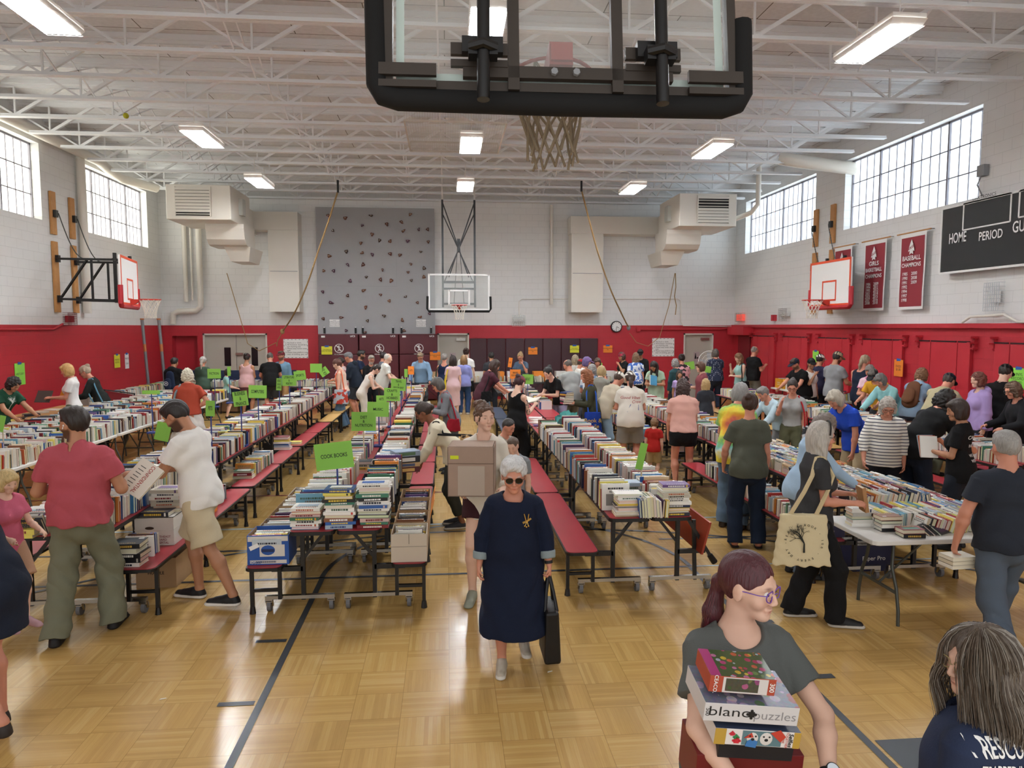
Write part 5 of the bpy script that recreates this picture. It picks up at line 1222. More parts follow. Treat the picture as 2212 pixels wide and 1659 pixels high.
def hair_mat(c,rough=.45):
    k=('hair',c)
    if k in _cl: return _cl[k]
    m=bpy.data.materials.new('hair'); m.use_nodes=True; nt,N,L,b=nodes(m)
    tc=N.new('ShaderNodeTexCoord'); mp=N.new('ShaderNodeMapping'); mp.inputs['Scale'].default_value=(1,1,.08); L.new(tc.outputs['Object'],mp.inputs[0])
    n=N.new('ShaderNodeTexNoise'); n.inputs['Scale'].default_value=130; n.inputs['Detail'].default_value=6; n.inputs['Distortion'].default_value=.4; L.new(mp.outputs[0],n.inputs['Vector'])
    c0=lin(c); mx=N.new('ShaderNodeMix'); mx.data_type='RGBA'; mx.inputs[6].default_value=tuple(v*.45 for v in c0)+(1,); mx.inputs[7].default_value=tuple(min(1,v*1.5+.01) for v in c0)+(1,)
    L.new(n.outputs['Fac'],mx.inputs[0]); L.new(mx.outputs[2],b.inputs['Base Color']); b.inputs['Roughness'].default_value=rough
    bp=N.new('ShaderNodeBump'); bp.inputs['Strength'].default_value=.8; bp.inputs['Distance'].default_value=.006; L.new(n.outputs['Fac'],bp.inputs['Height']); L.new(bp.outputs[0],b.inputs['Normal'])
    _cl[k]=m; return m
SK={'l':'d9a98f','p':'e3b9a2','t':'b98566','d':'8a5a40','r':'cf8f76'}
ARM={'D':((.16,.02,-1),(.03,.18,-1)),'R':((.2,.65,-.85),(-.05,.85,-.6)),'R2':((.25,.35,-1),(-.1,.95,-.25)),'H':((.12,.2,-1),(-.45,.95,.1)),'L':((.15,.35,-1),(-.35,.8,.45)),
 'P':((.55,-.25,-.8),(-.75,.25,-.5)),'F':((.15,.55,-.75),(-.35,.35,.95)),'B':((.2,.45,-.9),(-.1,1,-.1)),'S':((.1,.05,-1),(-.15,.7,.75)),'X':((.25,.2,-1),(-.9,.6,.05)),'W':((.3,.75,-.35),(-.1,.9,.25)),'U':((.12,.1,-1),(.0,1,.25)),'DB':((.22,-.25,-1),(.05,.05,-1)),'DD':((.35,.2,-1),(.0,.5,-1)),'T':((.14,.3,-1),(-.55,.6,-.35)),'N':((.1,.25,-1),(-.25,.45,-.95))}
PEOPLE={}
def person(label,at=None,Y=None,hz=None,xy=None,h=1.7,face=0,lean=0,head=0,turn=0,look=0,arms='DD',stance=.0,build=1.,fem=0,skin='l',hair='short',hc='3a2a20',
           top='tee',tc='888888',bot='pants',bc='2a2d38',shoe='1b1b1d',cap=None,glasses=None,beard=None,vox=None,feet=None,arm_custom=None,curl=.5,seat=0,texture=None,eyes=False,walk=0,topm=None,botm=None,sole=None,twist=0,hem=None,key=None,foldamp=1.,finger=None,sleeves=None,kneel=0,flare=1.,skirt_len=None,neck_open=1.,wind=0,zoff=0.,HS=1.06):
    """builds one person; head top is placed on the surveyed photo point `at` at depth Y"""
    sc=h/1.75; b=build
    # ---- skeleton (local: front +Y, right +X, up Z; metres at 1.75 then scaled) ----
    J={}
    pel=np.array([0,0,.96]); 
    if seat: pel=np.array([0,0,seat])
    Rl=rotm('X',-lean)             # forward lean
    def up(v,f=1.): return pel+rotm('Z',-twist*f)@(rotm('X',-lean*f)@np.array(v,float))
    J['waist']=up((0,.0,.13),.6); J['chest']=up((0,.01,.33),.95); J['neck0']=up((0,-.015,.50)); sw=(.178 if not fem else .155)*(.5+.5*b)
    J['shR']=up((sw*.97,-.005,.437)); J['shL']=up((-sw*.97,-.005,.437))
    nb=J['neck0']
    Rt=rotm('Z',-twist); hl=rotm('Z',-turn-twist)@rotm('X',-(lean*.55+head))
    hd=nb+Rt@(rotm('X',-(lean*.75+head*.5))@np.array([0,.02,.085])); hc_=hd+hl@np.array([0,.015,.1])*HS
    f=hl@np.array([0,1.,0]); r=hl@np.array([1.,0,0]); u=hl@np.array([0,0,1.])
    hip=.085*(1.05 if fem else 1)*(.6+.4*b)
    st=.11+stance
    Ft={}
    for s,nm in((1,'R'),(-1,'L')):
        J['hip'+nm]=pel+rotm('Z',-twist*.3)@np.array([s*hip,0,-.04])
        fp=np.array([s*st,.0,.0])
        if walk: fp=np.array([s*.1,walk*s,(0. if s*walk>0 else .06)])
        if feet: fp=np.array(feet[0 if s>0 else 1],float)
        if lean>25 and not feet and not walk: fp[1]-=.06
        Ft[nm]=fp; ank=fp+np.array([0,-.03,.085])
        hp=J['hip'+nm]; d=ank-hp; Ld=np.linalg.norm(d); L1,L2=.44,.425
        if Ld>L1+L2-.003:
            ank=hp+d/Ld*(L1+L2-.003); d=ank-hp; Ld=np.linalg.norm(d)
        a=(L1*L1-L2*L2+Ld*Ld)/(2*Ld); hh=math.sqrt(max(0,L1*L1-a*a)); w=d/Ld; fd=np.array([s*.12,1,0.]); fd=U(fd-w*np.dot(fd,w))
        J['kn'+nm]=hp+w*a+fd*hh; J['an'+nm]=ank
    for i,(s,nm) in enumerate(((1,'R'),(-1,'L'))):
        if arm_custom and arm_custom[i] is not None: ud,fd=arm_custom[i]; 
        else:
            key_=arms[i] if isinstance(arms,(list,tuple)) else (arms[i] if len(arms)==2 else arms); ud,fd=ARM[key_]
        m=np.array([s,1,1.]); 
        ud=Rt@U(np.array(ud)*m); fd=Rt@U(np.array(fd)*m)
        J['el'+nm]=J['sh'+nm]+ud*.285; J['wr'+nm]=J['el'+nm]+fd*.25; J['fd'+nm]=fd
    # lift: whole body lowered if legs reach floor anyway
    # ---- scale + placement ----
    top_=hc_+u*.118*HS
    if cap: top_=hc_+u*.125*HS
    if at is not None:
        X,Yr,uu=ray(*at)
        if Y is not None:
            t=Y/Yr; zt=H+uu*t-zoff; sc=zt/top_[2]; 
            P_=(X*t,Y)
        else:
            zt=top_[2]*sc; t=(zt-H)/uu; P_=(X*t,Yr*t)
        th=-face*D2R; c,s_=math.cos(th),math.sin(th); ox,oy=top_[0]*sc,top_[1]*sc
        base=(P_[0]-(c*ox-s_*oy),P_[1]-(s_*ox+c*oy))
    else: base=xy
    if hz: sc=hz/top_[2]
    dist=proj(base[0],base[1],1.0*sc)[2]
    if vox is None: vox=max(.0075,min(.015,dist*.0009)) 
    print('P %-52s at %.2f %.2f h=%.2f d=%.1f'%(label[:52],base[0],base[1],1.75*sc,dist))
    root=thing('person',label,'person',(base[0],base[1],zoff),-face*D2R)
    Z=lambda v:np.asarray(v,float)*sc
    K=sc
    # ---- body ----
    B=Field(vox)
    fat=b
    def tor(Fd,add=0.,k=.05,hipx=1.):
        sx=np.array([1.,0,0]) if not twist else Rt@np.array([1.,0,0])
        hipw=(.155 if not fem else .168)*fat; ww=(.135 if not fem else .118)*(fat**1.4); cw=(.165 if not fem else .148)*(fat**.9)
        Fd.cone(Z(pel+np.array([0,-.01,-.03])),Z(J['waist']),(hipw+add)*K*hipx,(ww+add)*K,k*K,sx,.72+.12*(fat-1)*2)
        Fd.cone(Z(J['waist']),Z(J['chest']),(ww+add)*K,(cw+add)*K,k*K,sx,.68+.15*(fat-1)*2)
        Fd.cone(Z(J['chest']),Z(up((0,-.01,.43))),(cw+add)*K,(.115+add)*K,k*K,sx,.66)
        sp=U(J['shR']-J['shL']); 
        Fd.cone(Z(J['shL']+sp*.03),Z(J['shR']-sp*.03),(.055+add*.6)*K,(.055+add*.6)*K,k*K)
        Fd.cone(Z(up((0,-.02,.42))),Z(J['neck0']),(.1+add*.3)*K,(.058+add*.3)*K,k*K)
        if fem:
            for s in(-1,1): Fd.ell(Z(up((s*.07,.085,.30))),np.array([.062,.055,.062])*K*(.8+.25*b)+add*K*.6,k=.05*K)
            Fd.ell(Z(pel+Rt@np.array([0,-.05,-.04])),np.array([.15,.1,.12])*K*(.5+.5*b)+add*K*.5,k=.05*K)
        else:
            Fd.ell(Z(pel+Rt@np.array([0,-.045,-.03])),np.array([.14,.1,.12])*K*(.5+.5*b)+add*K*.5,k=.05*K)
        if b>1.15: Fd.ell(Z(up((0,.05,.1),.7)),np.array([.15,.12,.14])*K*b+add*K*.4,k=.06*K)
    tor(B,-.013 if top!='none' else 0.)
    cov=1 if bot in('pants','shorts','bshorts','capri') else 0; full=bot in('pants','capri')
    for nm,s in(('R',1),('L',-1)):
        lt=.5+.5*b; fu=1. if fem else .95
        B.cone(Z(J['hip'+nm]),Z(J['kn'+nm]),(.072 if cov else .086)*K*lt*fu,(.045 if full else .053)*K*lt,.02*K)
        kn,an=J['kn'+nm],J['an'+nm]; w=U(an-kn); back=np.cross(w,np.array([1.,0,0])); back=-U(back)*np.sign(np.dot(-U(back),np.array([0,-1.,0])) or 1)
        cf=kn+(an-kn)*.3+back*.018
        lt=lt*(.85 if full else 1); B.cone(Z(kn),Z(cf),.05*K*lt,.054*K*lt,.012*K); B.cone(Z(cf),Z(an),.054*K*lt,.034*K,.03*K)
        B.cone(Z(an),Z(Ft[nm]+np.array([0,-.02,.05])),.035*K,.033*K,.02*K)
        if shoe in(None,'sandal'): B.cone(Z(Ft[nm]+np.array([0,-.02,.045])),Z(Ft[nm]+np.array([s*.012,.15,.028])),.036*K,.026*K,.02*K,(1,0,0),1.)
        al=.55+.45*b
        sh,el,wr,fd=J['sh'+nm],J['el'+nm],J['wr'+nm],J['fd'+nm]
        am=1.0 if not fem else .88
        B.cone(Z(sh),Z(sh+(el-sh)*.45),(.056 if top=='tank' else .05)*K*al*am,(.047 if top in('tank','tee') else .042)*K*al*am,.02*K); B.cone(Z(sh+(el-sh)*.45),Z(el),.047*K*al*am,.039*K*al*am,.02*K)
        fm=el+(wr-el)*.3
        B.cone(Z(el),Z(fm),.039*K*al*am,.042*K*al*am,.02*K); B.cone(Z(fm),Z(wr),.042*K*al*am,.026*K*am,.02*K,None,1.)
        # hand
        inn=np.array([-s,0,0.]) if abs(fd[2])>.55 else np.array([-s*.6,0,-.8]); inn=Rt@inn
        if finger and finger[0 if s>0 else 1] is not None: inn=Rt@np.array(finger[0 if s>0 else 1],float)
        pn=U(inn-fd*np.dot(inn,fd)); sd=np.cross(fd,pn)*1.   # side of hand (towards thumb)
        tdir=sd if np.dot(sd,np.array([0,.5,.8]))>0 else -sd
        hs=.95 if not fem else .86
        p0=wr; pe=wr+fd*.085*hs
        B.cone(Z(p0),Z(p0+fd*.03),.026*K*hs,.031*K*hs,.012*K,tdir,.62)
        B.cone(Z(p0+fd*.03),Z(pe-fd*.01),.034*K*hs,.037*K*hs,.01*K,tdir,.42)
        cv=curl if not isinstance(curl,(list,tuple)) else curl[0 if s>0 else 1]
        for q in range(4):
            o=tdir*(.030-.0195*q)*hs; bl=(.041,.047,.043,.034)[q]*hs
            k0=pe+o-fd*.008*abs(q-1.2); a1=cv*.8*(1+.12*q); d1=fd*math.cos(a1)+pn*math.sin(a1)
            k1=k0+d1*bl; a2=cv*2.*(1+.1*q); d2=fd*math.cos(a2)+pn*math.sin(a2); k2=k1+d2*bl*.62; a3=cv*2.7; d3=fd*math.cos(a3)+pn*math.sin(a3); k3=k2+d3*bl*.42
            rf=.0088*hs*(1.02-.05*q)
            B.cone(Z(k0-fd*.02),Z(k1),rf*1.12*K,rf*K,.006*K); B.cone(Z(k1),Z(k2),rf*K,rf*.92*K,.003*K); B.cone(Z(k2),Z(k3),rf*.92*K,rf*.78*K,.003*K)
        t0=wr+fd*.022+tdir*.02*hs; td=U(fd*.75+tdir*.62+pn*.3*(1+cv)); t1=t0+td*.042*hs; t2=t1+U(fd*.95+tdir*.15+pn*.35*(1+cv))*.032*hs
        B.cone(Z(t0),Z(t1),.0135*K*hs,.0108*K*hs,.012*K); B.cone(Z(t1),Z(t2),.0105*K*hs,.0085*K*hs,.004*K)
        J['pa'+nm]=wr+fd*.075+pn*.03
    # head
    hv=vox
    KH=K*HS
    def HF(Fd,K=1):
        g=lambda a,b_,c_:Z(hc_+(r*a+f*b_+u*c_)*HS); K=KH
        Fd.cone(Z(J['neck0']-np.array([0,0,.02])),g(0,-.02,-.05),.056*K*(.9 if fem else 1.02)*(.6+.4*b),.054*K*(.9 if fem else 1),.03*K)
        Fd.ell(g(0,-.012,.022),np.array([.074,.094,.093])*K,hl,.02*K)
        Fd.cone(g(0,.02,-.01),g(0,.046,-.072),.066*K,(.040 if not fem else .036)*K*(.8+.2*b),.03*K,r,.95)
        Fd.ell(g(0,.068,-.09),np.array([.024,.02,.018])*K,hl,.02*K)
        for s in(-1,1):
            Fd.ell(g(s*.036,.058,-.028),np.array([.028,.024,.028])*K,hl,.02*K)
            Fd.cone(g(s*.012,.084,.022),g(s*.042,.070,.024),.0095*K,.009*K,.012*K)
            Fd.ell(g(s*.03,.088,.006),np.array([.0145,.012,.0105])*K,hl,.010*K,'-')
            Fd.ell(g(s*.031,.070,.004),np.array([.0145,.0145,.0125])*K,hl,.004*K)
            Fd.ell(g(s*.077,-.004,-.008),np.array([.009,.02,.033])*K,hl@rotm('Z',s*-12),.006*K)
            Fd.ell(g(s*.010,.093,-.034),np.array([.009,.010,.0075])*K,hl,.006*K)
        Fd.cone(g(0,.084,.012),g(0,.1015,-.028),.0078*K,.0098*K,.010*K); 
        Fd.cone(g(-.018,.080,-.0585),g(.018,.080,-.0585),.0075*K,.0075*K,.006*K); Fd.ell(g(0,.089,-.0585),np.array([.014,.006,.0055])*K,hl,.004*K); Fd.cone(g(-.014,.081,-.0705),g(.014,.081,-.0705),.0078*K,.0078*K,.005*K)
        Fd.cone(g(-.021,.093,-.0645),g(.021,.093,-.0645),.0022*K,.0022*K,.004*K,op='-')
    HF(B)
    V,Q=B.build()
    V=V.astype(np.float32); base_c=np.array(lin(SK.get(skin,skin)),np.float32); col=np.tile(base_c,(len(V),1))
    rel=(V/sc-hc_)/HS; a_=rel@r; b_=rel@f; c_=rel@u; near=np.abs(c_)<.14
    def blend(mask,c2,w=1.):
        w=np.clip(mask,0,1)[:,None]*w; col[:]=col*(1-w)+np.array(c2,np.float32)*w
    face_=(b_>.05)&near&(np.abs(a_)<.07)
    soft=lambda d,r0:np.clip(1.25-d/r0,0,1)
    for s in(-1,1):
        ex,ez=a_-s*.031,c_-.003
        if hv>.0055: blend(face_*soft(np.sqrt((ex/1.4)**2+ez**2),.0085),(.03,.02,.015),.75)
        ez2=c_-(.0235+.003*(1-(np.abs(a_)-.02)*30)); blend(face_*soft(np.sqrt((ex/3.4)**2+(c_-.026)**2*1.0),.0052),np.array(lin(hc))*.8 if hair!='bald' else (.15,.1,.07),.7)
        blend(face_*soft(np.sqrt((a_-s*.04)**2+(c_+.03)**2),.022),base_c*np.array([1.0,.72,.68]),.3)
    lm=face_&(b_>.068)&(np.abs(a_)<.026)
    blend(lm*soft(np.sqrt((a_/2.6)**2+(c_+.0645)**2),.0088),base_c*np.array([.78,.42,.42]),.75 if fem else .45)
    blend(lm*soft(np.sqrt((a_/7)**2+(c_+.0645)**2),.0022),base_c*.25,.7)
    blend(near*soft(np.sqrt((np.abs(a_)-.079)**2+(b_+.004)**2+(c_+.008)**2),.012),base_c*np.array([.9,.62,.58]),.4)
    if beard:
        bm=np.clip((-.03-c_)*60,0,1)*np.clip((b_+.035)*40,0,1)*near*np.clip(1.3-np.sqrt((a_/1.6)**2+(c_+.0645)**2)*0,0,1); bm=bm*(1-soft(np.sqrt((a_/2.6)**2+(c_+.0645)**2),.0075)); bm=bm*(c_>-.125)*np.clip(1-(np.abs(c_+.03)<.03)*(np.abs(a_)<.012)*(b_>.095),0,1)
        bm=bm*np.where((c_>-.045)&(np.abs(a_)<.05)&(c_>-.048),.4,1.)
        blend(bm,lin(beard),.85)
    body=np_obj('body',V,Q,SKIN_M,root,col)
    # ---- clothing ----
    def folds(amp,seed=0):
        a1=seed*1.7
        return lambda X,Y_,Zz:amp*(.8*(1-2*np.abs(np.sin(X*19+Y_*15+Zz*7+a1+1.6*np.sin(Zz*8+a1))))*(.5+.5*np.sin(Zz*11+a1))+.7*np.sin(X*-13+Y_*17+Zz*33+a1+1.8*np.sin(X*14+Zz*5)))
    sd_=abs(hash(label))%100 if 0 else sum(map(ord,label))%97
    amp=.0035*K*foldamp if dist>6 else .0045*K*foldamp
    armlen={'tee':.62,'tank':0,'long':2.,'hood':2.,'dress':0,'dresstee':.6,'dress3':1.55,'polo':1.2}.get(top,.6)
    if sleeves is not None: armlen=sleeves
    add=.016 if top not in('hood',) else .028
    if top=='none': pass
    else:
        T=Field(max(vox,.006) if dist<5 else vox)
        tor(T,add,hipx=1.02)
        isdress=top.startswith('dress')
        hm=hem if hem is not None else (-.12 if not isdress else -.5)
        if isdress:
            sl=skirt_len or .55
            w0=pel+np.array([0,0,-.02]); cen=(J['knR']+J['knL'])/2
            w1=pel+np.array([0,(cen-pel)[1]*.8*(sl/.44),-sl]); T.cone(Z(w0),Z(w1),(.165*fat+.02)*K,(.2*fat*flare+.02)*K,.05*K,(1,0,0),.78,flat=False)
            T.plane(Z(w1),(0,0,-1)); hm=None
        elif hm<-.04:
            T.cone(Z(up((0,-.01,.06),.6)),Z(pel+np.array([0,-.012,hm-.05])),((.15 if not fem else .152)*fat+add+.012)*K,(.162*fat+add+.012)*K,.04*K,(1,0,0),.8)
            T.ell(Z(pel+Rt@np.array([0,-.055,-.03])),np.array([.15,.1,.12])*K*(.5+.5*b)+(add+.006)*K,k=.05*K)
        for nm,s in(('R',1),('L',-1)):
            sh,el,wr=J['sh'+nm],J['el'+nm],J['wr'+nm]; al=(.55+.45*b)*(1. if not fem else .92)
            if armlen>0:
                e1=sh+(el-sh)*min(1,armlen); ra=(.052*al+add)*K
                T.ell(Z(sh),np.array([1,1,1])*ra*.93,k=.03*K)
                T.cone(Z(sh),Z(e1),ra,(.05*al+add+(.008 if armlen<1 else 0))*K,.02*K,flat=True)
                if armlen>1: 
                    T.ell(Z(el),np.array([1,1,1])*(.047*al+add)*K,k=.02*K); e2=el+(wr-el)*min(1,armlen-1); T.cone(Z(el),Z(e2),(.047*al+add)*K,(.036*al+add)*K,.02*K,flat=True)
            else:
                o=U(sh-(J['shL'] if s>0 else J['shR'])); T.cone(Z(sh+o*.085),Z(sh+o*.02+np.array([0,0,-.0])),.085*K,.075*K,.012*K,op='-') 
        nk=J['neck0']; nu=U(hc_-nk)
        if top!='tank': T.ell(Z(up((0,-.045,.47))),np.array([.085,.05,.05])*K,k=.03*K)
        no=.064*neck_open
        if top=='tank': no=.095*neck_open
        T.cone(Z(nk-nu*.02),Z(nk+nu*.25),no*K,(no+.05)*K,.01*K,op='-')
        T.ell(Z(nk+(Rt@rotm('X',-lean))@np.array([0,.06,.012-.02*(neck_open-1)])),np.array([.066,.06,.046])*K*neck_open,k=.012*K,op='-')
        if hm is not None: T.plane(Z(pel+np.array([0,0,hm])),(0,0,-1))
        V,Q=T.build(folds(amp,sd_))
        nm_={'tee':'t_shirt','tank':'tank_top','long':'long_sleeve_top','hood':'hooded_sweatshirt','polo':'shirt'}.get(top,'dress')
        np_obj(nm_,V,Q,topm or cloth(tc),root)
        if top=='hood':
            Hd=Field(vox); Hd.ell(Z(nk+(Rt@np.array([0,-.07,.0]))),np.array([.12,.075,.09])*K,k=.02); Hd.cone(Z(nk),Z(nk+nu*.3),.055*K,.07*K,.01,op='-'); V,Q=Hd.build(); np_obj('hood',V,Q,topm or cloth(tc),root)
    if bot in('pants','shorts','bshorts','leggings','capri') :
        T=Field(max(vox,.006) if dist<5 else vox); ad=.014 if bot!='leggings' else .005
        sx=(1,0,0)
        wa=J['waist']; topz=pel+(wa-pel)*.55
        T.cone(Z(pel+np.array([0,-.01,-.04])),Z(topz),((.155 if not fem else .166)*fat+.008)*K,((.135 if not fem else .128)*fat**1.2+.006)*K,.04*K,sx,.72)
        T.ell(Z(pel+Rt@np.array([0,-.048,-.04])),np.array([.15,.1,.12])*K*(.5+.5*b)+.008*K,k=.05*K)
        for nm in 'RL':
            hp,kn,an=J['hip'+nm],J['kn'+nm],J['an'+nm]; lt=.5+.5*b
            r0=(.092*lt+ad*.8)*K
            if bot in('shorts','bshorts'):
                fr=.88 if bot=='shorts' else .45; e1=hp+(kn-hp)*fr; T.cone(Z(hp),Z(e1),r0*1.02,(.088*lt+ad+(.012 if bot=='shorts' else 0))*K*flare,.03*K,flat=True)
            else:
                T.cone(Z(hp),Z(kn),r0,(.066*lt+ad+.006)*K,.03*K); 
                e2=an+(np.array([0,0,-.03]) if bot!='capri' else (kn-an)*.25)
                T.cone(Z(kn),Z(e2),(.066*lt+ad+.006)*K,(.05*lt+ad*1.0+.004)*K*flare,.02*K,flat=True) if bot!='leggings' else T.cone(Z(kn+(an-kn)*.3),Z(an),(.056*lt+ad)*K,(.036*lt+ad)*K,.03*K)
                if bot=='leggings': T.cone(Z(kn),Z(kn+(an-kn)*.3),(.056*lt+ad)*K,(.058*lt+ad)*K,.03*K)
                else: T.ell(Z(kn),np.array([1,1,1])*(.07*lt+ad+.006)*K,k=.04*K)
        V,Q=T.build(folds(amp*1.1,sd_+3)); np_obj('shorts' if 'shorts' in bot else 'trousers',V,Q,botm or cloth(bc),root)
    elif bot=='skirt':
        T=Field(vox); sl=skirt_len or .42
        T.cone(Z(pel+np.array([0,0,.06])),Z(pel+np.array([0,.02,-sl])),.16*fat*K,.2*fat*flare*K,.04*K,(1,0,0),.78,flat=True); V,Q=T.build(folds(amp*1.6,sd_+3)); np_obj('skirt',V,Q,botm or cloth(bc),root)
    # shoes
    if shoe and dist<20:
        for nm,s in(('R',1),('L',-1)):
            p=Ft[nm]; an=J['an'+nm]; T=Field(min(vox,.01)); tl=p+np.array([s*.015,.165,.028]); bk=p+np.array([0,-.045,.035])
            if shoe=='sandal':
                T.cone(Z(bk+np.array([0,0,-.022])),Z(tl+np.array([0,.01,-.014])),.045*K,.046*K,.02*K,(1,0,0),.3); c_s=mat('2a2320',.7)
            else:
                T.cone(Z(bk),Z(tl),.041*K,.037*K,.02*K,(1,0,0),.85); T.cone(Z(p+np.array([0,.01,.045])),Z(p+np.array([0,-.03,.065])),.043*K,.040*K,.02*K); T.cone(Z(p+np.array([0,.03,.055])),Z(p+np.array([0,.11,.04])),.036*K,.03*K,.03*K); T.cone(Z(bk+np.array([0,0,-.02])),Z(tl+np.array([0,.01,-.015])),.043*K,.044*K,.012*K,(1,0,0),.4); T.plane(Z(np.array([0,0,p[2]+.001])),(0,0,-1)); c_s=None
            V,Q=T.build(); c_=np.tile(np.array(lin(shoe if shoe!='sandal' else '2a2320'),np.float32),(len(V),1))
            if sole: c_[V[:,2]<(p[2]+.03)*sc]=lin(sole)
            np_obj('sandal' if shoe=='sandal' else 'shoe',V,Q,mat('111111',.6,attr=True,name='shoe_material'),root,c_)
    # ---- hair ----
    g=lambda a,b__,c__:Z(hc_+(r*a+f*b__+u*c__)*HS); K_=K; K=K*HS
    dn=np.array([0,0,-1.])
    if hair and hair!='none':
        T=Field(min(vox,.009)); hcv=hc; A=.0; th=.010 if hair not in('buzz',) else .004
        if hair=='bald': th=.004
        vol=hair=='swept'
        if vol: th=.021; hair='short'; T.ell(g(.0,.035,.095),np.array([.07,.06,.035])*K,hl,.02); T.ell(g(0,-.06,.03),np.array([.09,.07,.085])*K,hl,.02)
        T.ell(g(0,-.014,.026),(np.array([.075,.094,.094])+th)*K,hl,.01)
        fc=(.098,-.035,.082) # face cut
        if hair in('short','buzz','bald','crop'):
            T.ell(g(0,.115,-.02),np.array([.085,.085,.106])*K,hl,.008,'-'); T.plane(g(0,-.06,-.055),tuple(-(u*.85-f*.5)))
            for s in(-1,1): T.ell(g(s*.088,.025,-.03),np.array([.03,.05,.06])*K,hl,.008,'-')
            if hair=='short': T.ell(g(0,.045,.085),np.array([.06,.045,.035])*K,hl,.02)
            if hair=='bald': T.ell(g(0,.04,.09),np.array([.075,.11,.07])*K,hl,.005,'-')
        elif hair in('bun','lowbun','pony','lowpony','topbun','messybun'):
            T.ell(g(0,.115,-.022),np.array([.084,.088,.108])*K,hl,.006,'-'); T.plane(g(0,-.05,-.06),tuple(-(u*.9-f*.45)))
            for s in(-1,1): T.ell(g(s*.085,.015,-.02),np.array([.028,.035,.04])*K,hl,.005,'-')
            if hair=='bun': T.ell(g(0,-.10,.085),np.array([.042,.04,.04])*K,hl,.012)
            if hair=='lowbun': T.ell(g(0,-.115,.0),np.array([.045,.04,.04])*K,hl,.012)
            if hair=='topbun': T.ell(g(0,-.05,.135),np.array([.045,.042,.045])*K,hl,.012)
            if hair=='messybun':
                for q in range(7): a=q*.9; T.ell(g(.03*math.cos(a),-.075+.03*math.sin(a),.115+.012*math.sin(a*2)),np.array([.034,.03,.03])*K,hl,.01)
            if hair in('pony','lowpony'):
                zz=.06 if hair=='pony' else -.03; q0=g(0,-.10,zz); q1=q0-Z(f*.035)+Z(dn*.08); q2=q1+Z(dn*.14)+Z(f*.0)
                T.ell(q0,np.array([.028,.03,.028])*K,hl,.012); T.cone(q0,q1,.028*K,.032*K,.02); T.cone(q1,q2,.032*K,.014*K,.02)
        elif hair in('bob','curlybob','long','curly','wavy','bang','straight'):
            T.ell(g(0,-.03,-.02),np.array([.092,.085,.115])*K,hl,.03)
            if hair in('long','curly','wavy','straight'):
                L_={'long':.34,'curly':.3,'wavy':.38,'straight':.3}[hair]; bk=g(0,-.055,-.06); e_=bk+Z(dn*(L_-.06)-f*.015-(0 if lean<20 else 0))
                if lean>25: e_=bk+Z(U(dn+f*.25)*(L_-.06))
                T.cone(bk,e_,.088*K,.07*K,.04,r,.55)
                for s in(-1,1): T.cone(g(s*.07,.0,-.05),g(s*.075,.0,-.05)+Z(dn*L_*.62),.032*K,.028*K,.03)
            else:
                for s in(-1,1): T.cone(g(s*.07,.0,.0),g(s*.072,.015,-.07),.03*K,.03*K,.03)
            T.ell(g(0,.12,-.05),np.array([.062,.09,.115])*K,hl,.012,'-')
            if hair in('bob','bang'): T.cone(g(-.04,.06,.075),g(.05,.07,.06),.028*K,.022*K,.02)
        dsp=None
        if vol: dsp=lambda X,Y_,Zz:.005*K*np.sin((X+Y_*.6)*105+4*np.sin(Zz*30))*np.sin(Zz*50+X*30)
        elif hair in('curly','curlybob','wavy','messybun'):
            am=.008*K if hair!='wavy' else .006*K; dsp=lambda X,Y_,Zz:am*(np.sin(X*70+3*np.sin(Zz*40))*np.sin(Y_*75+2*np.sin(X*50))*np.sin(Zz*60)*1.6)
        elif vox<.008: dsp=lambda X,Y_,Zz:.0022*K*np.sin(X*160+Y_*60+3*np.sin(Zz*22))
        else: dsp=lambda X,Y_,Zz:.003*K*np.sin(X*90+Y_*70+2*np.sin(Zz*22))
        V,Q=T.build(dsp)
        if len(V): np_obj('hair',V,Q,hair_mat(hcv),root)
    if cap:
        T=Field(min(vox,.008)); T.ell(g(0,-.012,.035),np.array([.088,.105,.09])*K,hl,.01); T.plane(g(0,0,.028),tuple(-(u*1.+f*.12)))
        if cap!='scarf' and not cap.startswith('band'):
            bk=-1 if False else 1
            T.ell(g(0,.115,.035),np.array([.068,.075,.012])*K,hl@rotm('X',-12),.01)
        V,Q=T.build(); np_obj('cap',V,Q,cloth(cap.split(':')[-1]),root)
    if glasses:
        mb=MB(); gm=mat(glasses,.3,name='glasses_frame'); P3=lambda a,b__,c__:Vector(g(a,b__,c__))
        for s in(-1,1):
            pts=[P3(s*.032+.0255*math.cos(q*PI/9),.098-.007*abs(math.cos(q*PI/9)),.001+.020*math.sin(q*PI/9)) for q in range(18)]
            mb.tube(pts,.0021*K,n=5,close=True); mb.tube([P3(s*.053,.094,.008),P3(s*.072,.07,.008),P3(s*.082,-.005,.004)],.0018*K,n=5)
        mb.tube([P3(-.01,.1,.006),P3(0,.104,.008),P3(.01,.1,.006)],.0018*K,n=5); go=mb.obj('glasses',gm,root,smooth=True)
        if glasses=='2a2018' or glasses=='1a1612':
            mb=MB()
            for s in(-1,1): mb.add([P3(s*.032+.0255*math.cos(q*PI/9),.099-.007*abs(math.cos(q*PI/9)),.001+.020*math.sin(q*PI/9)) for q in range(18)],[tuple(range(18))])
            mb.obj('dark_lens',mat('1a130c',.1,name='dark_lens'),go)
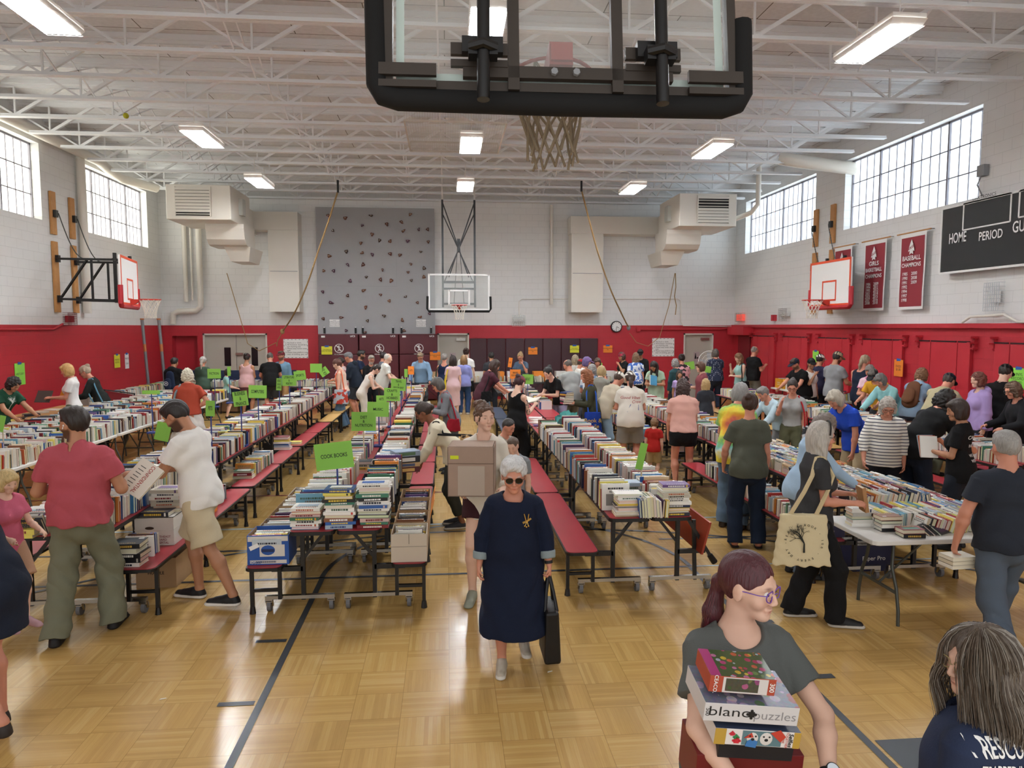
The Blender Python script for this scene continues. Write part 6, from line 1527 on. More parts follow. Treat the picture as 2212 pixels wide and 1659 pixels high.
    if eyes:
        for s in(-1,1):
            ec=Vector(g(s*.031,.0715,.0035)); fw=Vector(U(f+r*look)); mb=MB(); mb.sph((0,0,0),.0143*K,n=16,m=12); e=mb.obj('eye',mat('efe9e4',.15,name='eye_white'),root,smooth=True); e.location=ec
            ir=Vector(fw)*.0118*K; mb=MB(); mb.sph(ir,.0064*K,n=12,m=8); i_=mb.obj('iris',mat('3c2c20',.1),e,smooth=True); mb=MB(); mb.sph(Vector(fw)*.0165*K,.0026*K,n=8,m=6); mb.obj('pupil',mat('050505',.1),e,smooth=True)
    K=K_
    cF,sF=math.cos(-face*D2R),math.sin(-face*D2R)
    def world(v): v=Z(v); return Vector((base[0]+cF*v[0]-sF*v[1],base[1]+sF*v[0]+cF*v[1],v[2]+zoff))
    info=dict(HS=HS,root=root,J={k:world(v) for k,v in J.items() if not k.startswith('fd')},world=world,raw=J,K=sc,f=f,r=r,u=u,hc=hc_,face=face,up=up,Z=Z,base=base,pel=pel)
    info['clothes']={c.name.split('.')[0]:c for c in bpy.data.objects if c.parent==root}
    if key: PEOPLE[key]=info
    return info
# ---------------- people ----------------
from mathutils.bvhtree import BVHTree
JEAN='4a5f7a'
# front rows
person('man in a salmon pink t-shirt and olive trousers, back to camera, head turned left',at=(157,879),Y=5.72,h=1.82,face=-8,turn=-62,head=2,arms=('D','D'),arm_custom=[((.38,.12,-1),(-.35,.75,.25)),((.4,.12,-1),(-.3,.75,.15))],skin='t',hair='short',hc='241a15',beard='2a1d16',tc='b85560',bot='pants',bc='7a7c68',shoe='151517',stance=.1,build=1.17,vox=.0075,feet=[(.17,.12,0),(-.15,-.14,0)],key='pink',foldamp=1.9,hem=-.06,flare=1.35)
person('young bearded man in a white t-shirt and beige shorts looking down at a book',at=(362,872),Y=6.35,h=1.8,face=-78,head=32,lean=8,arm_custom=[((.1,.55,-.85),(.12,1,-.28)),((.1,.5,-.8),(-.05,1,-.05))],skin='t',hair='short',hc='221a17',beard='2b1e17',tc='f1efea',bot='shorts',bc='cfc0a0',shoe='141416',sole='e8e4dd',vox=.0075,feet=[(.1,.12,0),(-.1,-.3,.03)],key='white',foldamp=1.8,build=1.02,hem=-.1,flare=1.12,curl=.35)
person('older white haired woman in a navy dress and sunglasses walking toward the camera',at=(1110,993),Y=4.83,h=1.62,face=183,head=10,lean=5,fem=1,build=1.36,arm_custom=[((.3,.0,-1),(.12,.15,-1)),((.36,.05,-1),(.1,.2,-1))],skin='r',hair='swept',hc='dcdbd9',HS=1.2,top='dress3',tc='141d33',bot='none',glasses='1a1612',shoe='b8ae9c',sole='d8d2c6',walk=.12,vox=.007,key='navy',skirt_len=.62,flare=1.02,foldamp=1.3,neck_open=1.35,eyes=True,curl=[.6,1.0],sleeves=1.62)
person('woman in a cream sweatshirt and dark shorts carrying a big cardboard box',at=(1046,873),Y=6.25,h=1.7,face=188,turn=-30,head=-2,fem=1,arm_custom=[((.2,.3,-.9),(-.15,1,-.25)),((.25,.3,-.9),(-.1,1,-.25))],skin='p',hair='messybun',hc='5a3e2a',top='long',tc='e4ddcf',bot='bshorts',bc='3a1c22',shoe='9aa090',walk=.14,vox=.0075,key='box',hem=-.22,sleeves=1.9)
person('grey haired woman with black headband and cream tote bag, in black, facing right',at=(1781,912),Y=5.42,h=1.68,face=100,head=8,fem=1,build=1.05,arms=('X','X'),arm_custom=[((.1,.1,-1),(-.1,1,-.05)),((.12,.25,-1),(-.3,1,.0))],skin='r',hair='straight',hc='b9b3aa',top='tee',tc='3a3a3c',bot='pants',bc='141416',shoe='101012',sole='c8c2b8',glasses='3a3030',vox=.0075,key='tote',stance=.02,feet=[(.1,.2,0),(-.1,-.12,0)],hem=-.14,eyes=False,flare=1.25,foldamp=1.3)
person('grey haired man in dark t-shirt and jeans walking away at the right edge',at=(2172,931),Y=4.78,h=1.78,face=12,head=8,build=1.18,arm_custom=[((.3,.1,-1),(.1,.2,-1)),((.36,.05,-1),(.12,.22,-1))],skin='r',hair='short',hc='9c9a96',tc='2b303a',bot='pants',bc='55606e',shoe='222222',walk=.3,vox=.0075,key='walk',hem=-.1,foldamp=1.4,flare=1.1)
person('woman with long grey hair in navy slogan t-shirt, back to camera, bottom right corner',at=(2112,1358),Y=1.96,h=1.66,face=-33,turn=-56,head=4,fem=1,build=1.36,arms=('D','D'),skin='p',hair='none',hc='6d6257',tc='2c3650',bot='pants',bc='22252e',glasses='9a8a60',vox=.0048,key='grey',neck_open=1.0,sleeves=.75,hem=-.15)
person('young woman with red ponytail and purple glasses holding a stack of puzzle boxes',at=(1626,1197),Y=2.32,h=1.66,face=176,turn=-38,head=6,fem=1,build=1.04,arm_custom=[((.36,.72,-.85),(-.38,.8,-.62)),((.42,.72,-.85),(-.38,.8,-.6))],skin='p',hair='none',hc='5c1f28',tc='5f6361',bot='pants',bc='1c1c20',glasses='6a3fa8',vox=.0046,key='puzzle',neck_open=1.12,curl=.65,eyes=True,look=.1,sleeves=.62)
person('person in dark navy clothes carrying a child, cut off at the left edge',xy=(-2.68,4.32),h=1.66,face=-72,lean=24,head=12,arm_custom=[((.15,.5,-.9),(-.4,1,.1)),((.15,.5,-.9),(-.4,1,.1))],skin='r',fem=1,hair='bob',hc='6b5238',tc='1d2434',bot='bshorts',bc='1b202c',shoe='2a221e',vox=.009,key='carry',hem=-.3,walk=.12,build=1.1)
person('small blond child in pink shirt held by the person at the left edge',at=(20,1018),Y=4.8,zoff=.45,h=1.0,face=120,head=20,fem=1,arms=('R2','R2'),skin='p',hair='bob',hc='cbb07a',tc='c9657e',bot='shorts',bc='b08a70',shoe='b08a90',vox=.009,feet=[(.1,.1,0),(-.1,.12,.0)],build=.85)
person('woman in a cream knit sweater and dark trousers bending over cartons, glasses',at=(902,873),Y=8.45,h=1.68,face=-95,lean=34,head=14,fem=1,arm_custom=[((.1,.3,-1),(.0,.45,-1)),((.12,.45,-1),(-.05,.7,-.8))],skin='d',hair='lowbun',hc='33241c',top='long',tc='dcd3ba',bot='capri',bc='33352f',shoe='2b2c33',sole='cfc8b8',glasses='6a2a28',vox=.0085,key='cream',foldamp=1.3,curl=.25)
person('grey bobbed woman in a grey coat reading a book beside a red crochet bag',at=(938,818),Y=11.7,h=1.66,face=-100,lean=16,head=20,fem=1,arms=('H','X'),skin='r',hair='bob',hc='55504d',top='long',tc='76797e',bot='skirt',bc='6f7277',skirt_len=.5,glasses='222222',key='coat',hem=-.2)
person('bun haired woman in grey olive t-shirt and jeans seen from behind, wearing flip flops',at=(1622,850),Y=7.42,h=1.7,face=14,head=4,turn=25,fem=1,build=1.08,arms=('D','DD'),skin='r',hair='bun',hc='3c241a',tc='595c50',bot='pants',bc='1e2a3e',shoe='sandal',vox=.0085,key='olive',stance=.02,flare=1.2,hem=-.13)
TD=bpy.data.materials.new('tie_dye'); TD.use_nodes=True
def _td():
    nt,N,L,b=nodes(TD); tc=N.new('ShaderNodeTexCoord'); mp=N.new('ShaderNodeMapping'); mp.inputs['Location'].default_value=(0,0,-1.25); L.new(tc.outputs['Object'],mp.inputs[0])
    n=N.new('ShaderNodeTexNoise'); n.inputs['Scale'].default_value=14; L.new(mp.outputs[0],n.inputs[0]); vm=N.new('ShaderNodeVectorMath'); vm.operation='LENGTH'; L.new(mp.outputs[0],vm.inputs[0])
    m1=N.new('ShaderNodeMath'); m1.operation='MULTIPLY_ADD'; L.new(n.outputs['Fac'],m1.inputs[0]); m1.inputs[1].default_value=.14; L.new(vm.outputs['Value'],m1.inputs[2])
    cr=N.new('ShaderNodeValToRGB'); L.new(m1.outputs[0],cr.inputs[0]); e=cr.color_ramp.elements; e[0].position=.12; e[0].color=lin('c8475a')+(1,); e[1].position=.5; e[1].color=lin('e6d33e')+(1,)
    for p,c in((.2,'e8a13a'),(.27,'e9dc4a'),(.34,'79b86a'),(.4,'7fc4c0'),(.45,'d9e2d6')): k=e.new(p); k.color=lin(c)+(1,)
    L.new(cr.outputs[0],b.inputs['Base Color']); b.inputs['Roughness'].default_value=.85
_td()
person('grey bobbed woman in a rainbow tie-dye shirt and jeans bending at the right row',at=(1603,829),Y=8.35,h=1.72,face=38,lean=14,head=18,fem=1,build=1.1,arms=('D','R2'),skin='r',hair='bob',hc='8d8b88',tc='e6d33e',topm=TD,bot='pants',bc='5c7288',shoe='3a2c20',key='tie',flare=1.15,hem=-.16)
person('curly brown haired woman in pink t-shirt and black shorts seen from behind',at=(1474,819),Y=10.3,h=1.66,face=10,lean=10,head=14,fem=1,build=1.2,arms=('H','D'),skin='r',hair='curly',hc='3b2620',tc='dba99c',bot='bshorts',bc='17181c',shoe='2a211d',key='pinksh',hem=-.02)
person('toddler in a red shirt, khaki shorts and a black cap beside the pink shirt woman',at=(1417,902),Y=10.75,h=1.0,face=30,head=10,turn=40,arms=('D','D'),skin='p',hair='curlybob',hc='7a5a3a',tc='b0231f',bot='shorts',bc='a89268',shoe='333333',cap='111113',build=1.0,vox=.009)
person('dark haired boy with cropped hair looking down, behind the woman with the box',at=(1104,906),Y=8.2,h=1.4,face=130,head=22,arms=('D','D'),skin='r',hair='buzz',hc='2b2320',tc='b9b2a4',bot='shorts',bc='333a44',vox=.009,build=.92)
person('smaller boy with shaved hair just behind the navy dress woman',at=(1105,947),Y=7.25,h=1.32,face=205,head=24,arms=('D','D'),skin='p',hair='buzz',hc='5c4a3c',tc='8a8d90',bot='shorts',bc='4a4f57',vox=.009,build=.92)
person('woman in black tank top with tattooed arm and bandana reading an open book',at=(1127,812),Y=11.3,h=1.68,face=42,head=25,fem=1,arm_custom=[((.1,.35,-1),(-.1,.9,.45)),((.12,.4,-1),(-.1,.9,.4))],skin='p',hair='bun',hc='3a1a20',top='tank',tc='0e0e10',bot='pants',bc='0f0f12',cap='band:7d3f45',key='tattoo',flare=1.5,shoe='111111')
# right cluster
stripe=bpy.data.materials.new('striped_knit'); stripe.use_nodes=True
def _st(m,c1,c2,sc,ph,wd,axis=2):
    nt,N,L,b=nodes(m); tc=N.new('ShaderNodeTexCoord'); sp=N.new('ShaderNodeSeparateXYZ'); L.new(tc.outputs['Object'],sp.inputs[0])
    a=N.new('ShaderNodeMath'); a.operation='MULTIPLY'; L.new(sp.outputs[axis],a.inputs[0]); a.inputs[1].default_value=sc; f=N.new('ShaderNodeMath'); f.operation='FRACT'; L.new(a.outputs[0],f.inputs[0])
    g=N.new('ShaderNodeMath'); g.operation='LESS_THAN'; L.new(f.outputs[0],g.inputs[0]); g.inputs[1].default_value=wd; mx=N.new('ShaderNodeMix'); mx.data_type='RGBA'; L.new(g.outputs[0],mx.inputs[0]); mx.inputs[6].default_value=lin(c1)+(1,); mx.inputs[7].default_value=lin(c2)+(1,); L.new(mx.outputs[2],b.inputs['Base Color']); b.inputs['Roughness'].default_value=.85
_st(stripe,'ece8e0','262c4a',26,0,.25)
def pattern(c1,c2,sc,name,kind='noise'):
    m=bpy.data.materials.new(name); m.use_nodes=True; nt,N,L,b=nodes(m); tc=N.new('ShaderNodeTexCoord')
    if kind=='dots': n=N.new('ShaderNodeTexVoronoi'); n.inputs['Randomness'].default_value=.1; out=n.outputs['Distance']; th=.22
    else: n=N.new('ShaderNodeTexNoise'); n.inputs['Detail'].default_value=2; out=n.outputs['Fac']; th=.5
    n.inputs['Scale'].default_value=sc; L.new(tc.outputs['Object'],n.inputs['Vector']); g=N.new('ShaderNodeMath'); g.operation='LESS_THAN'; L.new(out,g.inputs[0]); g.inputs[1].default_value=th
    mx=N.new('ShaderNodeMix'); mx.data_type='RGBA'; L.new(g.outputs[0],mx.inputs[0]); mx.inputs[6].default_value=lin(c1)+(1,); mx.inputs[7].default_value=lin(c2)+(1,); L.new(mx.outputs[2],b.inputs['Base Color']); b.inputs['Roughness'].default_value=.85; return m
person('short grey haired woman in white and navy striped pullover looking down at books',at=(1920,862),Y=7.9,h=1.62,face=205,lean=8,head=24,fem=1,build=1.3,arms=('DD','D'),skin='r',hair='curlybob',hc='b4aca2',top='long',tc='eeeeee',topm=stripe,bot='pants',bc='15161c',glasses='333333',key='stripe',sleeves=1.55,hem=-.14,vox=.0085)
person('grey blond bobbed woman in a royal blue t-shirt bending left over books',at=(1794,848),Y=8.85,h=1.68,face=-105,lean=34,head=22,fem=1,build=1.15,arms=('R','D'),skin='r',hair='bob',hc='b5ab9a',tc='1f45b0',bot='pants',bc='b8a585',key='blue',hem=-.18)
person('frizzy grey brown haired person in light blue leaning behind the tote bag woman',at=(1798,899),Y=6.45,h=1.62,face=95,lean=15,head=26,fem=1,build=.85,arms=('R','R2'),skin='r',hair='curly',hc='7c7068',top='long',tc='a9c4dc',bot='pants',bc='55606e')
person('dark brown haired person in black printed t-shirt holding books at the right',at=(2063,863),Y=7.15,h=1.68,face=-42,turn=-25,head=12,fem=1,arms=('D','H'),skin='t',hair='bob',hc='2f1f18',tc='121214',bot='pants',bc='1d222c',key='canny',shoe='151515',hem=-.14)
person('curly black haired person in black bending right behind the printed t-shirt person',at=(2054,845),Y=8.1,h=1.7,face=80,lean=38,head=12,fem=1,build=1.15,arms=('R','R'),skin='r',hair='curly',hc='15110f',tc='111113',bot='pants',bc='1e2636',top='tee')
person('woman with short curly brown hair in black cardigan facing left at the right edge',at=(2182,826),Y=9.3,h=1.66,face=-80,lean=12,head=14,fem=1,build=1.2,arms=('R2','R2'),skin='r',hair='curlybob',hc='5c4432',top='long',tc='17171b',bot='pants',bc='1c1d24',glasses='333333')
person('auburn haired person in a lilac hooded sweatshirt facing left',at=(2111,804),Y=10.35,h=1.68,face=-85,head=8,fem=1,arms=('H','D'),skin='p',hair='curlybob',hc='6b3a2c',top='hood',tc='b09ad0',bot='pants',bc='2a2d38')
person('tall young man in black t-shirt and black cap facing right wall',at=(2177,788),Y=10.5,h=1.83,face=65,head=25,arms=('R2','R2'),skin='p',hair='short',hc='2b211b',tc='101012',cap='0e0e10',bot='pants',bc='22252c')
person('man in khaki shirt and dark cap bending right',at=(2056,808),Y=10.95,h=1.8,face=68,lean=30,head=16,build=1.15,arms=('R','R'),skin='r',hair='short',hc='3a2f28',top='long',tc='b3a886',cap='141a2a',bot='pants',bc='6f705c',hem=-.14)
person('curly haired woman in denim shirt with brown backpack bending right',at=(1995,798),Y=12.0,h=1.72,face=55,lean=30,head=18,fem=1,arms=('R','R'),skin='p',hair='curlybob',hc='7a5638',top='long',tc='8fa9c2',bot='pants',bc='3a4658',key='denimbp')
person('grey haired woman in aqua shirt bending left over the far right row',at=(1896,810),Y=12.0,h=1.66,face=-110,lean=34,head=18,fem=1,build=1.12,arms=('R','R'),skin='r',hair='bob',hc='6d6a66',top='long',tc='9ad0d2',bot='pants',bc='6a7078')
person('person in dark grey cap between pink and aqua shirts, yellow sleeve',at=(1882,800),Y=12.75,h=1.62,face=-120,lean=25,head=25,arms=('R2','R'),skin='r',hair='short',hc='5a534c',tc='d59f2e',cap='2a2a2c',bot='pants',bc='33353c')
person('woman in pink and white tie-dye shirt holding items, grey hair',at=(1877,791),Y=13.3,h=1.68,face=-130,lean=16,head=25,fem=1,build=1.15,arms=('X','H'),skin='r',hair='short',hc='77706a',tc='d590a8',topm=pattern('cf7f9c','ecc8d4',7,'pink_tie_dye'),bot='pants',bc='3a2330')
person('man with grey blond ponytail in sleeveless navy top facing right',at=(1872,768),Y=14.1,h=1.8,face=70,head=18,build=1.15,arms=('H','H'),skin='r',hair='lowpony',hc='9a8a70',top='tank',tc='1a2234',bot='pants',bc='2a2d38')
person('bearded man in grey t-shirt and beige cap facing right',at=(1813,760),Y=14.9,h=1.88,face=72,head=20,build=1.1,arms=('R2','R2'),skin='t',hair='short',hc='1f1814',beard='1f1814',tc='8e9092',cap='a09478',bot='pants',bc='26282e')
person('person in white baseball cap standing behind the white tank top woman',at=(1774,765),Y=16.0,h=1.74,face=60,head=12,arms=('D','D'),skin='t',hair='short',hc='2a2422',tc='2a2a44',cap='eceae4',bot='pants',bc='20222a')
person('woman in white tank top and black visor cap holding a mug',at=(1754,774),Y=15.5,h=1.7,face=160,head=12,turn=30,fem=1,arms=('F','D'),skin='t',hair='lowpony',hc='1c1512',top='tank',tc='eceae6',cap='121214',bot='pants',bc='17181c')
person('man in black t-shirt and navy cap bending left over a table',at=(1713,775),Y=15.5,h=1.76,face=-105,lean=20,head=16,build=1.15,arms=('R','R'),skin='r',hair='short',hc='3a2c24',beard='4a382c',tc='0f0f11',cap='1c2230',bot='pants',bc='2a2c30')
person('dark bun haired woman with glasses in olive overall and grey t-shirt',at=(1712,822),Y=10.45,h=1.68,face=-140,head=22,turn=-10,fem=1,arms=('F','D'),skin='r',hair='bun',hc='2c1f1a',tc='a5a6a4',bot='pants',bc='5a5a42',glasses='2a2424',key='overall',hem=-.0)
person('person in pale blue shirt with grey hair bending behind the olive shirt woman',at=(1642,838),Y=10.9,h=1.7,face=-100,lean=38,head=10,arms=('R','R'),skin='r',hair='short',hc='77736f',top='long',tc='bcd4de',bot='pants',bc='8c8f94',build=1.15)
person('balding man in black t-shirt holding something up by the right wall',at=(1632,748),Y=19.6,h=1.84,face=75,head=8,build=1.18,arms=('L','L'),skin='r',hair='bald',hc='8d8780',tc='121214',bot='shorts',bc='6f6b60',glasses='222222')
person('woman in teal tank top with long light brown hair and black bag',at=(1592,764),Y=18.4,h=1.7,face=-95,head=22,fem=1,build=1.1,arms=('F','H'),skin='p',hair='wavy',hc='7d5a3c',top='tank',tc='8fb3ad',bot='pants',bc='22304a',key='teal')
person('woman in navy polka dot top seen from behind near the pedestal fan',at=(1545,754),Y=20.2,h=1.72,face=5,head=6,fem=1,build=1.3,arms=('H','H'),skin='r',hair='bob',hc='5a544f',tc='1d2742',topm=pattern('1d2742','d9dce6',22,'polka_dots','dots'),bot='pants',bc='22283a',top='tee')
person('child with long curly blond hair in dark t-shirt seen from behind',at=(1524,818),Y=13.5,h=1.42,face=8,head=8,fem=1,arms=('D','D'),skin='p',hair='wavy',hc='b89a68',tc='33363d',bot='shorts',bc='333a44',build=.95)
person('young man in maroon t-shirt with black shoulder strap facing left',at=(1510,782),Y=15.4,h=1.7,face=-85,head=14,build=1.1,arms=('H','D'),skin='p',hair='bang',hc='5a3a28',tc='7f4147',bot='pants',bc='2a2f3a')
person('smiling girl in lilac top facing the camera among the shoppers',at=(1468,801),Y=16.9,h=1.36,face=190,head=2,fem=1,arms=('D','D'),skin='t',hair='long',hc='3a2a20',tc='b9a2d6',bot='pants',bc='4a4f66',build=.95)
person('woman in black and pink patterned top with dark bun seen from behind',at=(1472,765),Y=18.2,h=1.7,face=0,head=4,fem=1,build=1.2,arms=('H','DD'),skin='r',hair='bun',hc='231a18',tc='3a2630',topm=pattern('2c2024','d59aa0',11,'pink_floral'),bot='pants',bc='22242c')
person('grey haired person with teal bag just left of the patterned top woman',at=(1457,775),Y=17.7,h=1.66,face=-20,head=10,fem=1,arms=('H','D'),skin='r',hair='curlybob',hc='8f8c88',top='long',tc='2c4a4e',bot='pants',bc='333640')
person('woman in mint dress with long dark hair hugging books, head bowed',at=(1409,783),Y=16.6,h=1.64,face=205,lean=18,head=28,fem=1,build=1.12,arms=('X','X'),skin='t',hair='long',hc='221713',top='dresstee',tc='a4bba2',bot='none',key='mint',turn=20)
person('person in black cap and top behind the blue patterned shirt',at=(1383,755),Y=21.0,h=1.76,face=200,head=22,arms=('X','X'),skin='t',hair='short',hc='191512',top='long',tc='161618',cap='121214',bot='pants',bc='20222a') if 0 else person('person in black cap and top behind the blue patterned shirt',at=(1383,755),Y=20.6,h=1.76,face=200,head=22,arms=('H','H'),skin='t',hair='short',hc='191512',top='long',tc='161618',cap='121214',bot='pants',bc='20222a')
person('curly haired woman in blue and white patterned shirt seen from behind',at=(1373,762),Y=19.5,h=1.7,face=5,head=6,fem=1,build=1.15,arms=('D','D'),skin='r',hair='curly',hc='7c6248',tc='3a62b0',topm=pattern('3a62b0','e4e9f2',13,'blue_print'),bot='pants',bc='17181c')
person('woman with red bandana in black t-shirt with hand at her mouth',at=(1340,761),Y=20.0,h=1.7,face=-110,head=20,fem=1,build=1.15,arms=('X','F'),skin='t',hair='curlybob',hc='4a2f24',tc='141416',cap='band:a8324a',bot='pants',bc='15161a')
person('person in cream t-shirt reading Good Vibes Crew, white cap, grey shorts, from behind',at=(1361,802),Y=11.6,h=1.72,face=8,lean=8,head=12,fem=1,build=1.28,arms=('X','X'),skin='r',hair='lowpony',hc='3b2a20',tc='e6dfd2',bot='shorts',bc='8f8a84',cap='ece8dd',key='vibes',hem=-.14,shoe='55565a')
person('person in beige t-shirt and white cap bending right behind the cream t-shirt',at=(1344,805),Y=12.5,h=1.74,face=60,lean=34,head=14,arms=('R2','R2'),skin='r',hair='short',hc='4a382c',tc='c9bda6',cap='e8e4d8',bot='pants',bc='8fa9bd')
person('woman with curly copper hair in olive jacket carrying a blue tote and books',at=(1262,798),Y=12.2,h=1.66,face=-85,lean=4,head=14,fem=1,build=1.1,arms=('H','H'),skin='r',hair='curly',hc='8c5530',top='long',tc='3d3d2c',bot='bshorts',bc='6f735c',key='copper',hem=-.18)
person('short blond haired person beside the plaid shirt shopper',at=(1301,791),Y=14.4,h=1.62,face=30,lean=12,head=16,fem=1,arms=('R2','R2'),skin='p',hair='bob',hc='b39a6c',tc='8c8a80',bot='pants',bc='3a3f4a')
person('grey curly haired person in blue plaid shirt bending over books',at=(1280,788),Y=14.9,h=1.66,face=20,lean=16,head=14,arms=('R2','R2'),skin='r',hair='curlybob',hc='8a8884',tc='7a93b4',topm=pattern('6f8cb2','dfe5ec',9,'blue_plaid'),bot='pants',bc='3a4250')
person('person with short brown hair half hidden behind a green sign at the back',at=(1291,774),Y=18.6,h=1.66,face=190,head=20,arms=('R2','R2'),skin='r',hair='bob',hc='4a3426',tc='7c8a94',bot='pants',bc='333640')
person('person wearing a purple head scarf and white top',at=(1271,771),Y=16.9,h=1.68,face=100,head=14,fem=1,arms=('R2','D'),skin='r',hair='bob',hc='6a5a8c',tc='ecebe6',cap='scarf:7a5f92',bot='pants',bc='444a57')
person('person in a red cap partly hidden behind the purple head scarf',at=(1258,775),Y=17.7,h=1.66,face=80,head=14,arms=('D','D'),skin='r',hair='short',hc='4a3a30',tc='e6e2da',cap='b8262c',bot='pants',bc='444a57')
person('person with long wavy ash blond hair seen from behind at the back tables',at=(1242,767),Y=18.3,h=1.7,face=0,head=6,fem=1,arms=('D','D'),skin='r',hair='wavy',hc='94866c',tc='c9c6bd',bot='pants',bc='333a48')
person('balding man in light grey t-shirt looking down, back to camera',at=(1222,778),Y=15.3,h=1.7,face=-18,lean=8,head=20,turn=-25,build=1.15,arms=('DD','DD'),skin='r',hair='bald',hc='5d5550',tc='a7a9a6',bot='pants',bc='8a8678',key='greytee',hem=-.2)
person('dark haired woman in black t-shirt and lavender trousers leaning over the table',at=(1179,795),Y=14.3,h=1.66,face=-125,lean=30,head=16,fem=1,arms=('R2','H'),skin='p',hair='bun',hc='15110f',tc='111113',bot='leggings',bc='a79fbe',key='lavp')
person('woman in blue grey t-shirt with blond bun leaning forward at the back table',at=(1123,763),Y=20.35,h=1.72,face=200,lean=22,head=14,fem=1,arms=('DD','F'),skin='r',hair='bun',hc='a2855c',tc='55677c',bot='pants',bc='3a465c',glasses='333333')
person('long brown haired woman in maroon t-shirt and light jeans bending right',at=(1076,779),Y=15.3,h=1.7,face=72,lean=22,head=20,fem=1,build=1.1,arms=('R','R'),skin='r',hair='long',hc='3a2219',tc='4a2530',bot='pants',bc='8aa3b5',key='maroon')
person('short haired person in charcoal t-shirt seen from behind near the maroon pads',at=(1061,761),Y=20.3,h=1.68,face=-5,head=6,arms=('D','D'),skin='t',hair='short',hc='191512',tc='34363b',bot='pants',bc='22252c')
person('woman in lavender blue long sleeve top and jeans seen from behind',at=(1002,767),Y=19.6,h=1.62,face=5,head=4,fem=1,build=1.1,arms=('H','D'),skin='r',hair='long',hc='8c6b44',top='long',tc='8f94cf',bot='pants',bc='2c4468',shoe='e6e4e0',key='lavender')
person('tall bun haired woman in white t-shirt behind the lavender top woman',at=(1007,752),Y=20.6,h=1.8,face=10,head=2,fem=1,arms=('D','D'),skin='p',hair='bun',hc='3a2620',tc='f0efeb',bot='shorts',bc='222226',build=1.15)
person('woman in pale pink dress with long dark hair holding a yellow handled bag',at=(978,768),Y=18.7,h=1.66,face=-8,head=4,fem=1,arms=('D','H'),skin='p',hair='long',hc='2a1c18',top='dresstee',tc='dcbcc0',bot='none',key='pinkdress',skirt_len=.6)
person('short grey haired woman in navy tank top with green bag, from behind',at=(960,764),Y=19.3,h=1.68,face=10,head=4,fem=1,arms=('D','H'),skin='r',hair='crop',hc='8a8580',top='tank',tc='1c2848',bot='pants',bc='2c3a4c',key='navytank',build=1.1)
person('man in open denim shirt looking down at the end of the cookbook row',at=(907,763),Y=20.2,h=1.76,face=185,lean=12,head=24,build=1.15,arms=('DD','DD'),skin='r',hair='short',hc='8c7a60',top='long',tc='84a2bd',bot='pants',bc='4a4f57',glasses='333333')
person('bald older man in white t-shirt facing right at the back of the cookbook row',at=(841,764),Y=18.8,h=1.76,face=78,lean=14,head=6,build=1.2,arms=('R2','R'),skin='p',hair='bald',hc='cfcac2',tc='dcdcd4',bot='pants',bc='4a4b4e')
person('dark bun haired person in grey behind the bald man in white',at=(830,761),Y=20.2,h=1.7,face=60,head=8,fem=1,arms=('D','D'),skin='r',hair='bun',hc='2b1f22',tc='6f7480',bot='pants',bc='33363f')
person('woman in white tank top and white trousers bending right with a phone',at=(820,789),Y=16.9,h=1.68,face=80,lean=28,head=22,fem=1,arms=('X','R'),skin='p',hair='lowpony',hc='2b1d18',top='tank',tc='e4ddd4',bot='pants',bc='dcd4c8',key='whitetank',shoe='cfc8c0',flare=1.2,hem=-.02)
person('white bearded man in black jacket between the maroon mats',at=(803,768),Y=19.2,h=1.7,face=155,head=14,arms=('H','H'),skin='r',hair='short',hc='9a9488',beard='c9c5bc',top='long',tc='17171a',bot='pants',bc='26282e',glasses='333333')
person('dark bearded man in navy t-shirt and glasses facing right at the back',at=(782,757),Y=20.2,h=1.78,face=85,head=8,arms=('R2','R2'),skin='t',hair='short',hc='1e1815',beard='2a2320',tc='1f2a44',bot='pants',bc='26282e',glasses='222222')
person('grey haired man in navy hooded sweatshirt and dark shorts facing left',at=(749,762),Y=18.9,h=1.78,face=-80,lean=12,head=14,build=1.15,arms=('H','H'),skin='r',hair='short',hc='77777a',top='hood',tc='1f2836',bot='shorts',bc='33353a',shoe='1b1b1d',key='hoodie')
person('person in pale floral shirt behind the auburn ponytail woman',at=(733,773),Y=19.4,h=1.66,face=-60,head=16,fem=1,arms=('R2','R2'),skin='r',hair='lowbun',hc='2b211c',tc='e6cfd0',topm=pattern('ebd9d6','d08a8c',12,'pale_floral'),top='tee',bot='pants',bc='44495a')
person('auburn ponytail woman in pale pink top and wide jeans with printed bag',at=(723,777),Y=17.2,h=1.66,face=-82,lean=8,head=20,fem=1,arms=('H','D'),skin='p',hair='pony',hc='5a3024',top='tank',tc='e4c9b8',bot='pants',bc='5a7590',shoe='4a3a30',key='ponytail',flare=1.5,hem=-.02)
# left cluster
person('man in denim shirt and maroon cap standing facing the camera at the back left',at=(607,758),Y=19.8,h=1.78,face=186,turn=12,head=0,arms=('D','D'),skin='r',hair='short',hc='4a3628',beard='6a5040',top='long',tc='6a8ba3',cap='6b2730',bot='pants',bc='a07a52',glasses='222222')
person('man in black t-shirt and dark shorts bending away near the double door',at=(583,763),Y=19.7,h=1.74,face=-15,lean=14,head=20,build=1.15,arms=('R2','R2'),skin='r',hair='buzz',hc='5a5550',tc='111113',bot='shorts',bc='2c2c30')
person('bun haired woman in pink sleeveless top and mauve shorts seen from behind',at=(534,763),Y=19.6,h=1.7,face=8,head=8,fem=1,build=1.15,arms=('H','H'),skin='t',hair='bun',hc='241a17',top='tank',tc='d9b0b0',cap='band:4a2a2c',bot='shorts',bc='7c5560')
person('child in turquoise t-shirt at the back left tables',at=(494,797),Y=19.3,h=1.3,face=70,head=12,fem=1,arms=('R2','R2'),skin='p',hair='bob',hc='2c1f1a',tc='9ccfcb',bot='shorts',bc='4a5560',build=.9)
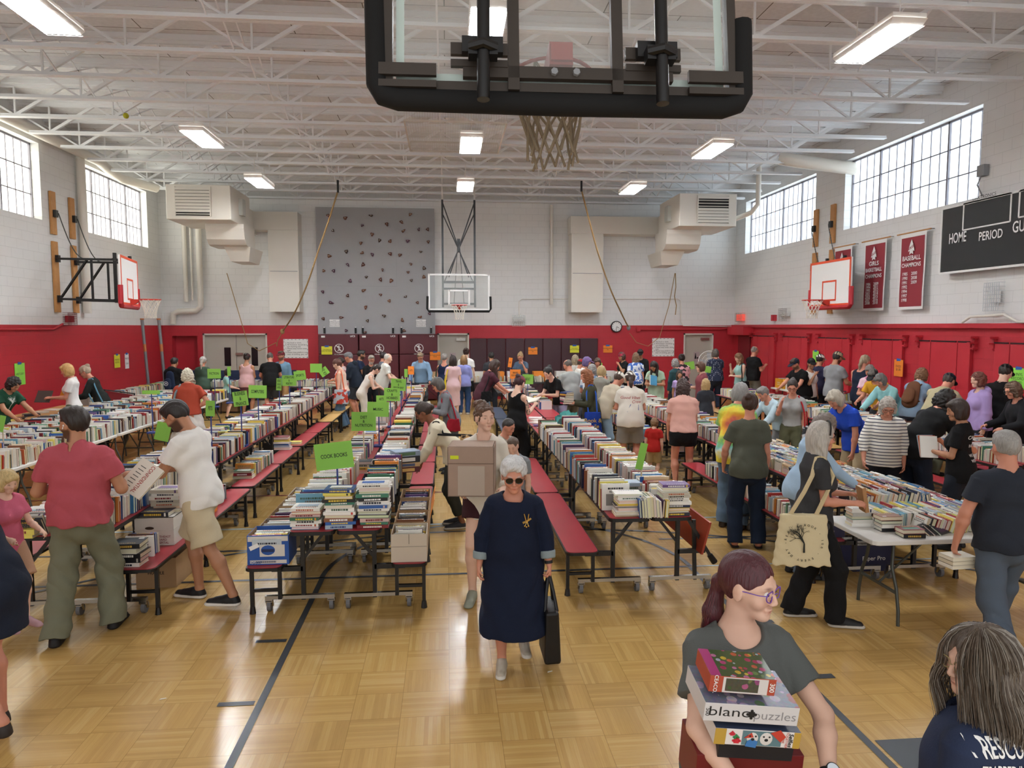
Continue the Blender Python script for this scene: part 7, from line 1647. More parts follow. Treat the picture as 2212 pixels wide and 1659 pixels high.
person('woman in dark green top with grey ponytail and cap, from behind',at=(439,770),Y=19.4,h=1.66,face=5,head=8,fem=1,arms=('H','H'),skin='r',hair='lowpony',hc='b5afa6',top='long',tc='3f5447',cap='c9c7c4',bot='pants',bc='3a3f46',build=1.1)
person('white haired woman in brick red t-shirt with white apron skirt, hand on hip',at=(405,797),Y=12.9,h=1.66,face=-15,head=12,lean=6,fem=1,build=1.25,arms=('P','D'),skin='r',hair='curlybob',hc='d8cfb8',tc='a3432f',bot='skirt',bc='dedad4',key='redshirt',flare=1.3,skirt_len=.5,hem=-.02)
person('dark haired person in black hooded top with a navy backpack, from behind',at=(378,773),Y=18.3,h=1.7,face=12,head=14,build=1.1,arms=('H','H'),skin='t',hair='short',hc='120f0e',top='hood',tc='131316',bot='pants',bc='17181c',key='backpack')
person('ash blond woman with bun and glasses in black sweater, bending left with folders',at=(176,792),Y=14.7,h=1.66,face=-100,lean=20,head=18,fem=1,arms=('X','R2'),skin='r',hair='bun',hc='a3907a',top='long',tc='1f211f',bot='pants',bc='131315',glasses='3a2a24',key='folders')
person('blond bobbed woman in white t-shirt and green trousers reading a magazine',at=(138,787),Y=14.0,h=1.68,face=-105,head=20,fem=1,arms=('H','H'),arm_custom=[((.08,.25,-1),(-.05,1,-.1)),((.1,.3,-1),(-.1,1,.02))],skin='r',hair='bob',hc='c49a5e',tc='ece9e6',bot='pants',bc='5c6650',key='blonde',hem=-.02)
person('dark curly haired young man in green t-shirt bending over books, far left',at=(38,818),Y=12.2,h=1.72,face=105,lean=24,head=28,arms=('R','R'),skin='t',hair='curlybob',hc='191311',tc='1f4a36',bot='pants',bc='23262c',key='greenman')
# ---------------- things carried, garments details ----------------
def geo_from(o): return BVHTree.FromPolygons([v.co for v in o.data.vertices],[p.vertices for p in o.data.polygons])
def decal(info,cloth_name,items,o,back=True,off=.003,name='shirt_print'):
    """print flat lettering on a garment; items: list of (text,size,dx,dz,mat,shear,width); o=local point (1.75 scale)"""
    g=info['clothes'].get(cloth_name)
    if g is None: return
    bv=geo_from(g); K=info['K']; sx=-1 if not back else 1; d=Vector((0,1 if back else -1,0)); mb={}
    for (txt,size,dx,dz,m,kw) in items:
        rot=kw.pop('rot',0); w=kw.pop('width',None); vs,fs=text_geo(txt,**kw) if isinstance(txt,str) else txt
        if w: ww=max(v[0] for v in vs)-min(v[0] for v in vs); xs=w/(ww*size)
        else: xs=1
        out=[]
        for v in vs:
            x=v[0]*size*xs;z=v[1]*size; x,z=x*math.cos(rot)-z*math.sin(rot),x*math.sin(rot)+z*math.cos(rot)
            p=Vector(((o[0]+(x+dx)*(1 if back else -1)),0,o[2]+z+dz))*K; p.y=(-.6 if back else .6)
            h=bv.ray_cast(p,d)
            if h[0] is None: out.append(Vector((p.x,0,p.z)))
            else: out.append(h[0]+h[1].normalized()*off if h[1].dot(d)<0 else h[0]-h[1].normalized()*off)
        b_=MB(); b_.add(out,fs); b_.obj(name,m,info['root'])
if 'grey' in PEOPLE:
    decal(PEOPLE['grey'],'t_shirt',[('I RESCUE BOOKS',.085,-.03,.12,PURE,dict(width=.40,bold=.012,rot=-.16)),('TRAPPED IN THE LIBRARY',.052,-.04,.05,PURE,dict(width=.36,bold=.012,rot=-.16)),("I'M NOT A HOARDER",.052,-.06,-.01,PURE,dict(width=.33,bold=.012,rot=-.16))],(0,0,1.28))
    decal(PEOPLE['vibes'],'t_shirt',[('Good Vibes',.07,-.02,.12,mat('b5393a',.7),dict(shear=.3)),('Crew',.07,.08,.05,mat('b5393a',.7),dict(shear=.3)),([(-.12,-.03,0),(.12,.0,0),(.14,.1,0),(-.06,.06,0)],[(0,1,2,3)],)[0:2] and (([(-.1,-.06,0),(.1,-.03,0),(.1,.06,0),(-.04,.07,0)],[(0,1,2,3)]),1,.02,-.06,mat('33508f',.7),{})],(0,0,1.2))
    decal(PEOPLE['canny'],'t_shirt',[('CANNY',.06,.0,.12,PURE,dict(bold=.01)),('INSIDE',.05,0,.02,PURE,dict(bold=.01)),('WE CAN',.045,0,-.09,PURE,dict(bold=.01)),('WE BUY',.045,0,-.15,PURE,dict(bold=.01))],(0,0,1.22))
def tree_geo(seed=2,s=1.):
    r=random.Random(seed); V=[];Fs=[]
    def br(x,y,a,L,w,d):
        x2,y2=x+math.cos(a)*L,y+math.sin(a)*L; nx,ny=-math.sin(a)*w,math.cos(a)*w; o=len(V)
        V.extend([(x-nx,y-ny,0),(x2-nx*.7,y2-ny*.7,0),(x2+nx*.7,y2+ny*.7,0),(x+nx,y+ny,0)]); Fs.append((o,o+1,o+2,o+3))
        if d>0:
            for k in range(3 if d>2 else 2): br(x2,y2,a+r.uniform(-.75,.75)+(k-.5)*.3,L*r.uniform(.62,.8),w*.62,d-1)
    br(0,-.5,PI/2,.42,.045,5); V=[(v[0]*s,v[1]*s,0) for v in V]; return V,Fs
decal(PEOPLE['greenman'],'t_shirt',[(tree_geo(4),.2,0,0,mat('d6dcd2',.7),{})],(0,0,1.2),back=False)
I=PEOPLE['tote']; K=I['K']*I['HS']; q=[np.array(I[k]) for k in('hc','r','f','u')]; q[0]=q[0]/I['HS']
mb=MB(); mb.tube([Vector((q[0]+q[1]*.092*math.cos(a*PI/12)+q[3]*(.026+.108*math.sin(a*PI/12))+q[2]*.03)*K) for a in range(13)],.007,n=6); mb.obj('headband',INK,I['root'],smooth=True)
# generic books in hands
def held_book(p,w,h,t,rx,ry,rz,col,label,title=None,tcol='a32a2a',open_=False,name='book',vertical=False):
    t_=thing(name,label,'book',tuple(p)); t_.rotation_euler=(rx*D2R,ry*D2R,rz*D2R)
    if open_:
        for s in(-1,1):
            mb=MB(); mb.add([(0,-h/2,0),(s*w,-h/2,.035),(s*w,h/2,.035),(0,h/2,0),(0,-h/2,-.018),(s*w,-h/2,.02),(s*w,h/2,.02),(0,h/2,-.018)],[(0,1,2,3),(7,6,5,4),(0,4,5,1),(1,5,6,2),(2,6,7,3),(3,7,4,0)]); mb.obj('pages',mat('ece6d8',.8),t_)
        mb=MB(); mb.add([(-w-.004,-h/2-.004,.018),(0,-h/2-.004,-.021),(w+.004,-h/2-.004,.018),(w+.004,h/2+.004,.018),(0,h/2+.004,-.021),(-w-.004,h/2+.004,.018)],[(0,1,4,5),(1,2,3,4)]); mb.obj('cover',mat(col,.5),t_)
    else:
        mb=MB(); mb.b2((-w/2+.003,-h/2+.004,-t/2+.002),(w/2-.004,h/2-.004,t/2-.002)); mb.obj('pages',mat('e6dcc4',.8),t_)
        mb=MB(); mb.b2((-w/2,-h/2,t/2-.002),(w/2,h/2,t/2)); mb.b2((-w/2,-h/2,-t/2),(w/2,h/2,-t/2+.002)); mb.b2((-w/2,-h/2,-t/2),(-w/2+.002,h/2,t/2)); mb.obj('cover',mat(col,.4),t_)
        if title: lettering(title,(0,0,t/2+.0006),(1,0,0),(0,1,0),h*.12,mat(tcol,.5),t_,name='title_lettering',bold=.01)
    return t_
def mid(k,a='paR',b='paL'): J=PEOPLE[k]['J']; return (J[a]+J[b])/2
# confidential book in white shirt man's hands
p=mid('white'); P_=onz(305,1035,1.1)
x,z=ony(303,1035,6.0)
bk=held_book((x,6.02,z),.21,.29,.035,68,0,0,'efe9dc','white hardcover book with red lettering held by the white t-shirt man')
bk.rotation_euler=(Matrix.Rotation(12*D2R,3,'Z')@Matrix.Rotation(62*D2R,3,'X')@Matrix.Rotation(-38*D2R,3,'Z')).to_euler()
lettering('CONFIDENTIAL',(.02,0,.0185),(0,-1,0),(1,0,0),.045,mat('a83228',.5),bk,name='title_lettering',bold=.01,width=.26)
mb=MB()
for i in range(7): mb.b2((-.07,-.1+i*.03,.0176),(-.02,-.095+i*.03,.0184))
mb.obj('cover_print',INK,bk)
# tattoo reader, coat, copper, box, etc
held_book(mid('tattoo')+Vector((.02,.06,.05)),.14,.21,.03,15,0,-30,'6b4a2a','open hardback held by the woman in the black tank top',open_=True)
held_book(mid('coat')+Vector((-.05,-.02,.06)),.15,.22,.03,70,0,60,'4a5a3c','green book held open by the grey coat woman',open_=True)
p=mid('copper'); zz=p.z
for i in range(7):
    c=['a8324a','2a2d3b','c9a0a8','e9e6dd','5b2f3a','d9a03a','26407c'][i]; held_book((p.x-.08,p.y-.02,p.z+.02+i*.03),.2,.15,.027,0,0,10+i*5,c,'%s paperback in the stack carried by the copper haired woman'%['lowest red','second lowest dark','pink','off-white','maroon','yellow','topmost blue'][i])
p=mid('mint'); held_book((p.x-.02,p.y-.05,p.z+.12),.17,.24,.03,75,10,20,'4f9ac0','blue covered book hugged by the mint dress woman'); held_book((p.x-.03,p.y-.01,p.z+.12),.17,.24,.03,75,10,20,'e9e4da','white covered book hugged by the mint dress woman')
p=PEOPLE['canny']['J']['paL']; 
for i,c in enumerate(('ece8e0','d2622f','a9bccb')): held_book((p.x-.02+i*.01,p.y-.06+i*.035,p.z+.06),.17,.24,.02,70,0,-20+i*8,c,'%s book clutched by the black printed t-shirt person'%['white','orange','pale blue'][i])
p=mid('tote'); held_book((p.x+.02,p.y-.02,p.z+.03),.13,.2,.03,80,0,80,'a8794a','small brown book held by the woman with the cream tote')
p=mid('blonde'); m_=held_book((p.x-.06,p.y-.05,p.z+.06),.3,.24,.01,60,0,-10,'4a4038','open black and white magazine held by the blond woman'); 
p=mid('folders'); m_=held_book((p.x-.05,p.y-.12,p.z+.1),.3,.24,.04,80,15,-12,'d9952f','orange folder pressed to her side by the black sweater woman')
p=PEOPLE['cream']['J']['paL']
for i,(c,t,nm) in enumerate((('5a2028',.06,'dark red bottom'),('c9a878',.05,'tan'),('22252c',.07,'black'),('8fa0b4',.06,'blue topmost'))):
    b_=thing('puzzle_box','%s game box in the stack held by the cream sweater woman'%nm,'box',(p.x-.06,p.y-.05,p.z-.02+[0,.062,.114,.186][i]),.25+i*.05); mb=MB(); mb.b2((-.15,-.1,0),(.15,.1,t)); mb.obj('box_body',mat(c,.5),b_,bevel=.003); mb=MB(); mb.b2((-.11,-.102,t*.2),(.09,-.1,t*.8)); mb.obj('printed_side',mat(['d9b36a','4a5a7c','e6e2da','5a7a5a'][i],.5),b_)
p=mid('greenman'); 
J=PEOPLE['walk']['J']; p=J['paL']
for i in range(3): held_book((p.x,p.y,p.z-.05-.03*i),.2,.14,.028,0,0,5,['e4dcc8','d9cdb4','ece6da'][i],'%s paperback hanging from the walking man\'s left hand'%['upper cream','middle tan','lower white'][i])
# cardboard box carried
t=thing('cardboard_box','large worn brown cardboard box carried by the cream sweatshirt woman','box',(0,0,0)); 
x0,z0=ony(967,1078,5.72); x1,z1=ony(1068,968,5.72); w=x1-x0; hh=z1-z0
t.location=((x0+x1)/2+.02,5.95,z0); t.rotation_euler=(0,0,-.12)
mb=MB()
l=.34
mb.b2((-w/2,-l/2,0),(w/2,l/2,.006))
for a,b in(((-w/2,-l/2,0),(w/2,-l/2+.006,hh)),((-w/2,l/2-.006,0),(w/2,l/2,hh)),((-w/2,-l/2,0),(-w/2+.006,l/2,hh)),((w/2-.006,-l/2,0),(w/2,l/2,hh))): mb.b2(a,b)
KB=mat('a58d7d',.85,var=.1,bscale=9,name='worn_card'); mb.obj('box_body',KB,t)
mb=MB(); mb.b2((-w/2+.01,-l/2+.008,hh),(w/2-.01,l/2-.01,hh+.004)); mb.obj('top_flap',KB,t)
mb=MB(); mb.b2((-w*.28,-l/2-.002,.01),(w*.3,-l/2,hh*.62)); mb.obj('faded_panel',mat('b5a698',.85),t)
mb=MB(); mb.b2((-w/2,-l/2-.0025,hh*.66),(w/2,-l/2-.0005,hh*.675)); mb.obj('card_crease',mat('7a6455',.85),t)
mb=MB(); mb.b2((-w*.44,-l/2-.003,hh*.76),(-w*.26,-l/2-.001,hh*.83)); mb.obj('yellow_label',mat('d3e01f',.6),t)
# bags
def bag(key,side,label,w,h_,col,drop=.95,fwd=0.,th=.3,strap=None,name='shoulder_bag',prt=None,top_w=.8,strapw=.014,cat='bag',zrot=0,nostrap=False):
    I=PEOPLE[key]; K=I['K']; s=1 if side=='R' else -1
    t=thing(name,label,cat,tuple(I['root'].location),I['root'].rotation_euler.z); J=I['raw']
    sh=J['sh'+side]; c=np.array([J['hip'+side][0]+s*.14,J['hip'+side][1]+fwd,drop-h_/2]); 
    F_=Field(.008 if w>.2 else .01); side_v=np.array([math.sin(zrot)*1.,math.cos(zrot),0.])
    # elongated along Y(front/back) , thin along X
    F_.cone((c+np.array([0,0,h_/2]))*K,(c-np.array([0,0,h_/2]))*K,w/2*top_w*K,w/2*K,.02,side_v,th,flat=True)
    V,Q=F_.build(lambda X,Y_,Zz:.004*np.sin(Y_*60+Zz*31)*np.sin(Zz*43)); np_obj('bag_body',V,Q,cloth(col) if isinstance(col,str) else col,t)
    if not nostrap:
        mb=MB(); shp=sh+np.array([-s*.05,0,.06])
        for dy in(-1,1):
            a=c+np.array([-s*.0,dy*w*.22,h_/2-.01]); m_=np.array([sh[0]+s*.03,sh[1]+dy*.085,sh[2]-.06]); pts=[a*K,(a*.4+m_*.6+np.array([s*.02,0,0]))*K,m_*K,(shp+np.array([0,dy*.03,.018]))*K,(shp+np.array([0,0,.022]))*K]; mb.tube(pts,strapw*K,n=6)
        mb.obj('strap',cloth(strap or (col if isinstance(col,str) else '999999')),t,smooth=True)
    return t,c,K
t,c,K=bag('tote','R','large cream canvas tote with printed tree hanging from the grey haired woman',.48,.44,'d9cba6',drop=1.02,th=.2,strap='cdbb93',fwd=-.17,name='tote_bag',strapw=.018)
tv,tf=tree_geo(2); 
def on_bag(vs,fs,m,scale,dy,dz,name):
    mb=MB(); mb.add([((c[0]+.225*.2*math.sqrt(max(0,1-((v[0]*scale+dy)/.25)**2)))*K+.012,(c[1]+(v[0]*scale+dy))*K,(c[2]+v[1]*scale+dz)*K) for v in vs],fs); mb.obj(name,m,t)
on_bag(tv,tf,mat('20241f',.8),.19,0,.0,'tree_print')
for i,ch in enumerate('READ A BOOK - 100 - EVERY DAY -'):
    vs,fs=text_geo(ch,bold=.02)
    if not vs: continue
    a=PI*.95-i*2*PI/31; ca,sa=math.cos(a-PI/2),math.sin(a-PI/2)
    on_bag([((v[0]*ca-v[1]*sa)*.17+math.cos(a),(v[0]*sa+v[1]*ca)*.17+math.sin(a),0) for v in vs],fs,mat('20241f',.8),.15,0,-.01,'lettering')
# navy dress bag (held in left hand)
J=PEOPLE['navy']['J']; p=J['paL']
t=thing('tote_bag','long black shopping bag hanging from the navy dress woman\'s left hand','bag',(p.x+.02,p.y+.02,p.z-.6))
mb=MB(); mb.add([(-.05,-.16,0),(.07,-.15,0),(.07,.15,0),(-.05,.16,0),(-.045,-.17,.38),(.05,-.16,.38),(.05,.16,.38),(-.045,.17,.38)],[(3,2,1,0),(0,1,5,4),(1,2,6,5),(2,3,7,6),(3,0,4,7),(4,5,6,7)]); mb.obj('bag_body',mat('0b0b0d',.5,bump=.3,bscale=12),t,bevel=.02)
mb=MB()
for x in(-.04,.045): mb.tube([(x,-.1,.36),(x*.6,-.045,.48),(0,-.01,.61),(x*.6,.045,.48),(x,.1,.36)],.012,n=6)
mb.obj('handles',mat('101012',.5),t,smooth=True)
# brooch + cuffs + watch on navy dress
I=PEOPLE['navy']; K=I['K']; bv=geo_from(I['clothes']['dress']); 
def on_front(I,bv,x,z,y0=.6):
    h=bv.ray_cast(Vector((x*I['K'],y0,z*I['K'])),Vector((0,-1,0))); return (h[0],h[1]) if h[0] else (Vector((x,.12,z)),Vector((0,1,0)))
q,n_=on_front(I,bv,-.105,1.29); q=q+n_*.004
mb=MB()
for a,b,w_ in(((0,0),(-.028,.02),.012),((0,0),(.03,-.012),.014),((-.005,.0),(-.012,.05),.006),((.006,0),(.02,.052),.006),((0,0),(-.008,-.028),.005),((0,0),(.012,-.03),.005)): mb.bar(q+Vector((a[0],0,a[1])),q+Vector((b[0],.003,b[1])),w_,.005,up=(0,1,0))
for x,z in((-.01,-.034),(.004,-.04),(.016,-.034)): mb.sph(q+Vector((x,.003,z)),.007,n=6,m=4)
mb.obj('brooch',mat('c9a45a',.3,.9),I['root'])
for nm in 'RL':
    el,wr=I['raw']['el'+nm],I['raw']['wr'+nm]; a=el+(wr-el)*.5; b=el+(wr-el)*.76; F_=Field(.007); F_.cone(a*K,b*K,.068*K,.062*K,.01,flat=True); F_.cone((a-(wr-el)*.1)*K,(b+(wr-el)*.1)*K,.046*K,.038*K,.004,flat=True,op='-') if 0 else None; V,Q=F_.build(); np_obj('turned_cuff',V,Q,cloth('8f9ca0'),I['root'])
I_=PEOPLE['navy']; wr,el=I_['raw']['wrL'],I_['raw']['elL']; mb=MB(); mb.cyl(Vector((wr+(el-wr)*.06)*K),Vector((wr+(el-wr)*.16)*K),.034*K,n=14); mb.obj('watch',INK,I_['root'])
bag('blonde','L','',.1,.1,'ffffff') if 0 else None
bag('folders','L','white and blue canvas tote on the black sweater woman\'s shoulder',.4,.32,'d6cbb8',drop=.98,strap='5f8aa0',name='tote_bag')
bag('redshirt','L','black messenger bag with plaid flap on the red shirt woman',.4,.3,'17181c',drop=.95,strap='7f9296',strapw=.02)
bag('ponytail','L','bag with colourful photo print and orange edging carried by the auburn ponytail woman',.4,.36,pattern('b9c4d0','c8473a',9,'photo_print'),drop=1.0,strap='d8643c',name='tote_bag')
bag('coat','L','red crochet shoulder bag on the grey coat woman',.26,.22,'8f1626',drop=1.0,strap='9a1a2a')
bag('cream','L','small leopard print bag behind the cream sweater woman',.22,.18,pattern('c9a878','2a1c14',16,'leopard_print'),drop=1.25,fwd=-.15,strap='1a1a1c')
bag('pinkdress','L','orange shopping bag with yellow straps held by the pale pink dress woman',.38,.36,'c9683c',drop=.78,strap='e6cf2a',name='tote_bag',nostrap=False)
bag('navytank','L','dark green shoulder bag on the navy tank top woman',.3,.26,'22402c',drop=1.1,strap='22402c')
bag('maroon','R','black crossbody bag on the maroon t-shirt woman',.28,.22,'121214',drop=1.05,strap='121214')
t,c,K=bag('copper','L','royal blue tote with yellow lettering on the copper haired woman',.36,.4,'1f3f9c',drop=1.0,strap='2f5fc0',name='tote_bag')
lettering('Book &\nSmile',((c[0]-.07)*K,c[1],c[2]*K),(0,-1,0),(0,0,1),.1,mat('e0b82e',.6),t)
bag('teal','L','black slouchy bag on the teal tank top woman',.34,.28,'101012',drop=1.0,strap='101012')
bag('overall','L','dark printed tote beside the olive overall woman',.36,.36,pattern('3a3d42','c9ccd0',14,'doodle_print'),drop=.98,strap='b0262c',name='tote_bag')
bag('mint','R','red and cream bag at the side of the mint dress woman',.34,.32,'a82a34',drop=.98,strap='d9cdb8')
bag('stripe','R','',.1,.1,'ffffff') if 0 else None
for key,label,col in(('backpack','navy backpack with white round logo on the black hooded person','1c2740'),('denimbp','brown leather backpack on the denim shirt woman','6b4630')):
    I=PEOPLE[key]; K=I['K']; t=thing('backpack',label,'backpack',tuple(I['root'].location),I['root'].rotation_euler.z)
    up_=I['up']; a=up_((0,-.17,.08)); b=up_((0,-.17,.36)); F_=Field(.01); F_.cone(np.array(a)*K,np.array(b)*K,.135*K,.11*K,.03,(1,0,0),.5); F_.cone(np.array(up_((0,-.29,.08)))*K,np.array(up_((0,-.28,.2)))*K,.1*K,.09*K,.03,(1,0,0),.5); V,Q=F_.build(); np_obj('pack_body',V,Q,cloth(col),t)
    mb=MB()
    for s in(-1,1): mb.tube([Vector(up_(v))*K for v in((s*.08,-.12,.42),(s*.09,-.03,.5),(s*.1,.09,.45),(s*.13,.13,.3),(s*.16,.0,.15),(s*.12,-.14,.1))],.016,n=6)
    mb.obj('shoulder_straps',cloth(col),t,smooth=True)
    if key=='backpack': mb=MB(); cc=Vector(up_((0,-.345,.15)))*K; mb.tube([cc+Vector((.05*math.cos(q*PI/10),-.01,.05*math.sin(q*PI/10))) for q in range(20)],.004,n=5,close=True); mb.bar(cc+Vector((-.02,-.01,-.02)),cc+Vector((0,-.01,.025)),.006); mb.bar(cc+Vector((.02,-.01,-.02)),cc+Vector((0,-.01,.025)),.006); mb.obj('round_logo',PURE,t)
# ---------------- foreground hair and accessories ----------------
def strands(I,name,roots,ends_fn,r0,mats,n,seed=1,wav=.006,pts_n=9):
    """many fine tubes in one part"""
    rr=random.Random(seed); out=[MB() for _ in mats]
    for i in range(n):
        pts=ends_fn(rr,i)
        if not pts: continue
        ph=rr.uniform(0,6.28); am=rr.uniform(.3,1)*wav; P_=[]
        N=len(pts)
        for k,p in enumerate(pts):
            w=am*math.sin(ph+k*.9)*min(1,k/3); P_.append(Vector(p)+Vector((w,w*.6,0)))
        out[rr.randrange(len(mats))].tube(P_,[r0*(1-.5*k/N) for k in range(N)],n=3)
    for m,mt in zip(out,mats):
        if m.v: o=m.obj(name,mt,I['root'],smooth=True); o['kind']='stuff'
def hair_g(c,r=.4): return mat(c,r,spec=.6,name='hair_strand')
# grey haired woman: long wavy hair
I=PEOPLE['grey']; K=I['K']*I['HS']; hc0,r_,f_,u_=[np.array(I[k]) for k in('hc','r','f','u')]; hc0=hc0/I['HS']
def grey_fn(rr,i):
    # scalp direction
    az=rr.uniform(-2.75,2.75); el=rr.uniform(.0,1.35)   # az 0 = back, +-pi = front
    if (abs(az)>1.5 and el<.8) or (math.sin(az)>.6 and abs(az)>.8 and el<1.0): return None
    d=(-f_*math.cos(az)+r_*math.sin(az))*math.cos(el)+u_*math.sin(el)
    sid=1 if np.dot(d,r_)>=0 else -1
    c0=hc0+f_*-.012+u_*.026; ee=lambda v,q=1.:c0+(r_*np.dot(v,r_)*.089+f_*np.dot(v,f_)*.107+u_*np.dot(v,u_)*.105)*q; root=ee(d)
    side=(-f_*math.cos(az)+r_*math.sin(az)); pts=[root]; L_=rr.uniform(.22,.3)
    R_=rr.uniform(.098,.128); 
    # go over the head down to ear level then fall
    steps=4
    for k in range(1,steps+1):
        e=el*(1-k/steps)-.12*k/steps; dd=side*math.cos(e)+u_*math.sin(e); pts.append(ee(dd,1.02+(R_/.1-1)*k/steps))
    base=pts[-1]; sd=U(side*np.array([1,1,0.]))
    if np.dot(sd,f_)>.35: sd=U(sd-f_*np.dot(sd,f_)+f_*.3)
    for k in range(1,9):
        t=k/8; out=.012*math.sin(t*7+az*2)+.03*math.sin(t*2.2); pts.append(base+sd*out+np.array([0,0,-L_*t])+(-f_)*(.03*t))
    return [Vector(p)*K for p in pts]
F_=Field(.007)
g=lambda a,b,c:(hc0+r_*a+f_*b+u_*c)*K
F_.ell(g(0,-.014,.024),np.array([.088,.106,.104])*K,np.array([r_,f_,u_]).T,.01); F_.cone(g(0,-.05,-.03),g(0,-.07,-.25),.105*K,.115*K,.05,r_,.62)
for s in(-1,): F_.cone(g(s*.075,-.015,-.02),g(s*.1,-.01,-.22),.036*K,.04*K,.04)
F_.ell(g(0,.13,-.045),np.array([.066,.1,.11])*K,np.array([r_,f_,u_]).T,.012,'-')
V,Q=F_.build(lambda X,Y_,Zz:.004*np.sin(X*90+Y_*70+3*np.sin(Zz*16))); np_obj('hair',V,Q,hair_mat('5d5248'),I['root'])
strands(I,'hair_strands',None,grey_fn,.0013,[hair_g('8a7f72'),hair_g('6a5c4e'),hair_g('584a3e'),hair_g('a39b90')],3600,3,.011)
# red ponytail woman
I=PEOPLE['puzzle']; K=I['K']*I['HS']; hc0,r_,f_,u_=[np.array(I[k]) for k in('hc','r','f','u')]; hc0=hc0/I['HS']
g=lambda a,b,c:(hc0+r_*a+f_*b+u_*c)*K
F_=Field(.0048); Rm=np.array([r_,f_,u_]).T
F_.ell(g(0,-.014,.026),np.array([.080,.1,.1])*K,Rm,.01); F_.ell(g(0,.118,-.028),np.array([.082,.08,.105])*K,Rm,.01,'-'); F_.plane(g(0,-.05,-.07),tuple(-(u_*.9-f_*.45)))
for s in(-1,1): F_.ell(g(s*.088,.02,-.025),np.array([.028,.036,.042])*K,Rm,.006,'-')
F_.ell(g(0,-.105,-.02),np.array([.028,.03,.026])*K,Rm,.02); q0=g(0,-.112,-.03); q1=q0+(-f_*.02+np.array([0,0,-.12]))*K; q2=q1+np.array([0,0,-.12])*K-f_*.02*K
F_.cone(q0,q1,.024*K,.036*K,.02); F_.cone(q1,q2,.036*K,.014*K,.02)
V,Q=F_.build(lambda X,Y_,Zz:.0012*np.sin((X*r_[0]+Y_*r_[1])*260+3*np.sin(Zz*20))); np_obj('hair',V,Q,hair_mat('4d1c25',.35),I['root'])
def red_fn(rr,i):
    a=rr.uniform(-1,1); el=rr.uniform(-.15,1.3); c0=hc0+f_*-.014+u_*.026
    # from hairline back to ponytail knot
    s0=math.copysign(1,a); th0=rr.uniform(.05,1.0); pts=[]
    q_=abs(a); st=np.array([s0*.0795*math.sin(min(q_*1.9,1.5)),.1*math.cos(q_*1.5)*.62,.1*math.cos(q_*1.45)-.02*q_])
    en=np.array([0,-.104,-.03])
    for k in range(10):
        t=k/9; v=st*(1-t)+en*t; v=v/np.array([.0805,.1005,.1005]); v=v/np.linalg.norm(v)*np.array([.0805,.1005,.1005])*1.012
        pts.append(Vector((c0+r_*v[0]+f_*v[1]+u_*v[2])*K))
    return pts
0 and strands(I,'hair_strands',None,red_fn,.0011,[hair_g('6e2833',.35),hair_g('55202a',.35)],900,5,.0008)
def tail_fn(rr,i):
    a=rr.uniform(0,6.28); R_=rr.uniform(.6,1.); pts=[]
    for k in range(9):
        t=k/8; w=(.022+.018*math.sin(t*2.6))*R_; c_=np.array(q0)/K*(1-t)+(np.array(q2)/K+np.array([0,0,-.03*rr.random()]))*t+np.array([0,0,0]); pts.append(Vector((c_+r_*math.cos(a)*w+f_*math.sin(a)*w*.8)*K))
    return pts
strands(I,'ponytail_strands',None,tail_fn,.0012,[hair_g('6a2630',.35),hair_g('3a161c',.35)],300,8,.004)
I['root']['label']=I['root']['label']
# watch + elastic
K=I['K']
wr,el=I['raw']['wrL'],I['raw']['elL']; a=Vector(wr+(el-wr)*.1)*K; b=Vector(wr+(el-wr)*.2)*K; d=(b-a).normalized()
mb=MB(); mb.cyl(a,b,.031*K,n=20); w_=mb.obj('watch_strap',INK,I['root'],smooth=True)
fn=Vector((-.1,.35,1)); fn=(fn-d*fn.dot(d)).normalized(); c_=(a+b)/2+fn*.03*K; mb=MB(); mb.cyl(c_,c_+fn*.010,.0215,n=24); wf=mb.obj('watch_case',INK,I['root']); mb=MB(); mb.cyl(c_+fn*.0102,c_+fn*.011,.0185,n=24); mb.obj('watch_face',mat('dfe8f2',.15),wf)
mb=MB(); a=Vector(wr+(el-wr)*.0)*K; o_=d.orthogonal().normalized();o2=d.cross(o_); mb.tube([a+(o_*math.cos(k*PI/10)+o2*math.sin(k*PI/10))*.0285*K for k in range(20)],.0017,n=5,close=True); mb.obj('hair_elastic',INK,I['root'])
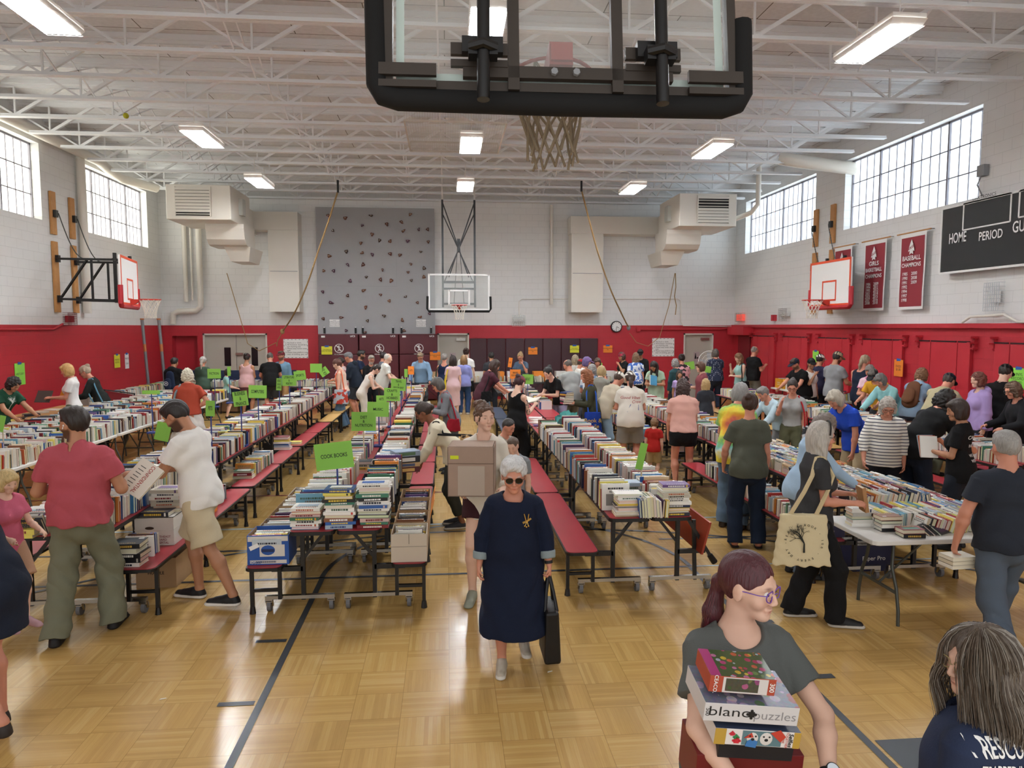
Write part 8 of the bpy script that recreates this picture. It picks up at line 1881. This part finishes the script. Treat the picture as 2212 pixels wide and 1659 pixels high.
# T-shirt neckband
# puzzle boxes: real boxes stacked against her
def pbox(px0,px1,py,y,hgt,dep,rz,roll,col,label,top=None,name='puzzle_box'):
    x0,z=ony(px0,py,y); x1,_=ony(px1,py,y); w=abs(x1-x0); t=thing(name,label,'box',((x0+x1)/2,y+dep/2,z)); t.rotation_euler=(6*D2R,roll*D2R,rz*D2R)
    mb=MB(); mb.b2((-w/2,-dep/2,-hgt),(w/2,dep/2,0)); mb.obj('box_body',mat(col,.45),t,bevel=.0015)
    if top: mb=MB(); mb.b2((-w/2+.001,-dep/2+.001,0),(w/2-.001,dep/2-.001,.0006)); mb.obj('picture_lid',top,t)
    return t,w,dep,hgt
def blobs(c0,cols,sc,name,seed=0):
    m=bpy.data.materials.new(name); m.use_nodes=True; nt,N,L,b=nodes(m); tc=N.new('ShaderNodeTexCoord'); v=N.new('ShaderNodeTexVoronoi'); v.inputs['Scale'].default_value=sc; mp=N.new('ShaderNodeMapping'); mp.inputs['Location'].default_value=(seed,seed*.7,0); L.new(tc.outputs['Object'],mp.inputs[0]); L.new(mp.outputs[0],v.inputs['Vector'])
    cr=N.new('ShaderNodeValToRGB'); cr.color_ramp.interpolation='CONSTANT'; sp=N.new('ShaderNodeSeparateColor'); L.new(v.outputs['Color'],sp.inputs[0]); L.new(sp.outputs[0],cr.inputs[0]); e=cr.color_ramp.elements; e[0].color=lin(c0)+(1,); e[1].position=.999; e[1].color=lin(cols[-1])+(1,)
    for i,c in enumerate(cols): k=e.new((i+1)/(len(cols)+1)); k.color=lin(c)+(1,)
    lt=N.new('ShaderNodeMath'); lt.operation='LESS_THAN'; L.new(v.outputs['Distance'],lt.inputs[0]); lt.inputs[1].default_value=.42; n=N.new('ShaderNodeTexNoise'); n.inputs['Scale'].default_value=sc*3; L.new(tc.outputs['Object'],n.inputs['Vector'])
    mx=N.new('ShaderNodeMix'); mx.data_type='RGBA'; L.new(lt.outputs[0],mx.inputs[0]); mx.inputs[6].default_value=lin(c0)+(1,); L.new(cr.outputs[0],mx.inputs[7])
    m2=N.new('ShaderNodeMix'); m2.data_type='RGBA'; m2.blend_type='MULTIPLY'; m2.inputs[0].default_value=.6; L.new(mx.outputs[2],m2.inputs[6]); L.new(n.outputs['Color'],m2.inputs[7]); L.new(m2.outputs[2],b.inputs['Base Color']); b.inputs['Roughness'].default_value=.35; return m
FLW=blobs('4f6a3f',['d0508a','e2704a','d98ab4','e8c84a','c8d8e6','7a9a5a','c03a6a'],42,'flower_print'); FLW2=blobs('5a5a4a',['c86a9a','4f6a3f','a85a8a','7a8a5a'],38,'flower_print_side',3); CITY=blobs('8a90a8',['c9b9d9','e6e2ea','6a8a6a','b86a7a','4a5a8a'],26,'lid_print',5)
YB_=2.03
t,w,dp,hg=pbox(1541,1681,1462,YB_,.055,.15,-4,5,'b24a34','small garden flower puzzle box, topmost of the stack held by the ponytail woman',FLW)
def fr(t,x0,x1,z0,z1,dp,m,nm,e=.0008): mb=MB(); mb.b2((x0,-dp/2-e,z0),(x1,-dp/2-e*.2,z1)); return mb.obj(nm,m,t)
fr(t,-w*.3,w*.38,-hg*.97,-.002,dp,mat('d9d3cf',.5),'label_strip'); fr(t,-w*.26,w*.24,-hg*.88,-hg*.1,dp,FLW2,'picture_panel',.0012)
lettering('CEACO.',(-w*.41,-dp/2-.0012,-hg*.5),(0,0,-1),(1,0,0),.017,PURE,t,bold=.01); lettering('300',(w*.44,-dp/2-.0012,-hg*.5),(0,0,-1),(1,0,0),.021,PURE,t,bold=.015)
mb=MB(); mb.b2((-w/2+.001,-dp/2+.001,.0006),(-w*.34,dp/2-.001,.001)); mb.obj('magenta_band',mat('b23a7c',.4),t)
t,w,dp,hg=pbox(1530,1731,1522,YB_-.01,.062,.2,-3,5,'d6d3d2','wide white puzzle box, second from the top of the stack held by the ponytail woman',CITY)
lettering('blanc',(-w*.24,-dp/2-.001,-hg*.45),(1,0,0),(0,0,1),.045,INK,t,width=w*.42,bold=-.005); lettering('puzzles',(w*.25,-dp/2-.001,-hg*.53),(1,0,0),(0,0,1),.042,mat('8d8a8c',.5),t,width=w*.44,bold=-.012); lettering('500',(-w*.465,-dp/2-.001,-hg*.5),(0,0,-1),(1,0,0),.018,INK,t)
mb=MB(); cx=.0
mb.box((cx,-dp/2-.001,-hg*.5),(.018,.001,.018))
for dx,dz in((.012,0),(-.012,0),(0,.012),(0,-.012)): mb.cyl((cx+dx,-dp/2-.0005,-hg*.5+dz),(cx+dx,-dp/2-.0015,-hg*.5+dz),.0048,n=10)
mb.obj('puzzle_piece_mark',INK,t)
t,w,dp,hg=pbox(1552,1734,1576,YB_,.055,.2,-3,5,'e6e0dc','puzzle box with dog picture and mustard ends, third in the ponytail woman\'s stack',mat('3a4660',.4))
fr(t,-w/2,-w*.37,-hg,0,dp,mat('bf9a3e',.5),'mustard_end'); fr(t,w*.42,w/2,-hg,0,dp,mat('bf9a3e',.5),'mustard_end')
fr(t,-w*.18,w*.28,-hg*.95,-hg*.05,dp,mat('5f7f86',.5),'dog_picture',.001)
mb=MB()
for x,rx in((-w*.06,.018),(w*.1,.02)): mb.sph((x,-dp/2-.001,-hg*.5),(rx,.0015,rx*1.1),n=14)
mb.obj('dog_faces',mat('dcd6d0',.6),t); mb=MB()
for x in(-w*.06,w*.1): mb.sph((x,-dp/2-.003,-hg*.55),(.006,.001,.005)); [mb.sph((x+s*.009,-dp/2-.003,-hg*.35),(.003,.001,.003)) for s in(-1,1)]; 
mb.obj('dog_noses',INK,t)
mb=MB(); mb.prism([(0,0),(.03,.012),(.05,-.01),(.035,-.03)],(w*.14,-dp/2-.0028,-hg*.1),(1,0,0),(0,0,1),(0,.001,0)); mb.prism([(0,0),(.022,.02),(.03,.004)],(-w*.16,-dp/2-.0028,-hg*.5),(1,0,0),(0,0,1),(0,.001,0)); mb.obj('red_hat_print',mat('c8402f',.5),t)
for (cx,cz,cl,sz) in((-w*.3,-hg*.3,'c82a3c',.012),(-w*.25,-hg*.5,'2f8a4f',.013),(-w*.24,-hg*.72,'d0283a',.017)):
    mb=MB(); mb.box((cx,-dp/2-.001,cz),(sz,.001,sz)); 
    for dx,dz in((.6,0),(-.6,0),(0,.6)): mb.cyl((cx+dx*sz,-dp/2-.0005,cz+dz*sz),(cx+dx*sz,-dp/2-.0015,cz+dz*sz),sz*.25,n=8)
    mb.obj('puzzle_piece_print',mat(cl,.5),t)
lettering('Selfies',(w*.385,-dp/2-.0012,-hg*.5),(0,0,-1),(1,0,0),.019,INK,t,bold=.02,shear=.2); lettering('TOGETHER\nTIME',(w*.32,-dp/2-.0012,-hg*.5),(0,0,-1),(1,0,0),.011,mat('c8402f',.5),t)
mb=MB(); mb.prism([(-.018,-.008),(.016,-.012),(.02,.01),(0,.018),(-.014,.01)],(-w*.07,-dp/2-.0035,-hg*.85),(1,0,0),(0,0,1),(0,.001,0)); mb.obj('blue_tape',mat('3b78b8',.6),t)
pbox(1560,1718,1608,YB_+.04,.05,.2,-3,5,'10131c','dark navy box, fourth in the stack held by the ponytail woman')
pbox(1512,1738,1632,YB_+.07,.16,.18,-3,2,'6e1218','large dark red box at the bottom of the stack held by the ponytail woman')
# plaid shirt tied round waist
PLD=bpy.data.materials.new('red_plaid'); PLD.use_nodes=True
def _pl():
    nt,N,L,b=nodes(PLD); tc=N.new('ShaderNodeTexCoord'); ck=N.new('ShaderNodeTexChecker'); ck.inputs['Scale'].default_value=45; ck.inputs['Color1'].default_value=lin('8c1f2c')+(1,); ck.inputs['Color2'].default_value=lin('191114')+(1,); L.new(tc.outputs['Object'],ck.inputs['Vector']); L.new(ck.outputs[0],b.inputs['Base Color']); b.inputs['Roughness'].default_value=.9
_pl()
I=PEOPLE['puzzle']; K=I['K']; F_=Field(.008); F_.cone(np.array([0,-.01,1.04])*K,np.array([0,-.03,.55])*K,.155*K,.24*K,.02,(1,0,0),.75); F_.plane(np.array([0,0,1.06])*K,(0,0,1)); F_.plane(np.array([0,0,.55])*K,(0,0,-1)); V,Q=F_.build(lambda X,Y_,Zz:.012*np.sin(X*40)*np.sin(Y_*33)); np_obj('tied_plaid_shirt',V,Q,PLD,I['root'])
# tattoo sleeve on arm
I=PEOPLE['tattoo']; K=I['K']; bv=geo_from(I['clothes']['body'])
sh,el=Vector(I['raw']['shR'])*K,Vector(I['raw']['elR'])*K
mb=MB(); rr=random.Random(4); d=(el-sh).normalized(); o1=d.orthogonal().normalized(); o2=d.cross(o1)
for i in range(46):
    t_=rr.uniform(.15,.95); a=rr.uniform(0,6.28); c_=sh+(el-sh)*t_; dr=o1*math.cos(a)+o2*math.sin(a); h=bv.ray_cast(c_+dr*.12,-dr)
    if h[0] is None: continue
    n_=h[1]; p1=n_.orthogonal().normalized(); p2=n_.cross(p1); k=5; ph=rr.random()*6
    mb.add([h[0]+n_*.0012+(p1*math.cos(ph+j*2*PI/k)+p2*math.sin(ph+j*2*PI/k))*rr.uniform(.006,.014) for j in range(k)],[tuple(range(k))])
mb.obj('tattoo_ink',mat('4a4a50',.6),I['root'])
# white earbud
I=PEOPLE['pink']; K=I['K']; hc0,r_,f_,u_=[np.array(I[k]) for k in('hc','r','f','u')]; e0=Vector((hc0-r_*.088+u_*-.006+f_*.004)*K); mb=MB(); mb.sph(e0,.008); mb.bar(e0,e0+Vector((f_*.012-u_*.026)*K),.006); mb.obj('earbud',PURE,I['root'])
# shoe swoosh marks and laces
I=PEOPLE['white']; K=I['K']
# tiny debris on the floor
for (px,py),lb in(((352,1511),'small pale paper scrap on the floor, front left'),((343,1262),'small twisted paper scrap on the floor beside the left bench'),((1188,1452),'small pale crumb on the floor right of the navy dress woman\'s shoes')):
    x,y=onz(px,py); mb=MB(); mb.prism([(-.02,-.004),(.018,.0),(.02,.006),(-.012,.008)],(x,y,.002),(1,.3,0),(-.3,1,0),(0,0,.004)); tag(mb.obj('paper_scrap',mat('e6ddc8',.8)),lb,'litter')
# ---------------- build the books ----------------
def build_books():
    cand=[]
    for i,b in enumerate(BOOKS):
        q=proj(*b['p']+Vector((0,0,.1)))
        vis=q is not None and -20<q[0]<2232 and 0<q[1]<1700
        b['d']=q[2] if q else 99
        b['sz']=(b['L']*max(b['W'],b['T']))/(b['d']**2) if vis else 0
    order=sorted(range(len(BOOKS)),key=lambda i:-1/(BOOKS[i]['d']) if BOOKS[i]['sz']>0 else 0)
    near=set(order[:300]); rest=MB(); cnt={}
    seen={}
    for i,b in enumerate(BOOKS):
        if i in near:
            mb=MB(); o=b['M'].translation; Mi=b['M'].copy(); Mi.translation=(0,0,0)
            book_geo(mb,b['L'],b['W'],b['T'],b['col'],i,Mi)
            ob=mb.obj('book',BKM); ob.location=o
            n=cnt.get(b['row'],0); cnt[b['row']]=n+1
            th='thin' if b['T']<.018 else('thick' if b['T']>.033 else 'medium')
            kn='flat' if b['flat'] else 'standing'
            pos='%d cm along'%0
            lab='%s %s %s book %s'%(th,CN[b['col']],kn,b['row'])
            ks=(lab,); seen[ks]=seen.get(ks,0)+1
            j=seen[ks]
            if j>1: lab='%s %s %s book %s'%({2:'another',3:'third',4:'fourth',5:'fifth',6:'sixth',7:'seventh'}.get(j,'further'),th+' '+CN[b['col']],kn,b['row'])
            ob['label']=' '.join(lab.split()[:16]); ob['category']='book'; ob['group']='sale books'
        else: book_geo(rest,b['L'],b['W'],b['T'],b['col'],i,b['M'],rich=b['d']<11)
    o=rest.obj('books',BKM); tag(o,'hundreds of smaller looking sale books farther back on all the tables','books',kind='stuff')
    print('BOOKS',len(BOOKS))
build_books()
